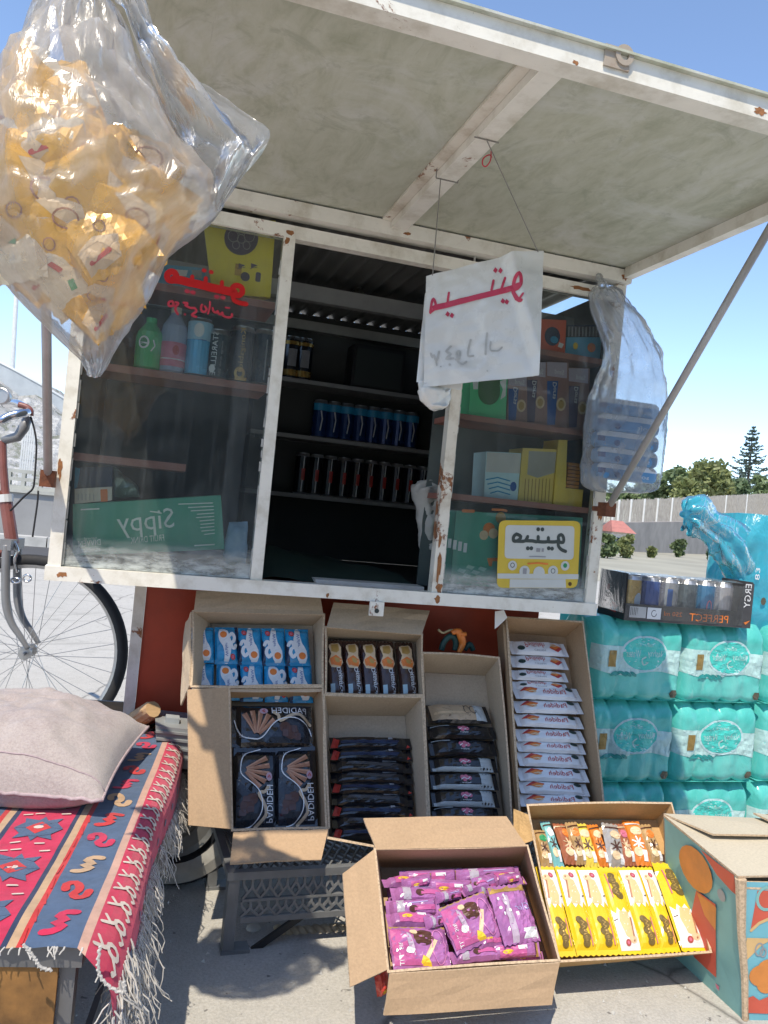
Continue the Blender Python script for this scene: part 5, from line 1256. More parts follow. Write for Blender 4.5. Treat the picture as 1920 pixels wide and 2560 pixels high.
# ---------------------------------------------------------------- G: purple biscuit box on the ground
TG_ = math.radians(52); NG = V((0, -math.cos(TG_), math.sin(TG_)))
FG = mkbox('open cardboard box of purple biscuit packs standing in front on the ground', N2, [(322, 440), (1330, 420), (1540, 1170), (410, 1244)], [(350, 560), (1285, 560), (1480, 1210), (420, 1250)], .135, P0=onY(N2(410, 1245), -.50), n=NG, group='cardboard boxes standing on the ground',
           flapf=lambda F, r, px: ([r[0], r[1], px(1190, 222, -.0), px(235, 235, .0)], [r[3]+V((-.005, 0, 0)), r[0]+V((-.005, 0, 0)), px(95, 605, .0), px(145, 1362, .005)], [r[2]+V((0, -.006, 0)), r[3]+V((0, -.006, 0)), F.I @ onY(N2(370, 1545), -.515), F.I @ onY(N2(1490, 1470), -.515)]))
PURW = mat('purple_wrapper', (0.36, 0.135, 0.335), 0.2, 0, 0.35, 25, 0.5, 40, coat=.4)
MAGW = mat('magenta_print', (0.50, 0.11, 0.29), 0.3, 0, 0.2, 30)
def pr_pur(P, w_, h_):
    P.poly(MAGW, [(-.48*w_, .42*h_), (-.48*w_, -.42*h_), (.0, -.42*h_), (-.16*w_, .0), (-.1*w_, .42*h_)]); P.rect(GOLD_PR, -.49*w_, .44*h_, .49*w_, .495*h_); P.layer()
    P.disc(CHOC_PR, .06*w_, .20*h_, .17*w_, .19*h_); P.poly(CREAM_PR, [(.10*w_, -.30*h_), (.04*w_, -.24*h_), (.22*w_, .16*h_), (.29*w_, .12*h_)]); P.poly(YELLOW_PR, [(-.06*w_, -.44*h_), (.0, -.22*h_), (.10*w_, -.30*h_), (.16*w_, -.46*h_)]); P.layer()
    P.disc(mat('lilac_print2', (.48, .38, .48), .4), -.18*w_, .05*h_, .05*w_, .28*h_, rot=.15); P.disc(WHITE_PR, -.20*w_, -.10*h_, .07*w_, .09*h_); P.text(WHITE_PR, 'BISCUIT', -.36*w_, -.18*h_, h_*.5, w_*.07, PI/2); P.disc(CREAM_PR, -.10*w_, .34*h_, .07*w_, .06*h_)
    P.ring(mat('pink_outline', (.62, .22, .45), .35), .30*w_, -.02*h_, .12*w_, .40*h_, .002)
def pr_back(P, w_, h_):
    P.rect(GOLD_PR, -.49*w_, .36*h_, .49*w_, .48*h_); P.rect(MATS['lilac_print2'], -.26*w_, -.48*h_, -.08*w_, .30*h_); P.layer().text(mat('lavender_print', (.45, .40, .68), .35), 'Glor', .22*w_, .08*h_, w_*.4, h_*.12); P.rect(WHITE_PR, .06*w_, -.46*h_, .46*w_, -.28*h_, .003)
    for x, y in ((-.34, .26), (-.2, .3), (-.36, .1), (-.2, .16), (-.3, .0), (-.14, .04)): P.disc(WHITE_PR, x*w_, y*h_, .03*w_, .03*h_, 8)
def pr_edge(P, w_, h_):
    P.rect(MAGW, -.3*w_, -.4*h_, .2*w_, .3*h_); P.layer().rect(WHITE_PR, .05*w_, .05*h_, .22*w_, .28*h_); P.disc(YELLOW_PR, -.15*w_, -.05*h_, .10*w_, .14*h_); P.rect(GOLD_PR, .40*w_, -.5*h_, .46*w_, .5*h_)
def pr_edge2(P, w_, h_):
    P.rect(mat('grey_seal_print', (.42, .38, .44), .35), -.32*w_, -.45*h_, -.18*w_, .45*h_); P.layer().rect(MAGW, .0, -.2*h_, .4*w_, .1*h_); P.disc(CHOC_PR, -.02*w_, -.1*h_, .08*w_, .2*h_); P.stroke(MATS['lavender_print'], [(-.1*w_, .25*h_), (.25*w_, .3*h_)], .003)
meG = pack_mesh('biscuit_pack', .12, .12, .010, PURW, pr_pur, 11, .006, 14, 14, maxlen=.016)
meGb = pack_mesh('biscuit_pack', .12, .12, .010, PURW, pr_back, 12, .006, 14, 14, maxlen=.016)
meGe = side_pack('biscuit_pack', .13, .055, .014, PURW, pr_edge, 13, .014); meGf = side_pack('biscuit_pack', .13, .055, .014, PURW, pr_edge2, 14, .014)
gg = 'purple biscuit packs heaped in the front box'
GP = [(meG, .12, .12, ((402, 955), (800, 962), (818, 1225), (425, 1262)), .050, 0, .08, 'purple biscuit pack lying face up in the front left corner of the heap'),
      (meG, .12, .12, ((778, 830), (1058, 722), (1152, 1010), (822, 1150)), .044, .12, -.05, 'purple biscuit pack lying tilted face up in the middle of the heap'),
      (meGb, .12, .12, ((1062, 716), (1335, 652), (1395, 1050), (1165, 1072)), .040, .1, .12, 'purple pack showing its back with a white barcode patch, right side of the heap'),
      (meGe, .13, .055, ((478, 590), (880, 568), (885, 650), (480, 668)), .088, .5, 0, 'purple pack standing on edge at the back left of the heap'),
      (meGf, .13, .055, ((850, 575), (1275, 555), (1280, 640), (860, 660)), .085, .4, 0, 'purple pack standing on edge at the back right of the heap'),
      (meGe, .13, .055, ((360, 645), (715, 622), (728, 690), (365, 720)), .082, -.4, .1, 'purple pack wedged against the left wall behind the barcode flap'),
      (meGe, .13, .055, ((640, 640), (985, 650), (975, 735), (640, 720)), .078, .6, 0, 'magenta purple pack standing in the middle of the second row'),
      (meGf, .13, .055, ((415, 700), (792, 690), (790, 800), (425, 800)), .072, -.2, .05, 'purple pack with a grey seal strip in the left of the heap'),
      (meGf, .13, .055, ((385, 795), (745, 760), (735, 880), (400, 880)), .066, .3, -.1, 'purple pack lying across the left of the heap with a gold edge'),
      (meGe, .13, .055, ((388, 868), (745, 870), (742, 960), (395, 975)), .062, -.3, .06, 'purple pack with a yellow spot just above the front left pack'),
      (meGf, .13, .055, ((940, 640), (1120, 600), (1160, 740), (960, 780)), .062, .5, .3, 'small looking purple pack turned end on behind the tilted pack'),
      (meGe, .13, .055, ((1070, 600), (1310, 620), (1320, 690), (1080, 690)), .070, -.5, -.1, 'purple pack against the right wall behind the barcode pack'),
      (meGe, .13, .055, ((1062, 1075), (1400, 1050), (1415, 1150), (1080, 1180)), .062, .35, -.1, 'purple pack on edge in the front right corner of the heap'),
      (meGf, .13, .055, ((815, 1120), (1150, 1080), (1160, 1180), (825, 1215)), .066, -.3, 0, 'purple pack on edge along the front of the heap'),
      (meGe, .13, .055, ((1180, 1130), (1440, 1120), (1455, 1200), (1190, 1215)), .082, .2, .1, 'purple pack lowest in the front right corner'),
      (meG, .12, .12, ((600, 800), (1000, 760), (1010, 1060), (640, 1080)), .090, 0, 0, 'purple pack buried under the tilted middle pack'),
      (meGb, .12, .12, ((400, 650), (800, 640), (830, 960), (420, 980)), .104, 0, 0, 'purple pack at the bottom of the heap on the left')]
GP += [(meGe, .13, .055, ((470, 640), (700, 600), (715, 660), (490, 700)), .070, .7, .2, 'purple pack tipped up behind the left of the heap'),
       (meGf, .13, .055, ((900, 690), (1090, 660), (1080, 720), (900, 745)), .056, -.5, -.2, 'small showing purple pack above the tilted middle pack'),
       (meGf, .13, .055, ((700, 730), (900, 700), (910, 770), (720, 800)), .060, .4, .25, 'purple pack squeezed between the grey seal pack and the tilted pack'),
       (meGe, .13, .055, ((1120, 610), (1300, 590), (1310, 650), (1130, 670)), .062, .6, .3, 'purple pack sticking up in the back right corner'),
       (meGf, .13, .055, ((620, 900), (790, 860), (800, 950), (640, 980)), .054, .3, .35, 'purple pack wedged between the front left pack and the middle pack'),
       (meGe, .13, .055, ((990, 1060), (1190, 1010), (1200, 1080), (1000, 1130)), .060, -.4, .2, 'purple pack under the lower corner of the tilted middle pack')]
for me_, mw, mh, q, dp, rx_, ry_, lab in GP: place(FG, N2, q, dp-.022, 'biscuit_pack', me_, mw, mh, lab, 'biscuit pack', gg, rx=rx_, ry=ry_)
q = [onY(N2(*p), -.475) for p in ((310, 1290), (402, 1240), (402, 1400), (330, 1430))]
t = thing('snack_packet', 'red snack packet lying on the ground under the front box', 'packet', V((q[0].x, -.475, GZ)))
mb = MB(mat('red_packet', (.50, .05, .03), .3, 0, .25, 25, .3, 40))
def rp(u, v_): p = q[3].lerp(q[2], u).lerp(q[0].lerp(q[1], u), v_); return p+V((0, -.012*math.sin(PI*u)*math.sin(PI*v_)+.004*fbm(u*4, v_*4), 0))
mb.grid(rp, 10, 10); mb.grid(lambda u, v_: rp(1-u, v_)+V((0, .02*math.sin(PI*u)*math.sin(PI*v_)+.001, 0)), 10, 10); mb.build('wrapper', t); mp = MB()
Print(mp, lambda u, v_, l: rp(u, v_)+V((0, -l-.0012, 0)), .2).disc(YELLOW_PR, .6, .3, .2, .12); mp.build('printed_patch', t)

# ---------------------------------------------------------------- H: yellow wafers
TH_ = math.radians(47); NH = V((0, -math.cos(TH_), math.sin(TH_)))
FH = mkbox('open cardboard box of bright yellow wafer packs tilted up on the ground at the right', N3, [(108, 142), (1030, 130), (1280, 1080), (312, 1140)], [(120, 232), (932, 236), (1236, 1088), (302, 1172)], .075, P0=onY(N3(310, 1140), -.44), n=NH, m=CARD_Y, group='cardboard boxes standing on the ground',
           flapf=lambda F, r, px: ([r[0]+V((-.006, -.02, 0)), r[0]+V((-.006, -.075, 0)), px(-5, 420, -.03), px(10, 160, -.03)],))
YELW = mat('bright_yellow_wrapper', (0.74, 0.52, 0.02), 0.25, 0, 0.08, 20, 0.2, 40, coat=.3)
def pr_yel(P, w_, h_):
    P.poly(WHITE_PR, [(-.44*w_, .46*h_), (.46*w_, .46*h_), (.46*w_, .02*h_), (.3*w_, .07*h_), (.2*w_, .0), (.05*w_, .05*h_), (-.12*w_, .0), (-.25*w_, .07*h_), (-.44*w_, .02*h_)]); P.layer()
    P.poly(mat('pale_wafer_roll', (.70, .50, .25), .45), [(-.2*w_, .36*h_), (.12*w_, .32*h_), (.25*w_, .15*h_), (.15*w_, .04*h_), (-.25*w_, .05*h_), (-.3*w_, .2*h_)]); P.disc(CREAM_PR, -.16*w_, .35*h_, .18*w_, .045*h_); P.layer().stroke(WAFER_PR, [(-.2*w_, .37*h_), (-.3*w_, .12*h_)], .0035); P.disc(mat('dull_red_badge', (.40, .08, .07), .4), .10*w_, .385*h_, .12*w_, .035*h_); P.layer().disc(PINK_PR, .10*w_, .385*h_, .06*w_, .018*h_); P.stroke(CHOC_PR, [(.32*w_, .13*h_), (.44*w_, .14*h_)], .002)
    OL = mat('olive_logo', (.16, .11, .03), .45, 0, .25, 80)
    for x, y, rx_, ry_ in ((-.10, -.14, .16, .05), (.02, -.19, .2, .045), (-.06, -.26, .18, .05), (.04, -.32, .2, .045), (.0, -.38, .17, .04)): P.disc(OL, x*w_, y*h_, rx_*w_, ry_*h_, 10, .6)
    P.layer().text(GOLD_PR, 'Wafer', -.0*w_, -.26*h_, h_*.24, w_*.16, PI/2); P.stroke(PINK_PR, [(.24*w_, -.12*h_), (.27*w_, -.40*h_)], .0022)
meH = pack_mesh('wafer_pack', .045, .185, .010, YELW, pr_yel, 16, .0010, 8, 18, maxlen=.012)
xt = [172, 295, 432, 572, 707, 838, 922, 1092]; xb = [262, 395, 540, 685, 822, 955, 1082, 1240]
for i in range(7):
    dn = i in (3, 6); y0 = 545-(32 if i == 6 else 6)
    place(FH, N3, ((xt[i], y0), (xt[i+1]-2, y0), (xb[i+1]-2, 1118-i*6), (xb[i], 1122-i*6)), .028-(.006 if i == 6 else 0), 'wafer_pack', meH, .045, .185, '%s yellow wafer pack from the left in the lower row%s' % (ORD[i], ', turned upside down' if dn else ''), 'wafer pack', 'yellow wafer packs in the tilted box', flip=dn, dz=random.uniform(-.002, .002), ry=random.uniform(-.05, .05))
def stripe_pack(base, c2, c3, seed):
    def f(P, w_, h_):
        for k in range(7):
            a = k*.9; P.stroke(c2, [(.0, -.05*h_), (.3*w_*math.cos(a), -.05*h_+.14*h_*math.sin(a))], w_*.08)
        P.layer().disc(c3, .05*w_, .22*h_, .3*w_, .10*h_); P.disc(CREAM_PR, -.1*w_, -.24*h_, .24*w_, .10*h_); P.layer().rect(WHITE_PR, .1*w_, -.42*h_, .34*w_, -.2*h_); P.stroke(c2, [(-.4*w_, .38*h_), (.4*w_, .4*h_)], .004)
    return pack_mesh('snack_bar', .042, .115, .010, base, f, seed, .0042, 8, 12, maxlen=.012)
TANW = mat('tan_wrapper', (.42, .27, .12), .25, 0, .25, 30, .3, 40); ORW = mat('orange_wrapper', (.66, .20, .03), .25, 0, .2, 30, .3, 40); CYW = mat('aqua_wrapper', (.20, .48, .50), .25, 0, .2, 30, .3, 40)
YLW = mat('lemon_wrapper', (.72, .55, .08), .25, 0, .15, 30, .3, 40); GYW = mat('silver_wrapper', (.45, .42, .38), .22, .3, .2, 30, .3, 40); BRW = mat('brick_wrapper', (.35, .12, .06), .25, 0, .25, 30, .3, 40)
bars = [((150, 290), (232, 300), (250, 545), (178, 545), TANW, CHOC_PR, GREEN_PR, 'tan and green bar at the left end of the top row'), ((198, 238), (262, 240), (318, 540), (255, 545), CYW, CHOC_PR, WHITE_PR, 'aqua bar second from the left in the top row'),
        ((268, 240), (370, 262), (440, 520), (330, 540), BRW, CREAM_PR, ORANGE_PR, 'brick brown bar with a white patch in the top row'), ((350, 245), (440, 260), (470, 510), (410, 530), TANW, CHOC_PR, ORANGE_PR, 'tan bar with dark stripes between the brick brown and lemon bars'), ((412, 252), (500, 262), (545, 535), (452, 545), YLW, CHOC_PR, CREAM_PR, 'lemon yellow bar in the middle of the top row'),
        ((500, 262), (580, 270), (612, 530), (545, 540), ORW, CHOC_PR, CREAM_PR, 'orange bar right of the lemon bar'), ((578, 252), (700, 280), (735, 535), (620, 545), GYW, CHOC_PR, CREAM_PR, 'silver grey bar with a brown swirl in the top row'), ((660, 258), (760, 270), (770, 520), (715, 535), BRW, CREAM_PR, PINK_PR, 'brick red bar behind the silver bar'),
        ((742, 215), (850, 262), (872, 520), (758, 540), ORW, WHITE_PR, CREAM_PR, 'bright orange bar sticking up highest in the top row'), ((852, 262), (935, 275), (950, 515), (870, 530), TANW, CHOC_PR, ORANGE_PR, 'tan bar with a dark swirl at the right end of the top row')]
for i, b in enumerate(bars):
    me_ = stripe_pack(b[4], b[5], b[6], 20+i)
    place(FH, N3, b[:4], .045+.004*(i % 3), 'snack_bar', me_, .042, .115, b[7], 'snack bar', 'assorted bars in the top row of the tilted box', rx=random.uniform(-.1, .15), ry=random.uniform(-.15, .15))
# ---------------------------------------------------------------- printed carton at the right edge
b0 = onZ(N3(1500, 1530), GZ); t0 = onY(N3(1462, 612), b0.y)
b1 = onZ(N3(1110, 1170), GZ); dl = (b1-b0).normalized(); Ld = .25; b1 = b0+dl*Ld; t1 = onY(N3(1085, 300), -.34); t1 = t0+(t1-t0).normalized()*Ld
dr = onZ(N3(1659, 1532), GZ)-b0; dr = dr.normalized(); b2 = b0+dr*.42; t2 = t0+dr*.42
b3 = b1+dr*.42; t3 = t1+dr*.42
CARD_L = cardboard('sunlit_cardboard', (.53, .475, .37))  # sunlit cream of the top flaps put into the card colour
TEAL = mat('worn_teal_print', (.20, .40, .38), .6, 0, .18, 9); AQUA = mat('aqua_print', (.16, .42, .50), .55, 0, .12, 9); CORAL = mat('coral_print', (.56, .10, .06), .55, 0, .15, 12); TANGER = mat('tangerine_print', (.60, .22, .05), .55, 0, .2, 25); SAND = mat('sand_print', (.60, .40, .18), .6, 0, .15, 20)
ct = thing('printed_carton', 'large cardboard carton with teal and orange print at the lower right edge', 'carton', (b0+b3)/2)
mb = MB(TEAL); mb.slab([b0, b1, t1, t0], dr*.004, TEAL, CARD_E); lf = mb.build('left_side', ct)
mb = MB(AQUA); mb.slab([b0+dr*.012, b2, t2, t0+dr*.012+V((0, 0, -.006))], dl*.004, AQUA, CARD_E); rf = mb.build('front_side', ct)
mb = MB(CARD); mb.slab([b1, b3, t3, t1], -dl*.004); mb.build('back_side', ct)
mb = MB(CARD); mb.slab([b2, b3, t3, t2], -dr*.004); mb.build('right_side', ct)
mb = MB(CARD_E); mb.tube([b0+dr*.003+V((0, 0, .001)), b0.lerp(t0, .3)+dr*.006, b0.lerp(t0, .62)+dr*.003, t0+dr*.006], [.006, .007, .008, .011], 7); mb.build('torn_corner', ct)
nl = (b1-b0).cross(t0-b0); nl = nl if nl.dot(dr) < 0 else -nl; FL = Frame(b0, b0-b1, nl)                    # seen from outside: x towards the viewer
mp = MB(); P = Print(mp, lambda x, y, l: FL.M @ V((x, y, l)), 9.0)
L = lambda x, y: (lambda q: (q.x, q.y))(FL.px(N3(x, y)))
P.poly(CORAL, [L(1225, 425), L(1330, 510), L(1440, 590), L(1455, 720), L(1420, 690), L(1330, 590)]); P.poly(CORAL, [L(1195, 690), L(1320, 780), L(1325, 1255), L(1180, 1120), L(1150, 900)]); P.layer()
P.poly(TANGER, [L(1200, 700), L(1290, 770), L(1325, 800), L(1322, 950), L(1250, 850)]); P.disc(TANGER, *L(1190, 550), .055, .045); P.layer(); P.disc(GREY_PR, *L(1360, 720), .012)
P.poly(PINK_PR, [L(1322, 1290), L(1345, 1310), L(1345, 1340), L(1328, 1320)])
mp.build('side_print', ct)
nr_ = dr.cross(t0-b0); nr_ = nr_ if nr_.dot(dl) < 0 else -nr_; FR = Frame(b0, dr, nr_); R_ = lambda x, y: (lambda q: (q.x, q.y))(FR.px(N3(x, y)))
mp = MB(); P = Print(mp, lambda x, y, l: FR.M @ V((x, y, l)), 9.0)
P.poly(CORAL, [R_(1590, 690), R_(1760, 690), R_(1760, 790), R_(1545, 945)]); P.layer().stroke(SAND, [R_(1548, 948), R_(1600, 900), R_(1760, 830)], .006); P.ring(TEAL, *R_(1650, 740), .02, .022, .006)
P.poly(SAND, [R_(1520, 995), R_(1700, 1000), R_(1620, 1040), R_(1500, 1160)]); P.layer().ring(GREY_PR, *R_(1600, 1070), .008, .012, .003); P.ring(GREY_PR, *R_(1625, 1090), .006, .008, .003)
P.disc(TANGER, *R_(1620, 1240), .028, .022); P.disc(TANGER, *R_(1660, 1210), .026, .024); P.disc(TANGER, *R_(1650, 1290), .022, .02); P.poly(CORAL, [R_(1505, 1480), R_(1512, 1390), R_(1560, 1370), R_(1600, 1400), R_(1660, 1375), R_(1760, 1370), R_(1760, 1490)])
mp.build('front_print', ct)
def topflap(nm, q, th=.004):
    mb = MB(CARD_L); nn = (q[1]-q[0]).cross(q[3]-q[0]).normalized()*th; mb.slab(q, nn, CARD_L, CARD_E); mb.build(nm, ct)
topflap('flap', [t1+V((0, 0, .001)), t0+V((0, 0, .001)), t0+dr*.20+V((0, 0, .012)), t1+dr*.20+V((0, 0, .004))])
topflap('flap', [t3+V((0, 0, .001)), t2+V((0, 0, .001)), t2-dr*.205+V((0, 0, .055)), t3-dr*.205+V((0, 0, .02))])
topflap('flap', [t1+V((0, 0, .008)), t3+V((0, 0, .008)), t3-dl*.11+V((0, 0, .02)), t1-dl*.11+dr*.04+V((0, 0, .010))])
topflap('flap', [t0+dr*.02+V((0, 0, -.02)), t2+V((0, 0, -.02)), t2+dl*.18+V((0, 0, -.03)), t0+dr*.02+dl*.18+V((0, 0, -.03))])

# ---------------------------------------------------------------- shrink-wrapped water packs
def water_mat():
    m, t, out = new_mat('turquoise_shrink_film')
    p = N(t, 'BsdfPrincipled', Roughness=0.2); p.inputs['Coat Weight'].default_value = .3; v = coords(t)
    a = noise_tex(t, v, 9, 6, .65, .6); b = noise_tex(t, coords(t, (1, 1, .25)), 45, 4, .6)
    c = ramp(t, a, [(.3, (.09, .56, .51)), (.52, (.15, .70, .64)), (.75, (.26, .79, .73))])
    c = mixc(t, ramp(t, b, [(.60, (0, 0, 0)), (.72, (.5, .5, .5))]), c, (.36, .78, .73))
    t.links.new(c, p.inputs['Base Color']); t.links.new(bump(t, a, .35, .012), p.inputs['Normal'])
    tr = N(t, 'BsdfTranslucent'); t.links.new(c, tr.inputs[0]); mx = N(t, 'MixShader'); mx.inputs[0].default_value = .25
    t.links.new(p.outputs[0], mx.inputs[1]); t.links.new(tr.outputs[0], mx.inputs[2]); t.links.new(mx.outputs[0], out.inputs[0]); return m
WAT = water_mat(); BANDW = mat('film_white_band', (.46, .68, .67), .3, 0, .12, 14); OVAL = mat('oval_turquoise', (.07, .58, .52), .3, 0, .08); OVRIM = mat('oval_rim', (.50, .70, .72), .3); GOLDT = mat('gold_tab', (.30, .20, .06), .4, .2, .3, 60); DKT = mat('dark_teal_print', (.02, .28, .27), .4); HEX = mat('dark_emblem', (.10, .09, .06), .45)
W_, H_, DP = .284, .228, .21
WSEED = 0
def lobes(x, n, w_): return abs(math.sin(PI*n*(x/w_)))**.7
def wfront(x, z, l=0.0):
    """front of a pack: x 0..W_, z 0..H_; four bottles press through the film"""
    k = lobes(x, 4, W_); s = max(0, (z/H_-.74)/.26); b = max(0, (.07-z/H_)/.07)
    y = -.0055*k*(1-s*.3)+.034*s**2.4+.012*b+.0032*fbm(x, z, WSEED, 28)+.0018*fbm(x, z, WSEED+5, 60)
    zz = z-(1-k)*.014*s+.008*(1-k)*b
    e_ = max(0, abs(2*x/W_-1)-.84)/.16; y += .030*e_*e_
    return V((x, y-l, zz))
def water_mesh():
    mb = MB(WAT); mb.grid(lambda u, v_: wfront(u*W_, v_*H_), 40, 24)
    def side(x0, sg):
        def f(u, v_):
            z = v_*H_; k = abs(math.sin(PI*3*u))**.7; s = max(0, (v_-.74)/.26)
            e = wfront(x0, z); y = e.y+u*(DP-e.y*2)*1.0
            return V((x0+sg*.007*k*(1-s*.6), y, e.z+.0*u-(0 if u in (0, 1) else 0)))
        return f
    mb.grid(side(0, -1), 18, 16); mb.grid(side(W_, 1), 18, 16)
    def top(u, v_):
        a = wfront(u*W_, H_); k = lobes(u*W_, 4, W_); kb = abs(math.sin(PI*3*v_))**.7
        y = a.y+v_*(DP-2*a.y); return V((a.x, y, a.z+.0*kb-.012*(1-kb)*math.sin(PI*v_)))
    mb.grid(top, 40, 12)
    mb.face([(0, DP, 0), (W_, DP, 0), (W_, DP, H_*.98), (0, DP, H_*.98)]); mb.face([(0, 0, .001), (W_, 0, .001), (W_, DP, .001), (0, DP, .001)])
    P = Print(mb, wfront, .014, .0012, .0006)
    lo = [(x*W_, (.345+.035*math.sin(x*7.5+2.6)-.02*x)*H_) for x in [i/16 for i in range(17)]]; hi = [(x*W_, (.66-.03*x)*H_) for x in [i/16 for i in range(16, -1, -1)]]
    for i in range(16):
        a, b = lo[i], lo[i+1]; c, d = hi[15-i], hi[16-i]; P.poly(BANDW, [a, b, c, d])
    P.layer(); P.disc(OVRIM, .53*W_, .575*H_, .265*W_, .225*H_, 26); P.layer(); P.disc(OVAL, .53*W_, .575*H_, .245*W_, .20*H_, 26); P.layer()
    P.text(BANDW, 'Nashay', .655*W_, .575*H_, .20*W_, .10*H_, -.03); P.text(BANDW, 'Water', .40*W_, .575*H_, .18*W_, .09*H_, -.03); P.stroke(BANDW, smooth_path([(.545*W_, .54*H_), (.51*W_, .50*H_), (.53*W_, .44*H_), (.57*W_, .47*H_)], 3), .004); P.text(BANDW, 'mineral', .53*W_, .69*H_, .14*W_, .05*H_)
    P.rect(GOLDT, .13*W_, .405*H_, .215*W_, .60*H_); P.disc(HEX, .895*W_, .10*H_, .05*W_, .055*H_, 6)
    for x in (.20, .25, .31, .36, .42): P.disc(DKT, x*W_, .325*H_, .045*W_, .022*H_, 8, .5 if x < .3 else -.5)
    P.poly(OVRIM, [(.92*W_, .37*H_), (.99*W_, .38*H_), (.99*W_, .56*H_)])
    return mb.mesh('water_pack')
mws = []
for WSEED in (0, 11, 23): mw_ = water_mesh(); mw_.polygons.foreach_set('use_smooth', [True]*len(mw_.polygons)); mws.append(mw_)
wx = [onY(M3(125, 1270), .10).x, onY(M3(588, 1270), .10).x]
names = [['top', 'in the left column beside the kiosk post'], ['middle', ''], ['bottom', '']]
zb = [GZ+.004, GZ+.004+.229, GZ+.004+.458]
for i, x in enumerate((wx[0], wx[1], wx[1]+.297)):
    for j, z in enumerate(zb):
        lab = '%s turquoise water bottle pack in the %s column of the stack' % (('bottom', 'middle', 'top')[j], ('left', 'middle', 'right')[i])
        inst('water_pack', mws[(i*2+j) % 3], TRS(x+random.uniform(-.002, .002)+.008*(2-j)*-.4, .125+random.uniform(-.005, .004), z, 0, 0, random.uniform(-.012, .012)), lab, 'water pack', 'turquoise shrink wrapped packs of water bottles')
ztop = zb[2]+.222
# ---------------------------------------------------------------- tray of cans
ya = .105
fl_, fr_ = onY(M3(247, 1103), ya), onY(M3(884, 1140), ya)
zt = ztop; fl_.z = fr_.z = zt; wT = fr_.x-fl_.x; dT = .135; hw_ = .046
Mt = Matrix.Translation((fl_.x, ya, zt)) @ Matrix.Rotation(-.02, 4, 'Z')
tr = thing('can_tray', 'dark printed tray of cans under clear film on top of the water packs', 'tray', Mt)
TRAYG = mat('dark_grey_tray', (.055, .055, .06), .5, 0, .2, 15)
def L2W(*p): return Mt @ V(p)
def tb(nm, lo, hi, m=TRAYG):
    mb = MB(m); mb.box(lo, hi, M=Mt); return mb.build(nm, tr)
tb('tray_front', (0, 0, 0), (wT, .004, hw_)); tb('tray_back', (0, dT, 0), (wT, dT+.004, hw_)); tb('tray_base', (.004, .004, 0), (wT-.004, dT, .004))
tb('tray_end', (wT-.004, .0045, .0), (wT, dT-.001, .132)); tb('tray_end', (0, .0045, 0), (.004, dT-.001, .128), BLACK_PL)
mb = MB(TRAYG); mb.hexa([L2W(wT-.05, -.0002, hw_), L2W(wT, -.0002, hw_), L2W(wT, -.0002, .128), L2W(wT-.028, -.0002, .130)], [L2W(wT-.05, .0038, hw_), L2W(wT, .0038, hw_), L2W(wT, .0038, .128), L2W(wT-.028, .0038, .130)]); mb.build('tray_wing', tr)
mp = MB(); P = Print(mp, lambda x, z, l: L2W(x, -l-.0003, z), 9.0)
P.text(ORANGE_PR, 'PERFECT', wT*.655, hw_*.46, wT*.31, hw_*.46); P.text(ORANGE_PR, '250 ml', wT*.37, hw_*.56, wT*.14, hw_*.26); P.rect(WHITE_PR, wT*.035, hw_*.20, wT*.16, hw_*.86); P.rect(WHITE_PR, wT*.17, hw_*.18, wT*.275, hw_*.86); P.layer()
for i in range(9): P.rect(TRAYG, wT*(.042+.0125*i), hw_*.34, wT*(.046+.0125*i), hw_*.80)
P.ring(TRAYG, wT*.222, hw_*.52, .008, .009, .002, 10); P.poly(ORANGE_PR, [(wT*.90, hw_*.22), (wT*.99, hw_*.5), (wT*.955, hw_*.2), (wT*.94, hw_*.34)])
P.text(WHITE_PR, 'ERGY', wT-.020, .092, .068, .021, PI/2); mp.build('tray_print', tr, kind='stuff')
mp = MB(); P = Print(mp, lambda y, z, l: L2W(-l, dT-y, z), 9.0)
P.poly(RED_PR, [(.05, .02), (.09, .015), (.10, .035), (.07, .045)]); P.poly(RED_PR, [(.03, .07), (.05, .075), (.05, .09), (.04, .09)]); mp.build('end_print', tr)
cd = [(mat('amber_can', (.55, .36, .10), .3, .3, .15, coat=.4), 'amber yellow'), (mat('royal_blue_can', (.04, .10, .36), .25, .3, .15, coat=.4), 'royal blue'), (mat('silver_can', (.42, .43, .45), .25, .6, .15), 'silver'), (mat('slate_can', (.10, .13, .15), .3, .3, .2), 'slate grey'), (mat('azure_can', (.04, .22, .44), .25, .3, .15, coat=.4), 'azure blue'), (mat('pale_silver_can', (.50, .48, .50), .25, .5, .1), 'pale silver')]
rC = (wT-.05)/12
for i, (m, nm) in enumerate(cd):
    fnp = (lambda P, r, h: (P.disc(mat('pale_blue_mark', (.42, .52, .62), .35), .010, h*.42, .014, .022),)) if i == 0 else (lambda P, r, h: P.rect(BLUE_PR, -.018, h*.1, -.004, h*.75)) if i == 2 else (lambda P, r, h: (P.ring(PINK_PR, -.002, h*.38, .007, .02, .003, 12), P.disc(RED_PR, .002, h*.16, .010, .006))) if i == 4 else None
    me_ = can_mesh(rC*.97, .118, m, ALU, fnp)
    for j in range(2):
        inst('drink_can', me_, Mt @ Matrix.Translation((.008+rC*(2*i+1), .012+rC*(2*j+1), .0045)), '%s can %s of the film covered tray' % (nm, 'in the front row' if j == 0 else 'in the back row'), 'can', 'cans in the tray on the water packs')
FILM = film_mat('clear_shrink_film', (.97, .98, .98), (.5, .52, .53), (.01, .08), .12, 12, .4, .3, .3, 20)
mb = MB(FILM)
mb.grid(lambda u, v_: L2W(.001+(wT-.032)*u, -.0035-.0015*math.sin(u*20)*(1-v_)+.002, hw_*.15+.112*v_), 20, 6)
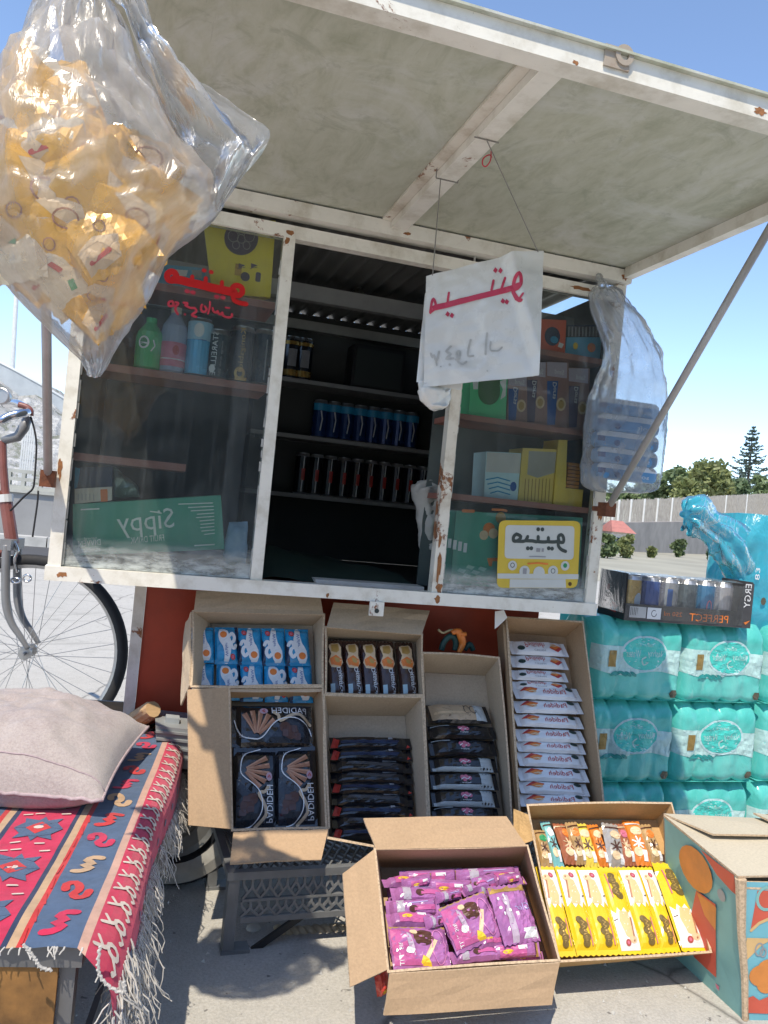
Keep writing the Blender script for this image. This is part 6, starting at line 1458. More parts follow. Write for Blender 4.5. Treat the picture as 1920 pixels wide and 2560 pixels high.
mb.grid(lambda u, v_: L2W(.001+(wT-.01)*u, -.001+(dT+.003)*v_, .1265+.002*math.sin(u*17)*math.sin(v_*9)), 20, 10)
mb.grid(lambda u, v_: L2W(-.004-.010*math.sin(PI*u)*v_, (dT)*u, .02+.11*v_), 12, 8); mb.build('film', tr, True)
# ---------------------------------------------------------------- light blue wrapped pack with twisted end
BLUEF = film_mat('light_blue_film', (.35, .80, .90), (.10, .62, .78), (.50, .95), .15, 7, .35, .3, .6, 16)
bx0 = onY(M3(862, 900), .17); bz1 = onY(M3(960, 590), .17).z
pk = thing('wrapped_pack', 'light blue film wrapped pack with a crumpled twisted end, right of the can tray', 'pack', (bx0.x+.12, .2, ztop))
mb = MB(BLUEF); hB = bz1-ztop
def bl(u, v_):
    a = 2*PI*u; c, s = math.cos(a), math.sin(a); ex = .52
    px_ = math.copysign(abs(c)**ex, c); py_ = math.copysign(abs(s)**ex, s)
    k = (1-.25*max(0, v_-.8)*5*.4)*(1-.10*(1-min(1, v_*8)))
    lob = .008*abs(math.sin(4*a))*(1-v_*.5)
    q = V((bx0.x+.135+(.135+lob)*px_*k, .27+(.10+lob)*py_*k, ztop+hB*v_-(.012 if v_ < .02 else 0)))
    return q+V((1, 1, .5))*.009*fbm(q.x, q.y, q.z, 14)
mb.grid(bl, 44, 22, closed_u=True)
mb.face([bl(i/44, 1) for i in range(44)]); mb.build('wrapped_body', pk, True)
# twisted end: a crumpled cone going up and to the left
ax = [onY(M3(*p), .22) for p in ((860, 880), (800, 760), (740, 690), (660, 635), (600, 590), (565, 590))]
rad = [.050, .062, .050, .042, .052, .030]
A_ = smooth_path([tuple(a)+(r,) for a, r in zip(ax, rad)], 5)
mb = MB(BLUEF); n = len(A_)-1
def cone(u, v_):
    i = min(n, int(round(v_*n))); p = V(A_[i][:3]); d = (V(A_[min(n, i+1)][:3])-V(A_[max(0, i-1)][:3])).normalized()
    s = d.cross(V((0, 1, 0))).normalized(); t_ = s.cross(d); a = 2*PI*u
    r = A_[i][3]*(1+.28*math.sin(7*a+3*v_)*(.4+v_)+.25*fbm(math.cos(a)*2, math.sin(a)*2, v_*5, 1.3))
    return p+s*math.cos(a)*r+t_*math.sin(a)*r*.75
mb.grid(cone, 42, n, closed_u=True); mb.build('twisted_end', pk, True)
mp = MB(); P = Print(mp, lambda x, z, l: V((x, bl(.72, .5).y-.006-l, z)), 9.0); q = onY(M3(925, 890), .165)
P.text(WHITE_PR, '83', q.x, q.z, .036, .016, PI/2, False); q = onY(M3(955, 1030), .165); P.disc(HEX, q.x, q.z, .010, .012, 8); mp.build('pack_print', pk)
# ---------------------------------------------------------------- crate under the boxes
q = [onY(N4(*p), -.19) for p in ((560, 545), (1500, 500), (545, 1180))]
zc1 = q[0].z-.008; xc0 = q[0].x; Lc, Wc, Hc = .46, .30, zc1-GZ
CRATEM = mat('dusty_black_plastic', (.15, .155, .16), .5, 0, .35, 14, .05)
def crate(label, x0, y0, rz, grp):
    Mc = Matrix.Translation((x0, y0, GZ)) @ Matrix.Rotation(rz, 4, 'Z')
    t = thing('plastic_crate', label, 'crate', Mc, grp)
    def part(nm, boxes, kind=None):
        mb = MB(CRATEM)
        for lo, hi in boxes: mb.box(lo, hi, M=Mc)
        return mb.build(nm, t, kind=kind)
    e = .018
    for x in (0, Lc-.03):
        for y in (0, Wc-.03): part('leg', [((x+(.0 if x == 0 else .008), y, 0), (x+(.022 if x == 0 else .03), y+.03, Hc-.016)), ((x-.003 if x == 0 else x-.02, y-.003, 0), (x+.055 if x == 0 else x+.033, y+.033, .007))])
    part('top_frame', [((-.004, -.004, Hc-.016), (Lc+.004, .012, Hc)), ((-.004, Wc-.012, Hc-.016), (Lc+.004, Wc+.004, Hc)), ((-.004, .0121, Hc-.016), (.012, Wc-.0121, Hc)), ((Lc-.012, .0121, Hc-.016), (Lc+.004, Wc-.0121, Hc))])
    part('lower_rail', [((.031, .001, Hc*.36), (Lc-.031, .010, Hc*.36+.012)), ((.031, Wc-.010, Hc*.36), (Lc-.031, Wc-.001, Hc*.36+.012)), ((.031, .0015, Hc*.62), (Lc-.031, .0095, Hc*.62+.005))])
    mb = MB(CRATEM); zA, zB = Hc*.36+.012, Hc-.016; zM = Hc*.62
    def br(p, q_): mb.bar(Mc @ V(p), Mc @ V(q_), .005, .005, (0, -1, 0))
    n = 11; s = (Lc-.062)/n
    for za, zb_ in ((zA, zM), (zM+.005, zB)):
        h = zb_-za
        for i in range(n):
            xa = .031+i*s; y = .005
            br((xa, y, za), (xa+s*.5, y, za+h*.55)); br((xa+s, y, za), (xa+s*.5, y, za+h*.55)); br((xa+s*.5, y, za+h*.55), (xa+s*.5, y, zb_)); br((xa, y, za+h*.75), (xa+s*.27, y, za+h*.32)); br((xa+s, y, za+h*.75), (xa+s*.73, y, za+h*.32)); br((xa, y, zb_), (xa, y, za+h*.75))
    mb.build('lattice', t, kind='stuff')
    mb = MB(CRATEM)
    for i in range(20):
        a = .012+i*(Lc-.024)/20
        br2 = lambda p, q_: mb.bar(Mc @ V(p), Mc @ V(q_), .004, .005, (0, 0, 1))
        if i % 1 == 0: br2((a, .012, Hc-.006), (min(Lc-.012, a+.16), Wc-.012, Hc-.006)); br2((a, .012, Hc-.012), (max(.012, a-.16), Wc-.012, Hc-.012))
    mb.build('mesh_top', t, kind='stuff')
    mb = MB(BLACK_PL); mb.hexa([Mc @ V(p) for p in ((.0605, .012, .0), (.085, .012, .0), (.175, .012, Hc*.36), (.15, .012, Hc*.36))], [Mc @ V(p) for p in ((.0605, .020, .0), (.085, .020, .0), (.175, .020, Hc*.36), (.15, .020, Hc*.36))]); mb.build('brace', t)
crate('black lattice plastic crate turned upside down, seen between the bench and the front box', xc0, -.19, .04, 'black plastic crates under the boxes')
crate('black plastic crate hidden in the shade behind the front box', xc0+.52, -.02, -.03, 'black plastic crates under the boxes')
# rope and pebbles under the crate
ROPE = mat('pale_rope', (.42, .36, .26), .9, 0, .25, 60, .5, 150)
def ropepts(cr, pts, y): return [onY(cr(*p), y) for p in pts]
c_ = smooth_path([tuple(p) for p in ropepts(N4, ((890, 990), (1050, 1000), (1250, 985), (1400, 990), (1380, 1040), (1250, 1045), (1120, 1045), (1020, 1030)), -.12)], 14)
t = thing('rope', 'pale twisted rope lying in loops under the black crate', 'rope', V(c_[0]))
for ph in (0, PI):
    mb = MB(ROPE); pts = []
    for i, p in enumerate(c_): a = i*.75+ph; pts.append(V((p[0], p[1]+.006*math.cos(a), p[2]+.006*math.sin(a))))
    mb.tube(pts, .0075, 7); mb.build('strand', t, True)
for x, y, r, lab in ((725, 975, .013, 'larger pale pebble on the ground inside the crate'), (778, 1000, .011, 'smaller pale pebble on the ground inside the crate')):
    p = onY(N4(x, y), -.10); mb = MB(KERB); mb.grid(lambda u, v_: V((p.x+r*math.sin(PI*v_)*math.cos(2*PI*u)*1.2, p.y+r*math.sin(PI*v_)*math.sin(2*PI*u), p.z+r*.7*math.cos(PI*v_))), 12, 8, closed_u=True)
    tag(centre_origin(mb.build('pebble', smooth=True)), lab, 'pebble', 'pebbles under the crate')

# grit and small stones lying about
rng = random.Random(9); mb = MB(KERB)
for k in range(420):
    x, y = rng.uniform(-.2, 1.7), rng.uniform(-.95, .1); r = rng.choice((.0015, .002, .0025, .004))*rng.uniform(.7, 1.4)
    a = rng.random()*6; pts = [V((x+r*math.cos(a+q*2.1), y+r*math.sin(a+q*2.1), GZ+.0005)) for q in range(3)]; t_ = V((x, y, GZ+r*1.1))
    for q in range(3): mb.face([pts[q], pts[(q+1) % 3], t_])
g_ = mb.build('grit', kind='stuff'); tag(g_, 'grit and tiny stones scattered over the concrete in front of the kiosk', 'grit')
# ---------------------------------------------------------------- bench, rug, pillow
RZ = -.35
p0 = onZ(Z3(556, 1690), RZ); p1 = onZ(Z3(1086, 362), RZ)
e1 = (p1-p0).normalized(); e2 = V((e1.y, -e1.x, 0)); LB = (p1-p0).length
ZU = V((0, 0, 1))
bench = thing('bench', 'low grey metal bench with a brown board front under the rug', 'bench', V((p0.x, p0.y, GZ)))
BENG = mat('bench_grey_metal', (.16, .16, .165), .5, .4, .2, 12, .1)
BROWNB = mat('stained_brown_board', (.215, .105, .030), .8, 0, .6, 22, .3, 60)
zt_ = RZ-.006; zf = onY(Z3(300, 1885), p0.y).z
def bp(a, b, z): q = p0+e1*a+e2*b; return V((q.x, q.y, z))
def bslab(nm, a0, a1, b0_, b1_, z0, z1, m):
    mb = MB(m); mb.hexa([bp(a0, b0_, z0), bp(a0, b1_, z0), bp(a0, b1_, z1), bp(a0, b0_, z1)], [bp(a1, b0_, z0), bp(a1, b1_, z0), bp(a1, b1_, z1), bp(a1, b0_, z1)]); return mb.build(nm, bench)
bslab('seat_board', .03, LB+.3, -.70, -.0125, zt_-.018, zt_, BROWNB)
bslab('front_frame', .006, .017, -.70, -.004, zf, zt_-.001, BENG); bslab('side_frame', .0175, LB+.3, -.012, -.003, zf, zt_-.004, BENG); bslab('back_frame', LB+.3, LB+.312, -.70, -.004, zf, zt_-.001, BENG); bslab('side_frame', .0115, LB+.3, -.712, -.7005, zf, zt_-.004, BENG)
bslab('front_board', .010, .016, -.66, -.032, GZ+.02, zf-.002, BROWNB)
for a in (.0, LB+.27):
    for b in (-.70, -.031): bslab('leg', a+.0175, a+.04, b, b+.0185 if b > -.1 else b+.03, GZ, zf-.0005, BENG)
bslab('side_rail', .045, LB+.27, -.03, -.02, GZ+.06, GZ+.085, BENG)

def wool(name, rgb, bs=260):
    m, t, out = new_mat(name); p = N(t, 'BsdfPrincipled', Roughness=.95); p.inputs['Specular IOR Level'].default_value = .1; p.inputs['Sheen Weight'].default_value = .3
    v = coords(t); a = noise_tex(t, v, 26, 5, .7); wv = N(t, 'TexWave', Scale=bs, Distortion=1.5); t.links.new(v, wv.inputs[0])
    c = ramp(t, a, [(.28, mul(rgb, .68)), (.52, rgb), (.76, mul(rgb, 1.25))]); c = mixc(t, .25, c, ramp(t, wv.outputs[1], [(.2, mul(rgb, .55)), (.8, mul(rgb, 1.2))]))
    t.links.new(c, p.inputs['Base Color']); t.links.new(bump(t, wv.outputs[1], .4, .0012), p.inputs['Normal']); t.links.new(p.outputs[0], out.inputs[0]); MATS[name] = m; return m
RR = wool('crimson_wool', (.56, .020, .075)); RB = wool('slate_blue_wool', (.070, .115, .200)); RN = wool('navy_wool', (.022, .035, .085)); RS = wool('sand_wool', (.52, .34, .20)); RP = wool('pink_beige_wool', (.55, .33, .25)); RW = wool('cream_wool', (.66, .56, .48)); RED2 = wool('scarlet_wool', (.56, .03, .030))
YARN = mat('fringe_yarn', (.50, .475, .44), .95, 0, .15, 40, .3, 200)
rr_ = .044; ARC = rr_*PI/2; DROP = .040; BMAX = ARC+DROP
bands = [(-.62, -.50, RR), (-.50, -.49, RN), (-.49, -.42, RB), (-.42, -.41, RS), (-.41, -.30, RR), (-.30, -.292, RS), (-.292, -.216, RB), (-.216, -.208, RED2), (-.208, -.197, RS), (-.197, -.189, RN), (-.189, -.099, RR), (-.099, -.092, RN), (-.092, -.081, RS), (-.081, -.073, RED2), (-.073, -.009, RB), (-.009, .003, RP), (.003, BMAX, RR)]
def rug(a, b, l=0.0):
    """a along the bench, b across: past b = 0 the rug rolls over the edge"""
    wv_ = .004*fbm(a, b, 0, 7)*1.0
    if b <= 0:
        q = p0+e1*a+e2*b; n = ZU; q = V((q.x, q.y, RZ+wv_))
        if a < .03: q.z -= .10*(.03-a)*(.6+.4*math.sin(b*60))
    else:
        f = min(b, ARC)/rr_; q = p0+e1*a+e2*(rr_*math.sin(f)+(.006*math.sin(a*11+.6)-.004)*(b/BMAX)); q = V((q.x, q.y, RZ-rr_*(1-math.cos(f))-max(0, b-ARC)+wv_)); n = e2*math.sin(f)+ZU*math.cos(f)
        if a < .16: k = (1-a/.16)**2; q += V((0, 0, -.055*k*(b/BMAX)**.7))-e1*.012*k
    return q+n*l
rugt = thing('rug', 'crimson and slate blue woven rug with pale fringe lying over the bench', 'rug', V((p0.x, p0.y, RZ)))
mb = MB(RR); LRUG = LB+.02; na = 60
for b0_, b1_, m in bands:
    nb = max(1, int((b1_-b0_)/.012))
    mb.grid(lambda u, v_: rug(-.006+.004*fbm(b0_+(b1_-b0_)*u, 3, 0, 60)*(v_ < .001)+LRUG*v_, b0_+(b1_-b0_)*u), nb, na, m)
mb.build('woven_field', rugt)
mb = MB(RR)
P = Print(mb, lambda b, a, l: rug(a, b, l), .016, .0012, .0004)
def smotif(m, a, b, s, fl=1):
    pts = [(-.9, .7), (-.75, 1.05), (-.2, 1.0), (.25, .55), (-.35, .25), (.45, -.05), (-.1, -.45), (.55, -.9), (.95, -.55)]
    pts = [(-.75, .15), (-.85, .75), (-.3, 1.0), (.1, .55), (.15, .05), (-.1, -.35), (.3, -.75), (.8, -.55), (.9, .0)] if fl > 0 else [(.75, .9), (.1, .95), (-.3, .6), (.25, .2), (-.35, -.1), (.25, -.4), (-.3, -.85), (-.85, -.9)]
    P.stroke(m, [(b+x*s*.85, a+y*s*1.1) for x, y in smooth_path(pts, 2)], s*.52)
for k in range(11):
    m = (RR, RS, RED2)[k % 3] if k % 4 else RR
    smotif((RR, RED2, RS)[k % 3], .045+k*.083, -.041, .023, 1 if k % 2 else -1)
    smotif((RS, RR, RED2)[k % 3], .03+k*.083, -.254, .023, -1 if k % 2 else 1); smotif((RS, RR)[k % 2], .06+k*.083, -.455, .02, 1)
for k in range(7):                                        # medallions of the red field
    for b in (-.144, -.355):
        a = .06+k*.135
        P.poly(RB, [(b-.038, a), (b-.026, a+.022), (b-.030, a+.04), (b-.006, a+.030), (b, a+.046), (b+.008, a+.030), (b+.030, a+.040), (b+.024, a+.02), (b+.038, a), (b+.024, a-.022), (b+.03, a-.040), (b+.006, a-.030), (b, a-.046), (b-.008, a-.03), (b-.030, a-.038), (b-.024, a-.02)])
        P.layer(); P.poly(RED2, [(b-.02, a), (b, a+.022), (b+.02, a), (b, a-.022)]); P.layer(); P.disc(RW, b, a, .008, .006, 8)
        for x, y in ((-.03, .052), (.03, .055), (-.012, .056), (.016, -.056), (-.02, -.055)): P.stroke(RW, [(b+x-.006, a+y), (b+x+.006, a+y+.002)], .004)
        P.h -= P.step*2
for k in range(22):                                       # white hooks along the rolled edge
    a = .022+k*.0415; b = .024
    P.ring(RW, b+.008, a+.008, .0085, .007, .0055, 9); P.stroke(RW, [(b-.016, a-.004), (b-.004, a+.002), (b+.0, a+.006)], .005); P.stroke(RW, [(b+.010, a), (b+.018, a-.008), (b+.014, a-.014)], .0055); P.stroke(RW, [(b-.006, a+.002), (b-.014, a+.012)], .004)
    if k % 2: P.poly(RB, [(b+.040, a+.008), (b+.050, a+.002), (b+.056, a+.016), (b+.046, a+.024)])
for k in range(20): P.stroke(RED2, [(-.076+.004*math.sin(k), k*.045), (-.078, k*.045+.03)], .003)
mb.build('woven_motifs', rugt)
rng = random.Random(5); mb = MB(YARN)
def yarn(p, d, ln, r, n=7):
    pts = [V(p)]; q = V(p); dd = V(d)
    for i in range(n):
        dd = (dd*.62+V((0, 0, -1))*.38+V((rng.gauss(0, .28), rng.gauss(0, .28), rng.gauss(0, .16)))).normalized(); q = q+dd*ln/n; pts.append(q)
    mb.tube(pts, [r*(1-.35*i/n) for i in range(n+1)], 5)
for k in range(95):
    a = LRUG*rng.random()**1.35*.98; p = rug(a, BMAX-.004); d0 = e2*rng.uniform(.1, .6)+ZU*rng.uniform(-1.3, -.3)+e1*rng.uniform(-.5, .4); L0 = rng.uniform(.05, .09)*(1.3 if a < .3 else .85)
    for j in range(9): yarn(p+V((rng.uniform(-.004, .004), rng.uniform(-.006, .006), rng.uniform(-.003, .003))), d0+V((rng.uniform(-.25, .25), rng.uniform(-.25, .25), rng.uniform(-.25, .25))), L0*rng.uniform(.75, 1.15), .0011)
for k in range(190):
    a = rng.uniform(-.008, .09); b = BMAX*rng.uniform(.5, 1.0); p = rug(a, b); yarn(p, -e1*.25+e2*rng.uniform(.1, .6)-ZU*.9, rng.uniform(.07, .14), .0012, 9)
for k in range(46): b = rng.uniform(-.4, .03); yarn(rug(-.006, b), -e1+ZU*.2, rng.uniform(.006, .016), .0012, 3)
mb.build('fringe', rugt, kind='stuff')
mb = MB(YARN)                                            # the plaited cords that hang from the corner
for st in ([Z3(150, 1705), Z3(190, 1750), Z3(225, 1800), Z3(262, 1850), Z3(330, 1868)], [Z3(640, 1720), Z3(630, 1820), Z3(640, 1900), Z3(700, 1970), Z3(790, 2010), Z3(800, 1940)]):
    mb = MB(YARN); pp = smooth_path([tuple(onY(q, p0.y-.03)) for q in st], 8); mb.tube([V(q)+V((.0012*math.sin(i*1.9), 0, .0012*math.cos(i*1.9))) for i, q in enumerate(pp)], .0019, 6); mb.build('cord', rugt)
# pillow
fr = onZ(Z3(655, 775), RZ+.035); br_ = onZ(Z3(955, 300), RZ+.055); sd = (br_-fr); sl_ = V((-sd.y, sd.x, 0)).normalized()*.47
sl_.z = 0; fl2, bl2 = fr+sl_+V((0, 0, 0)), br_+sl_
def pil_mat():
    m, t, out = new_mat('pale_mauve_pillow_cloth'); p = N(t, 'BsdfPrincipled', Roughness=.95); p.inputs['Sheen Weight'].default_value = .25; p.inputs['Specular IOR Level'].default_value = .15
    v = coords(t); a = noise_tex(t, v, 7, 6, .65); f = noise_tex(t, v, 240, 4, .8); b = noise_tex(t, v, 45, 5, .7)
    c = ramp(t, a, [(.3, (.33, .27, .26)), (.55, (.41, .355, .33)), (.75, (.46, .41, .375))]); c = mixc(t, .3, c, ramp(t, f, [(.35, (.22, .17, .17)), (.6, (.54, .47, .455))]))
    t.links.new(c, p.inputs['Base Color']); h = N(t, 'Math', operation='ADD'); t.links.new(f, h.inputs[0]); t.links.new(b, h.inputs[1]); t.links.new(bump(t, h.outputs[0], .55, .003), p.inputs['Normal']); t.links.new(p.outputs[0], out.inputs[0]); return m
pil = thing('pillow', 'pale mauve fuzzy pillow lying on the rug', 'pillow', (fr+br_+fl2+bl2)/4+V((0, 0, -.035)))
mb = MB(pil_mat())
def pl(u, v_, top):
    x, y = 2*u-1, 2*v_-1
    k = max(0, (1-abs(x)**2.6)*(1-abs(y)**2.6))**.55
    pin = 1-.055*(x*x*(1-y*y)*0+(1-x*x)*y*y*0)                   # straight seams
    c = fl2.lerp(fr, u).lerp(bl2.lerp(br_, u), v_)
    cen = (fl2+fr+bl2+br_)/4; c = cen+(c-cen)*(1-.045*(1-abs(x)**2)*(abs(y) > .0)*abs(y)**3-.045*(1-abs(y)**2)*abs(x)**3)
    w_ = .009*fbm(u, v_, top*3, 4.5)+.005*fbm(u, v_, top, 13)-.006*abs(fbm(u*.7, v_, 9, 6))
    if top: return c+V((0, 0, .098*k+w_*k*1.3+.0012*math.sin(u*90)*(1-k)**6))
    return c+V((0, 0, -min(.033, .075*k)+.0012*math.sin(u*90)*(1-k)**6))
mb.grid(lambda u, v_: pl(u, v_, 1), 60, 54); mb.grid(lambda u, v_: pl(1-u, v_, 0), 60, 54); mb.build('cover', pil, True)
mb = MB(mat('mauve_seam', (.42, .33, .34), .95, 0, .2, 90, .5, 200))
edge = [pl(u/60, 0, 1) for u in range(61)]; edge2 = [pl(1, v_/50, 1) for v_ in range(51)]
mb.tube([p+V((0, 0, -.001+.0014*math.sin(i*1.7))) for i, p in enumerate(edge)], .0034, 6); mb.tube([p+V((0, 0, -.001)) for p in edge2], .003, 6); mb.build('seam', pil, True)
mb = MB(MATS['mauve_seam']); mb.tube([pl(u/40, .075, 1)+V((0, 0, .0006)) for u in range(41)], .0016, 5); mb.build('stitching', pil, True)
# log end behind the pillow
a, b = onY(Z3(985, 188), .13), onY(Z3(870, 262), .20); d = (b-a).normalized()
mb = MB(WOOD); pts = [a, a+d*.02, a+d*.06, a+d*.16]; mb.tube(pts, [.019, .0225, .022, .023], 11)
for k in range(5):
    s = d.orthogonal().normalized(); s.rotate(Matrix.Rotation(k*1.3, 3, d)); mb.bar(a+s*.021+d*.012, a+s*.0215+d*.14, .004, .003, s)
tag(centre_origin(mb.build('log')), 'pale wooden log end sticking out behind the pillow', 'log')
# grey plastic container behind the rug
GREYPL = mat('grey_plastic', (.26, .275, .28), .5, 0, .12, 9, .05)
gq = [onY(Z3(*p), .06) for p in ((1000, 296), (1222, 318), (1222, 575), (1010, 560))]
t = thing('plastic_container', 'light grey plastic container standing between the rug and the leaning boxes', 'container', (gq[2]+gq[3])/2)
mb = MB(GREYPL); mb.hexa([gq[3], gq[2], gq[1], gq[0]], [p+V((0, .14, 0)) for p in (gq[3], gq[2], gq[1], gq[0])]); mb.build('container_body', t)
mb = MB(GREYPL)
for k in (.12, .30, .52, .74): p, q = gq[0].lerp(gq[3], k), gq[1].lerp(gq[2], k); mb.bar(p+V((0, -.002, 0)), q+V((0, -.002, 0)), .006, .005, (0, 0, 1))
mb.build('rib', t); mb = MB(mat('pale_grey_lid', (.36, .39, .40), .45)); mb.bar(gq[0].lerp(gq[1], .3)+V((0, .05, .006)), gq[0].lerp(gq[1], .7)+V((0, .05, .006)), .03, .012); mb.build('lid_catch', t)
# cart wheel
wc = onY(Z3(1120, 850), .09); RWH = wc.z-GZ
mb = MB(BLACK_RUB); Mw = Matrix.Translation(wc) @ Matrix.Rotation(-.12, 4, 'Z') @ Matrix.Rotation(PI/2, 4, 'X')
SIDEW = mat('sunlit_dusty_sidewall', (.40, .39, .36), .85, 0, .25, 15, .2)  # dusty grey, with sunlight on the sidewall mixed into the colour
mb.lathe([(RWH*.60, -.150), (RWH*.66, -.158), (RWH*.93, -.160), (RWH*1.0, -.140), (RWH*1.0, -.02), (RWH*.93, .0), (RWH*.80, .006), (RWH*.66, .004), (RWH*.60, -.01)], 40, Mw, BLACK_RUB, lambda i: SIDEW if i in (5, 6) else BLACK_RUB)
wh = mb.build('wheel', kiosk)
mb = MB(BLACK_RUB)
for k in range(44):
    a = 2*PI*k/44
    for z0, z1 in ((-.135, -.09), (-.075, -.03)):
        c, s = math.cos(a), math.sin(a); mb.bar(Mw @ V((c*RWH*1.004, s*RWH*1.004, z0)), Mw @ V((math.cos(a+.04)*RWH*1.004, math.sin(a+.04)*RWH*1.004, z1)), .014, .008, (Mw.to_3x3() @ V((c, s, 0))))
mb.build('tread', wh, kind='stuff')
mb = MB(mat('dull_hubcap', (.16, .16, .155), .5, .5, .25, 20)); mb.lathe([(RWH*.60, -.01), (RWH*.56, .012), (RWH*.50, .006), (RWH*.34, .004), (RWH*.28, .018), (RWH*.14, .028), (RWH*.02, .03)], 32, Mw); mb.build('hubcap', wh)

# ---------------------------------------------------------------- bicycle
hub = V((-.147, 1.115, -.372)); bx = V((1, -.18, 0)).normalized(); bz = ZU; by = bz.cross(bx)          # bx: the way the bicycle points
Rw = hub.z-GZ
BIKER = mat('faded_red_bicycle_paint', (.24, .085, .07), .45, 0, .3, 12, .05); BIKEG = mat('grey_bicycle_paint', (.22, .22, .225), .45, .2, .15, 12)
bike = thing('bicycle', 'old bicycle with a faded red head tube and grey fork parked behind the bench', 'bicycle', V((hub.x, hub.y, GZ)))
FB_ = Frame(hub, bx, -by)                                           # z towards the viewer
def b2w(x, y, z=0): return FB_.M @ V((x, y, z))
def wheel(cx):
    c = V((cx, 0, 0))
    mb = MB(BLACK_RUB); n = 64
    mb.grid(lambda u, v_: b2w(cx+(Rw-.020+.020*math.cos(2*PI*v_))*math.cos(2*PI*u), (Rw-.020+.020*math.cos(2*PI*v_))*math.sin(2*PI*u), .019*math.sin(2*PI*v_)), n, 12, closed_u=True); ty = mb.build('tyre', bike, True)
    mb = MB(STEEL); r1 = Rw-.040
    pr = [(r1, -.011), (r1+.007, -.013), (r1+.007, .013), (r1, .011), (r1-.006, 0), (r1, -.011)]
    for (ra, za), (rb, zb2) in zip(pr[:-1], pr[1:]): mb.grid(lambda u, v_: b2w(cx+(ra+(rb-ra)*v_)*math.cos(2*PI*u), (ra+(rb-ra)*v_)*math.sin(2*PI*u), za+(zb2-za)*v_), n, 1, closed_u=True)
    mb.build('rim', bike)
    mb = MB(STEEL)
    for k in range(36):
        a = 2*PI*k/36; sg = 1 if k % 2 else -1; ah = a+(.9 if (k//2) % 2 else -.9)
        mb.tube([b2w(cx+.022*math.cos(ah), .022*math.sin(ah), .028*sg), b2w(cx+(r1-.002)*math.cos(a), (r1-.002)*math.sin(a), .003*sg)], .0011, 4, cap=False)
    mb.build('spokes', bike, kind='stuff')
    mb = MB(STEEL); mb.tube([b2w(cx, 0, z) for z in (-.06, -.035, -.0345, -.025, -.0245, .0245, .025, .0345, .035, .06)], [.006, .006, .022, .022, .013, .013, .022, .022, .006, .006], 12); mb.build('hub', bike)
wheel(0); wheel(-1.04)
def fpx(cr, x, y, d=0): return FB_.M @ FB_.px(cr(x, y), d)
fp = [(0, 0), (-.012, .02), (-.040, .045), (-.062, .10), (-.072, .18), (-.080, .30), (-.092, .385)]
blade = [fpx(Z2, x, y, .055) for x, y in ((208, 1985), (150, 1890), (85, 1790), (48, 1660), (42, 1480), (46, 1300), (48, 1215))]
mb = MB(BIKEG); pts = smooth_path([tuple(p) for p in blade], 4); mb.tube(pts, [.008+.006*min(1, i/12) for i in range(len(pts))], 9); mb.build('fork_blade', bike, True)
off = -FB_.Z*.11; mb = MB(BIKEG); mb.tube([V(p)+off for p in pts], [.008+.006*min(1, i/12) for i in range(len(pts))], 9); mb.build('fork_blade', bike, True)
crown = blade[-1]-FB_.Z*.055
mb = MB(BIKEG); mb.bar(blade[-1]+FB_.Z*.012, blade[-1]+off-FB_.Z*.012, .035, .035); mb.build('fork_crown', bike)
ht = [crown, fpx(Z1, 75, 1990), fpx(Z1, 40, 1560), fpx(Z1, 30, 1240)]
mb = MB(BIKER); mb.tube([ht[0], ht[1], ht[1]], [.022, .021, .021], 12); mb.build('lower_head_tube', bike)
mb = MB(WHITE_METAL); mb.tube([ht[1], ht[1].lerp(ht[2], .22)], .024, 12); mb.build('head_collar', bike)
mb = MB(BIKER); mb.tube([ht[1].lerp(ht[2], .22), ht[2], ht[3]], [.014, .013, .013], 12); mb.build('head_tube', bike)
# the rest of the frame, running out of the picture
hd = ht[1]; seat = hd-bx*.58+ZU*.02; bbk = hub-bx*.58+ZU*(-.08); rear = hub-bx*1.04
for nm, a, b, r in (('top_tube', ht[1].lerp(ht[2], .2), seat, .014), ('down_tube', ht[0], bbk, .015), ('seat_tube', seat+ZU*.06, bbk, .014), ('chain_stay', bbk, rear, .009), ('seat_stay', seat, rear, .008)):
    mb = MB(BIKER); mb.tube([a, b], r, 10); mb.build(nm, bike, True)
mb = MB(BLACK_RUB); mb.grid(lambda u, v_: seat+ZU*.13+bx*((v_-.62)*.26)+by*(math.cos(2*PI*u)*(.012+.075*(1-v_)**2))+ZU*math.sin(2*PI*u)*.025, 14, 10, closed_u=True); mb.build('saddle', bike, True)
hbp = [fpx(Z1, -60, 1010, .10), fpx(Z1, 20, 985, .10), fpx(Z1, 120, 935, .09), fpx(Z1, 240, 905, .08), fpx(Z1, 330, 890, .05), fpx(Z1, 300, 830, -.02), fpx(Z1, 200, 780, -.10), fpx(Z1, 60, 790, -.20)]
mb = MB(CHROME); mb.tube(smooth_path([tuple(p) for p in hbp], 5), .014, 10); mb.build('handlebar', bike, True)
mb = MB(BIKER); mb.tube(smooth_path([tuple(fpx(Z1, x, y, .03)) for x, y in ((230, 795), (320, 820), (375, 865), (375, 930))], 4), .010, 8); mb.build('brake_lever', bike, True)
mb = MB(BIKEG); mb.tube([fpx(Z1, 350, 940), fpx(Z1, 290, 1080), fpx(Z1, 215, 1190), ht[3]], [.014, .018, .017, .013], 10); mb.build('stem', bike, True)
mb = MB(BLACK_RUB); mb.tube(smooth_path([tuple(fpx(Z1, x, y, .04)) for x, y in ((375, 940), (420, 1090), (445, 1250), (445, 1400), (425, 1700), (400, 1830), (300, 1920), (125, 2100))], 4), .0035, 6); mb.tube(smooth_path([tuple(fpx(Z1, x, y, .03)) for x, y in ((470, 1850), (460, 2000), (430, 2212), (400, 2420))], 4), .003, 6); mb.build('brake_cable', bike, True)
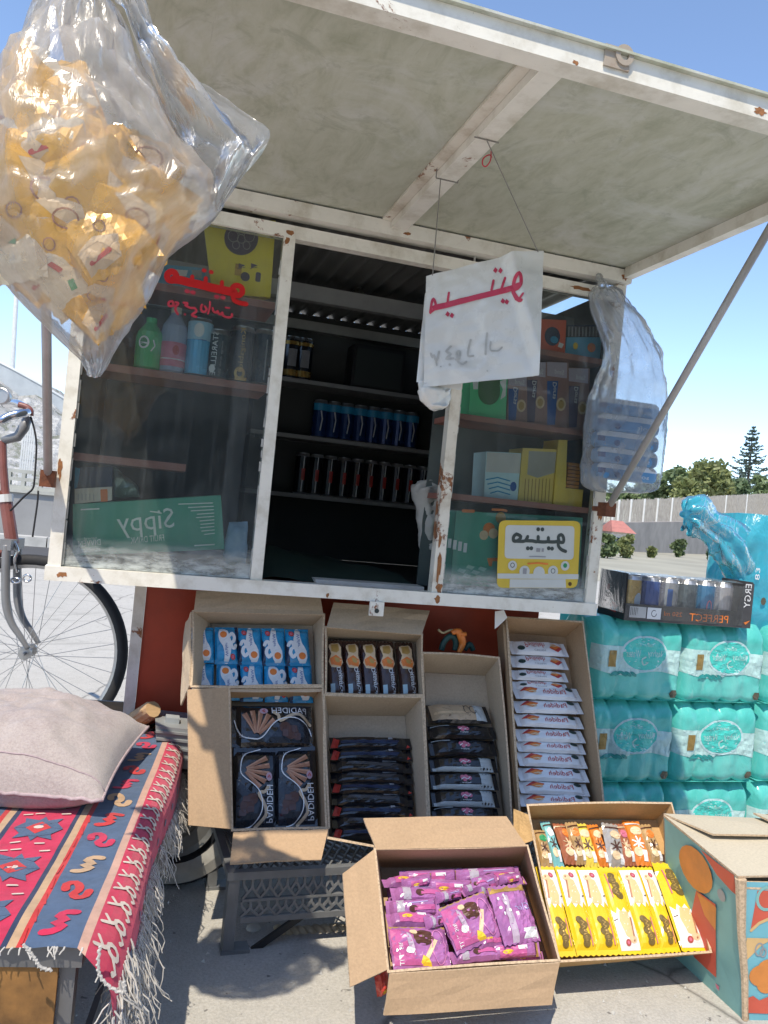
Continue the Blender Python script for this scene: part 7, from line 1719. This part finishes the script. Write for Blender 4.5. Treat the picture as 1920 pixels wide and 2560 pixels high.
lc = fpx(Z1, 20, 690, .06); mb = MB(GALV); Ml = Matrix.Translation(lc) @ (-CF).to_track_quat('Z', 'Y').to_matrix().to_4x4()
mb.lathe([(.006, -.05), (.02, -.03), (.028, .0), (.028, .006), (.024, .008), (.023, .003)], 20, Ml); mb.build('headlamp', bike)
mb = MB(CHROME)
for cx, cy, w_, h_ in ((115, 1478, 34, 18), (200, 1462, 28, 26)):
    mb.tube([fpx(Z2, cx+w_*math.cos(2*PI*k/14), cy+h_*math.sin(2*PI*k/14), .03) for k in range(15)], .004, 6)
mb.tube(smooth_path([tuple(fpx(Z2, x, y, .03)) for x, y in ((100, 1190), (130, 1260), (110, 1330), (130, 1420))], 4), .006, 6); mb.build('brake_linkage', bike, True)
# ---------------------------------------------------------------- hanging sign
sTL, sTR = onY(S2(118, 322), -.336), onY(S2(1482, -10), -.42)
sBL, sBR = onY(S2(85, 1595), -.350), onY(S2(1412, 1480), -.428)
ns = (sTR-sTL).cross(sBL-sTL).normalized(); ns = ns if ns.y < 0 else -ns
FS, sc = frame_quad([S2(118, 322), S2(1482, -10), S2(1412, 1480), S2(85, 1595)], sTL, ns)
sg_t = thing('hanging_sign', 'white plastic sign with a mirrored red word hanging from the canopy rib', 'sign', (sBL+sBR)/2)
SIGNW = mat('white_sign_plastic', (.66, .66, .62), .28, 0, .06, 9, .25, 14, coat=.15)
def sxy(u, v_): return sc[3].lerp(sc[2], u).lerp(sc[0].lerp(sc[1], u), v_)
def sdisp(x, y):
    u = (x-sc[0].x)/(sc[1].x-sc[0].x)
    d = .006*math.sin(u*3.0)+.003*fbm(x, y, 0, 9)
    r = max(0, u-(.80-.9*(y+.10)*.5)) if True else 0
    cr1 = .007*abs(fbm(x*.6, y, 8, 16)); fold = .016*max(0, 1-abs(u-(.80-.5*(y+.02)))/.10)
    return d-.10*r*r*2+.006*fbm(x, y, 3, 30)*max(.12, u-.45)*1.8-cr1+fold*(u > .5)
def ssurf(x, y, l=0.0): return FS.M @ V((x, y, sdisp(x, y)+l))
mb = MB(SIGNW)
mb.grid(lambda u, v_: (lambda q: ssurf(q.x, q.y))(sxy(u, v_)), 40, 36)
mb.grid(lambda u, v_: (lambda q: ssurf(q.x, q.y, -.0025-.012*math.sin(PI*u)*math.sin(PI*v_)))(sxy(1-u, v_)), 40, 36); mb.build('sign_sheet', sg_t, True)
mb = MB(SIGNW); q4 = [FS.px(S2(*p), -.02) for p in ((105, 520), (600, 420), (520, 1640), (5, 1545))]
mb.grid(lambda u, v_: FS.M @ (q4[3].lerp(q4[2], u).lerp(q4[0].lerp(q4[1], u), v_)+V((0, 0, .006*fbm(u*3, v_*3)))), 14, 20); mb.build('back_sheet', sg_t, True)
rows = [(820, 20, 205), (870, 4, 200), (910, 12, 200), (950, 55, 190), (985, 90, 140)]
fn, n, nu = lumpy(M2, rows, -.33, .02, 30, .016, 9, 6)
mb = MB(SIGNW); mb.grid(fn, nu, n, closed_u=True); mb.build('crumpled_tail', sg_t, True)
mp = MB(); P = Print(mp, ssurf, .02, .0012, .0003); SX = lambda x, y: (lambda q: (q.x, q.y))(FS.px(S2(x, y)))
REDS = mat('crimson_sign_paint', (.50, .035, .085), .45, 0, .12, 30); FADE = mat('faded_pencil_grey', (.45, .45, .425), .6, 0, .15, 60)
ks = (FS.px(S2(1000, 500))-FS.px(S2(0, 500))).length/1000
def st(m, pts, w_): P.stroke(m, [SX(*p) for p in smooth_path(pts, 3)], w_*ks)
st(REDS, [(165, 745), (180, 640), (200, 585), (225, 640), (228, 690), (195, 720), (168, 738)], 30); st(REDS, [(215, 690), (420, 642), (700, 578), (950, 520), (1180, 460)], 66)
st(REDS, [(362, 640), (370, 580), (380, 520)], 26); st(REDS, [(868, 500), (882, 440), (892, 390)], 28); st(REDS, [(985, 480), (1005, 420), (1025, 360)], 28)
st(REDS, [(1120, 440), (1140, 370), (1185, 325), (1205, 380), (1200, 450), (1165, 495), (1115, 510), (1140, 570), (1180, 625), (1205, 630)], 40); st(REDS, [(1110, 500), (1125, 560), (1165, 625), (1225, 560)], 26)
for x, y in ((915, 270), (972, 275), (1000, 622), (1045, 632), (365, 760), (415, 778)): P.poly(REDS, [SX(x-28, y+8), SX(x-4, y-34), SX(x+26, y-4), SX(x+4, y+36)])
mp.build('red_word', sg_t); mp = MB(); P = Print(mp, ssurf, .02, .0012, .0003)
st(FADE, [(170, 1215), (190, 1260), (205, 1230), (235, 1300), (265, 1190)], 26); st(FADE, [(232, 1300), (238, 1350)], 20); st(FADE, [(400, 1130), (345, 1190), (400, 1215), (345, 1275), (430, 1270)], 26); st(FADE, [(460, 1285), (500, 1270), (505, 1190), (470, 1200), (480, 1300), (530, 1340), (580, 1310)], 26)
st(FADE, [(630, 1060), (605, 1150), (600, 1240), (660, 1240)], 24); st(FADE, [(818, 990), (805, 1100), (800, 1230)], 24); st(FADE, [(860, 1090), (855, 1180), (910, 1190), (950, 1185), (990, 1150)], 20); P.disc(FADE, *SX(388, 1345), 14*ks); P.disc(FADE, *SX(822, 1420), 10*ks); P.disc(FADE, *SX(285, 1365), 10*ks)
mp.build('faded_words', sg_t, kind='stuff')
STR = mat('thin_string', (.22, .21, .19), .8)
T5 = crop(500, 0, 1.168)
rb1 = onZ(D(952, 385), .862); rb2 = onZ(D(1050, 300), .862); ring = onZ(D(1062, 345), .83)
mb = MB(STR); mb.tube([rb1, ssurf(sc[0].x+.012, sc[0].y-.002)], .0011, 5, cap=False); mb.tube([rb2, rb2.lerp(ssurf(sc[1].x-.012, sc[1].y-.003), .18), ssurf(sc[1].x-.012, sc[1].y-.003)], .0011, 5, cap=False)
for x in (.655, .70): mb.tube([V((x, rb1.y, .861)), V((x, rb1.y, .882))], .0011, 4)
mb.tube([V((.655, rb1.y, .8605)), V((.70, rb1.y, .8605))], .0012, 5); mb.tube([V((.655, rb2.y, .8605)), V((.70, rb2.y, .8605))], .0012, 5)
mb.build('string', sg_t)
mb = MB(GRAFFITI2); cR = rb2.lerp(ssurf(sc[1].x, sc[1].y), .17)
mb.tube(smooth_path([tuple(onY(T5(x, y), cR.y)) for x, y in ((850, 440), (848, 468), (835, 486), (825, 480), (828, 462), (845, 452), (852, 460))], 4), .0012, 5); mb.build('red_wire', sg_t)

# ---------------------------------------------------------------- bag of tissue packs on the right post
BAGF = film_mat('milky_bag_film', (.95, .96, .97), (.74, .76, .77), (.16, .44), .22, 8, .5, .25, .4, 13)
rows = [(270, 1030, 1120), (300, 1005, 1170), (340, 1000, 1200), (400, 1015, 1250), (480, 1042, 1305), (560, 1075, 1352), (640, 1090, 1392), (720, 1078, 1416), (800, 1045, 1432), (900, 1002, 1442), (1000, 985, 1442), (1100, 972, 1436), (1200, 964, 1427), (1300, 956, 1416), (1390, 952, 1402), (1430, 985, 1396), (1455, 1060, 1350)]
YT = -.045
fn, n, nu = lumpy(M2, rows, YT, .040, 56, .010, 13, 3)
def fold(u, v_):
    p = fn(u, v_); a = 2*PI*u
    return p+V((0, -1, 0))*(.006*math.sin(a*9+v_*5)*max(0, .62-v_)*1.6+.003*math.sin(a*17))
tb_ = thing('carrier_bag', 'milky plastic bag of blue tissue packs hanging on the right kiosk post', 'bag', fn(.25, 1))
mb = MB(BAGF); mb.grid(fold, nu, n, closed_u=True); mb.face([fold(i/nu, 1) for i in range(nu)]); mb.build('film', tb_, True)
a, b = fn(0, 0), fn(.5, 0); mb = MB(BAGF); mb.tube(smooth_path([tuple((a+b)/2), tuple((a+b)/2+V((.005, .03, .035))), (1.272, -.004, .80)], 4), [.010, .010, .009, .008, .007, .006, .006, .006, .006], 8); mb.build('knot', tb_, True)
TISB = mat('tissue_pack_blue', (.09, .25, .46), .35, 0, .15, 15, .2, 30); TISD = mat('tissue_dark_blue', (.02, .06, .20), .4, 0, .2); TISW = mat('tissue_white', (.56, .60, .63), .5, 0, .08)
yb = [(1385, 1300), (1296, 1212), (1206, 1118), (1112, 1020), (1014, 925)]
def tissue_mesh(w_, d_, h_):
    mb = MB(TISB); ex = .35
    def s(u, v_):
        a = 2*PI*u; c, q = math.cos(a), math.sin(a); k = 1-.10*abs(2*v_-1)**4
        return V((w_/2*math.copysign(abs(c)**ex, c)*k, -d_/2*math.copysign(abs(q)**ex, q)*k, h_*v_))
    mb.grid(s, 36, 6, closed_u=True, pick=lambda u, v_: TISW if v_ > .66 and (.03 < u < .47) else (TISB if (int(u*9) % 3 or v_ < .3) else TISD)); mb.face([s(i/36, 1) for i in range(36)], TISB); mb.face([s(i/36, 0) for i in range(36)], TISB)
    P = Print(mb, lambda x, z, l: V((x, -d_/2*.985-l, z)), .03); P.disc(TISD, -.2*w_, .3*h_, .05*w_, .2*h_, 8); P.text(TISW, 'soft', .22*w_, .34*h_, .22*w_, .28*h_)
    return mb.mesh('tissue_pack')
xl, xr_ = onY(M2(985, 1150), YT).x, onY(M2(1420, 1150), YT).x
mt = tissue_mesh((xr_-xl)*.80, .050, .048)
zz = [onY(M2(1180, y0), YT).z for y0, _ in yb]+[onY(M2(1180, 925), YT).z]
for i in range(5):
    xc = (onY(M2(960-i*-6, yb[i][0]), YT).x+onY(M2(1418, yb[i][0]), YT).x)/2
    inst('tissue_pack', mt, Matrix.Translation((xc, YT, zz[i])) @ Matrix.Rotation(random.uniform(-.06, .06), 4, 'Z') @ Matrix.Diagonal((1, 1, (zz[i+1]-zz[i])*.97/.048, 1)), '%s blue tissue pack from the bottom inside the hanging bag' % ORD[i], 'tissue pack', 'blue tissue packs inside the hanging bag')

# ---------------------------------------------------------------- big bag of snacks at the upper left
YS = -.80
BAGC = film_mat('clear_bag_film', (.97, .97, .97), (.80, .79, .77), (.12, .50), .28, 6, .55, .2, .35, 12)
rows = [(-190, 196, 206), (-120, 178, 214), (-60, 150, 222), (0, 88, 236), (60, 55, 262), (140, 5, 300), (220, -32, 345), (300, -58, 388), (380, -68, 440), (430, -70, 468), (460, -66, 470), (500, -52, 428), (540, -38, 375), (600, 2, 340), (660, 50, 312), (720, 112, 272), (770, 165, 240), (800, 186, 222), (815, 194, 212)]
fn, n, nu = lumpy(D, rows, YS, .115, 90, .016, 17, 3)
def sb(u, v_):
    p = fn(u, v_); a = 2*PI*u; k = max(0, 1-v_*2.2)
    return p+V((math.cos(a)*.3, -math.sin(a), 0))*(.013*math.sin(a*11+2*math.sin(v_*7))*k*(.3+v_*2)+.004*math.sin(a*23+v_*6)*k+.010*fbm(math.cos(a)*1.5, math.sin(a)*1.5, v_*7, 1.6)*(1-k))
hb_ = thing('snack_bag', 'big clear plastic bag full of orange snack packets hanging from the canopy corner', 'bag', fn(.25, 1))
mb = MB(BAGC); mb.grid(sb, nu, n, closed_u=True); mb.build('film', hb_, True)
le = [(215, -60), (262, 20), (300, 110), (345, 210), (385, 300), (420, 360), (440, 400), (452, 440)]
re = [(262, -60), (312, 20), (345, 75), (395, 145), (478, 222), (560, 275), (486, 350)]
le, re = smooth_path(le, 5), smooth_path([(262, -60), (312, 20), (348, 80), (400, 150), (490, 225), (578, 300), (545, 352), (478, 445)], 5)
def tail(u, v_):
    i = min(len(le)-1, int(round(v_*(len(le)-1)))); a, b = onY(D(*le[i]), YS-.03), onY(D(*re[i]), YS-.05)
    p = a.lerp(b, u); return p+V((0, -1, .2))*(.020*fbm(u*2.2, v_*3, 1, 2.2)+.014*math.sin(u*PI*3+v_*4)*math.sin(PI*u)+.012*math.sin(PI*u))
mb = MB(BAGC); mb.grid(tail, 26, len(le)-1); mb.grid(lambda u, v_: tail(1-u, v_)+V((0, .03*math.sin(PI*u)+.002, .006*math.sin(v_*9))), 26, len(le)-1)
tl2 = [onY(D(*p), YS-.05) for p in ((500, 230), (548, 270), (578, 315), (560, 350), (520, 335))]
mb.build('handle', hb_, True)
mb = MB(BAGC); p = fn(.25, 0); mb.tube(smooth_path([tuple(p+V((0, .06, 0))), (.055, -.775, .84), (.056, -.80, .905), (.057, -.74, .905)], 5), .006, 8); mb.build('handle_loop', hb_, True)
SNK = mat('orange_snack_wrapper', (.78, .42, .05), .28, .1, .2, 18, .4, 22, coat=.3); SNK2 = mat('cream_snack_wrapper', (.72, .60, .42), .3, .05, .15, 18, .4, 22, coat=.3)
def pr_snk(P, w_, h_):
    P.poly(CREAM_PR, [(x*w_, y*h_) for x, y in ((-.2, .34), (.0, .40), (.34, .34), (.44, .06), (.30, .10), (.0, .22))]); P.poly(CREAM_PR, [(x*w_, y*h_) for x, y in ((-.46, -.46), (.0, -.40), (.1, -.20), (-.2, -.12), (-.46, -.2))]); P.layer().ring(WAFER_PR, .15*w_, .20*h_, .15*w_, .09*h_, .0022, 14); P.stroke(RED_PR, [(-.38*w_, -.36*h_), (-.1*w_, -.32*h_)], .005); P.ring(WAFER_PR, -.05*w_, -.05*h_, .07*w_, .06*h_, .0016, 10)
def pr_snk2(P, w_, h_):
    P.poly(SNK, [(-.49*w_, .05*h_), (.49*w_, .25*h_), (.49*w_, .46*h_), (-.49*w_, .46*h_)]); P.poly(RED_PR, [(-.3*w_, -.2*h_), (-.1*w_, -.15*h_), (-.12*w_, -.09*h_), (-.3*w_, -.13*h_)]); P.poly(GREEN_PR, [(.05*w_, -.14*h_), (.2*w_, -.18*h_), (.22*w_, -.1*h_), (.07*w_, -.07*h_)])
meS = pack_mesh('snack_packet', .090, .118, .017, SNK, pr_snk, 31, .003, 12, 14, maxlen=.014); meS2 = pack_mesh('snack_packet', .090, .118, .017, SNK2, pr_snk2, 37, .003, 12, 14, maxlen=.014)
FSn = Frame(V((.1, YS, .5)), V((1, 0, 0)), V((0, -1, 0)))
SP = [(330, 700, .4, 0, -.02), (150, 680, -.6, 1, .01), (500, 900, 1.1, 0, .03), (270, 1100, .25, 1, -.01), (70, 930, .9, 0, .02), (740, 1020, -.4, 0, .03), (470, 1220, -1.0, 0, -.03), (690, 1190, .8, 0, .0), (130, 1240, -.3, 0, -.035), (600, 1380, .65, 0, -.045), (690, 1360, -.25, 0, -.02), (330, 1420, .1, 0, -.03), (190, 1470, .9, 0, .01), (420, 1600, -.7, 1, -.02), (620, 1590, .3, 0, -.03), (520, 1740, .9, 0, .0), (740, 1180, 1.2, 0, .0), (40, 1400, .2, 1, -.01)]
lab = ['near the top under the bag neck', 'at the upper left', 'in the shade at the middle', 'left of the middle, pale', 'at the left edge, upper', 'at the upper right', 'in the middle lying slanted', 'right of the middle, pale', 'at the left, below the middle', 'showing its face right of centre', 'at the right, just above the lower edge', 'pale, in the lower middle', 'lower left', 'pale, in the lower part', 'lower right', 'lowest in the tip of the bag', 'right of centre, behind the others', 'pale, cut by the left picture edge']
for i, (x, y, r, k, dy) in enumerate(SP):
    q = FSn.px(ZL(x, y), 0)
    inst('snack_packet', (meS, meS2)[k], FSn.M @ Matrix.Translation((q.x, q.y, -dy*.5)) @ Matrix.Rotation(r, 4, 'Z') @ Matrix.Rotation(random.uniform(-.45, .45), 4, 'X') @ Matrix.Rotation(random.uniform(-.45, .45), 4, 'Y') @ Matrix.Scale(.80 if y > 1550 else .98 if y > 1250 else 1.18, 4), '%s snack packet inside the clear bag, %s' % ('cream' if k else 'orange', lab[i].replace('pale, ', '').replace(', pale', '')), 'snack packet', 'snack packets inside the big clear bag')
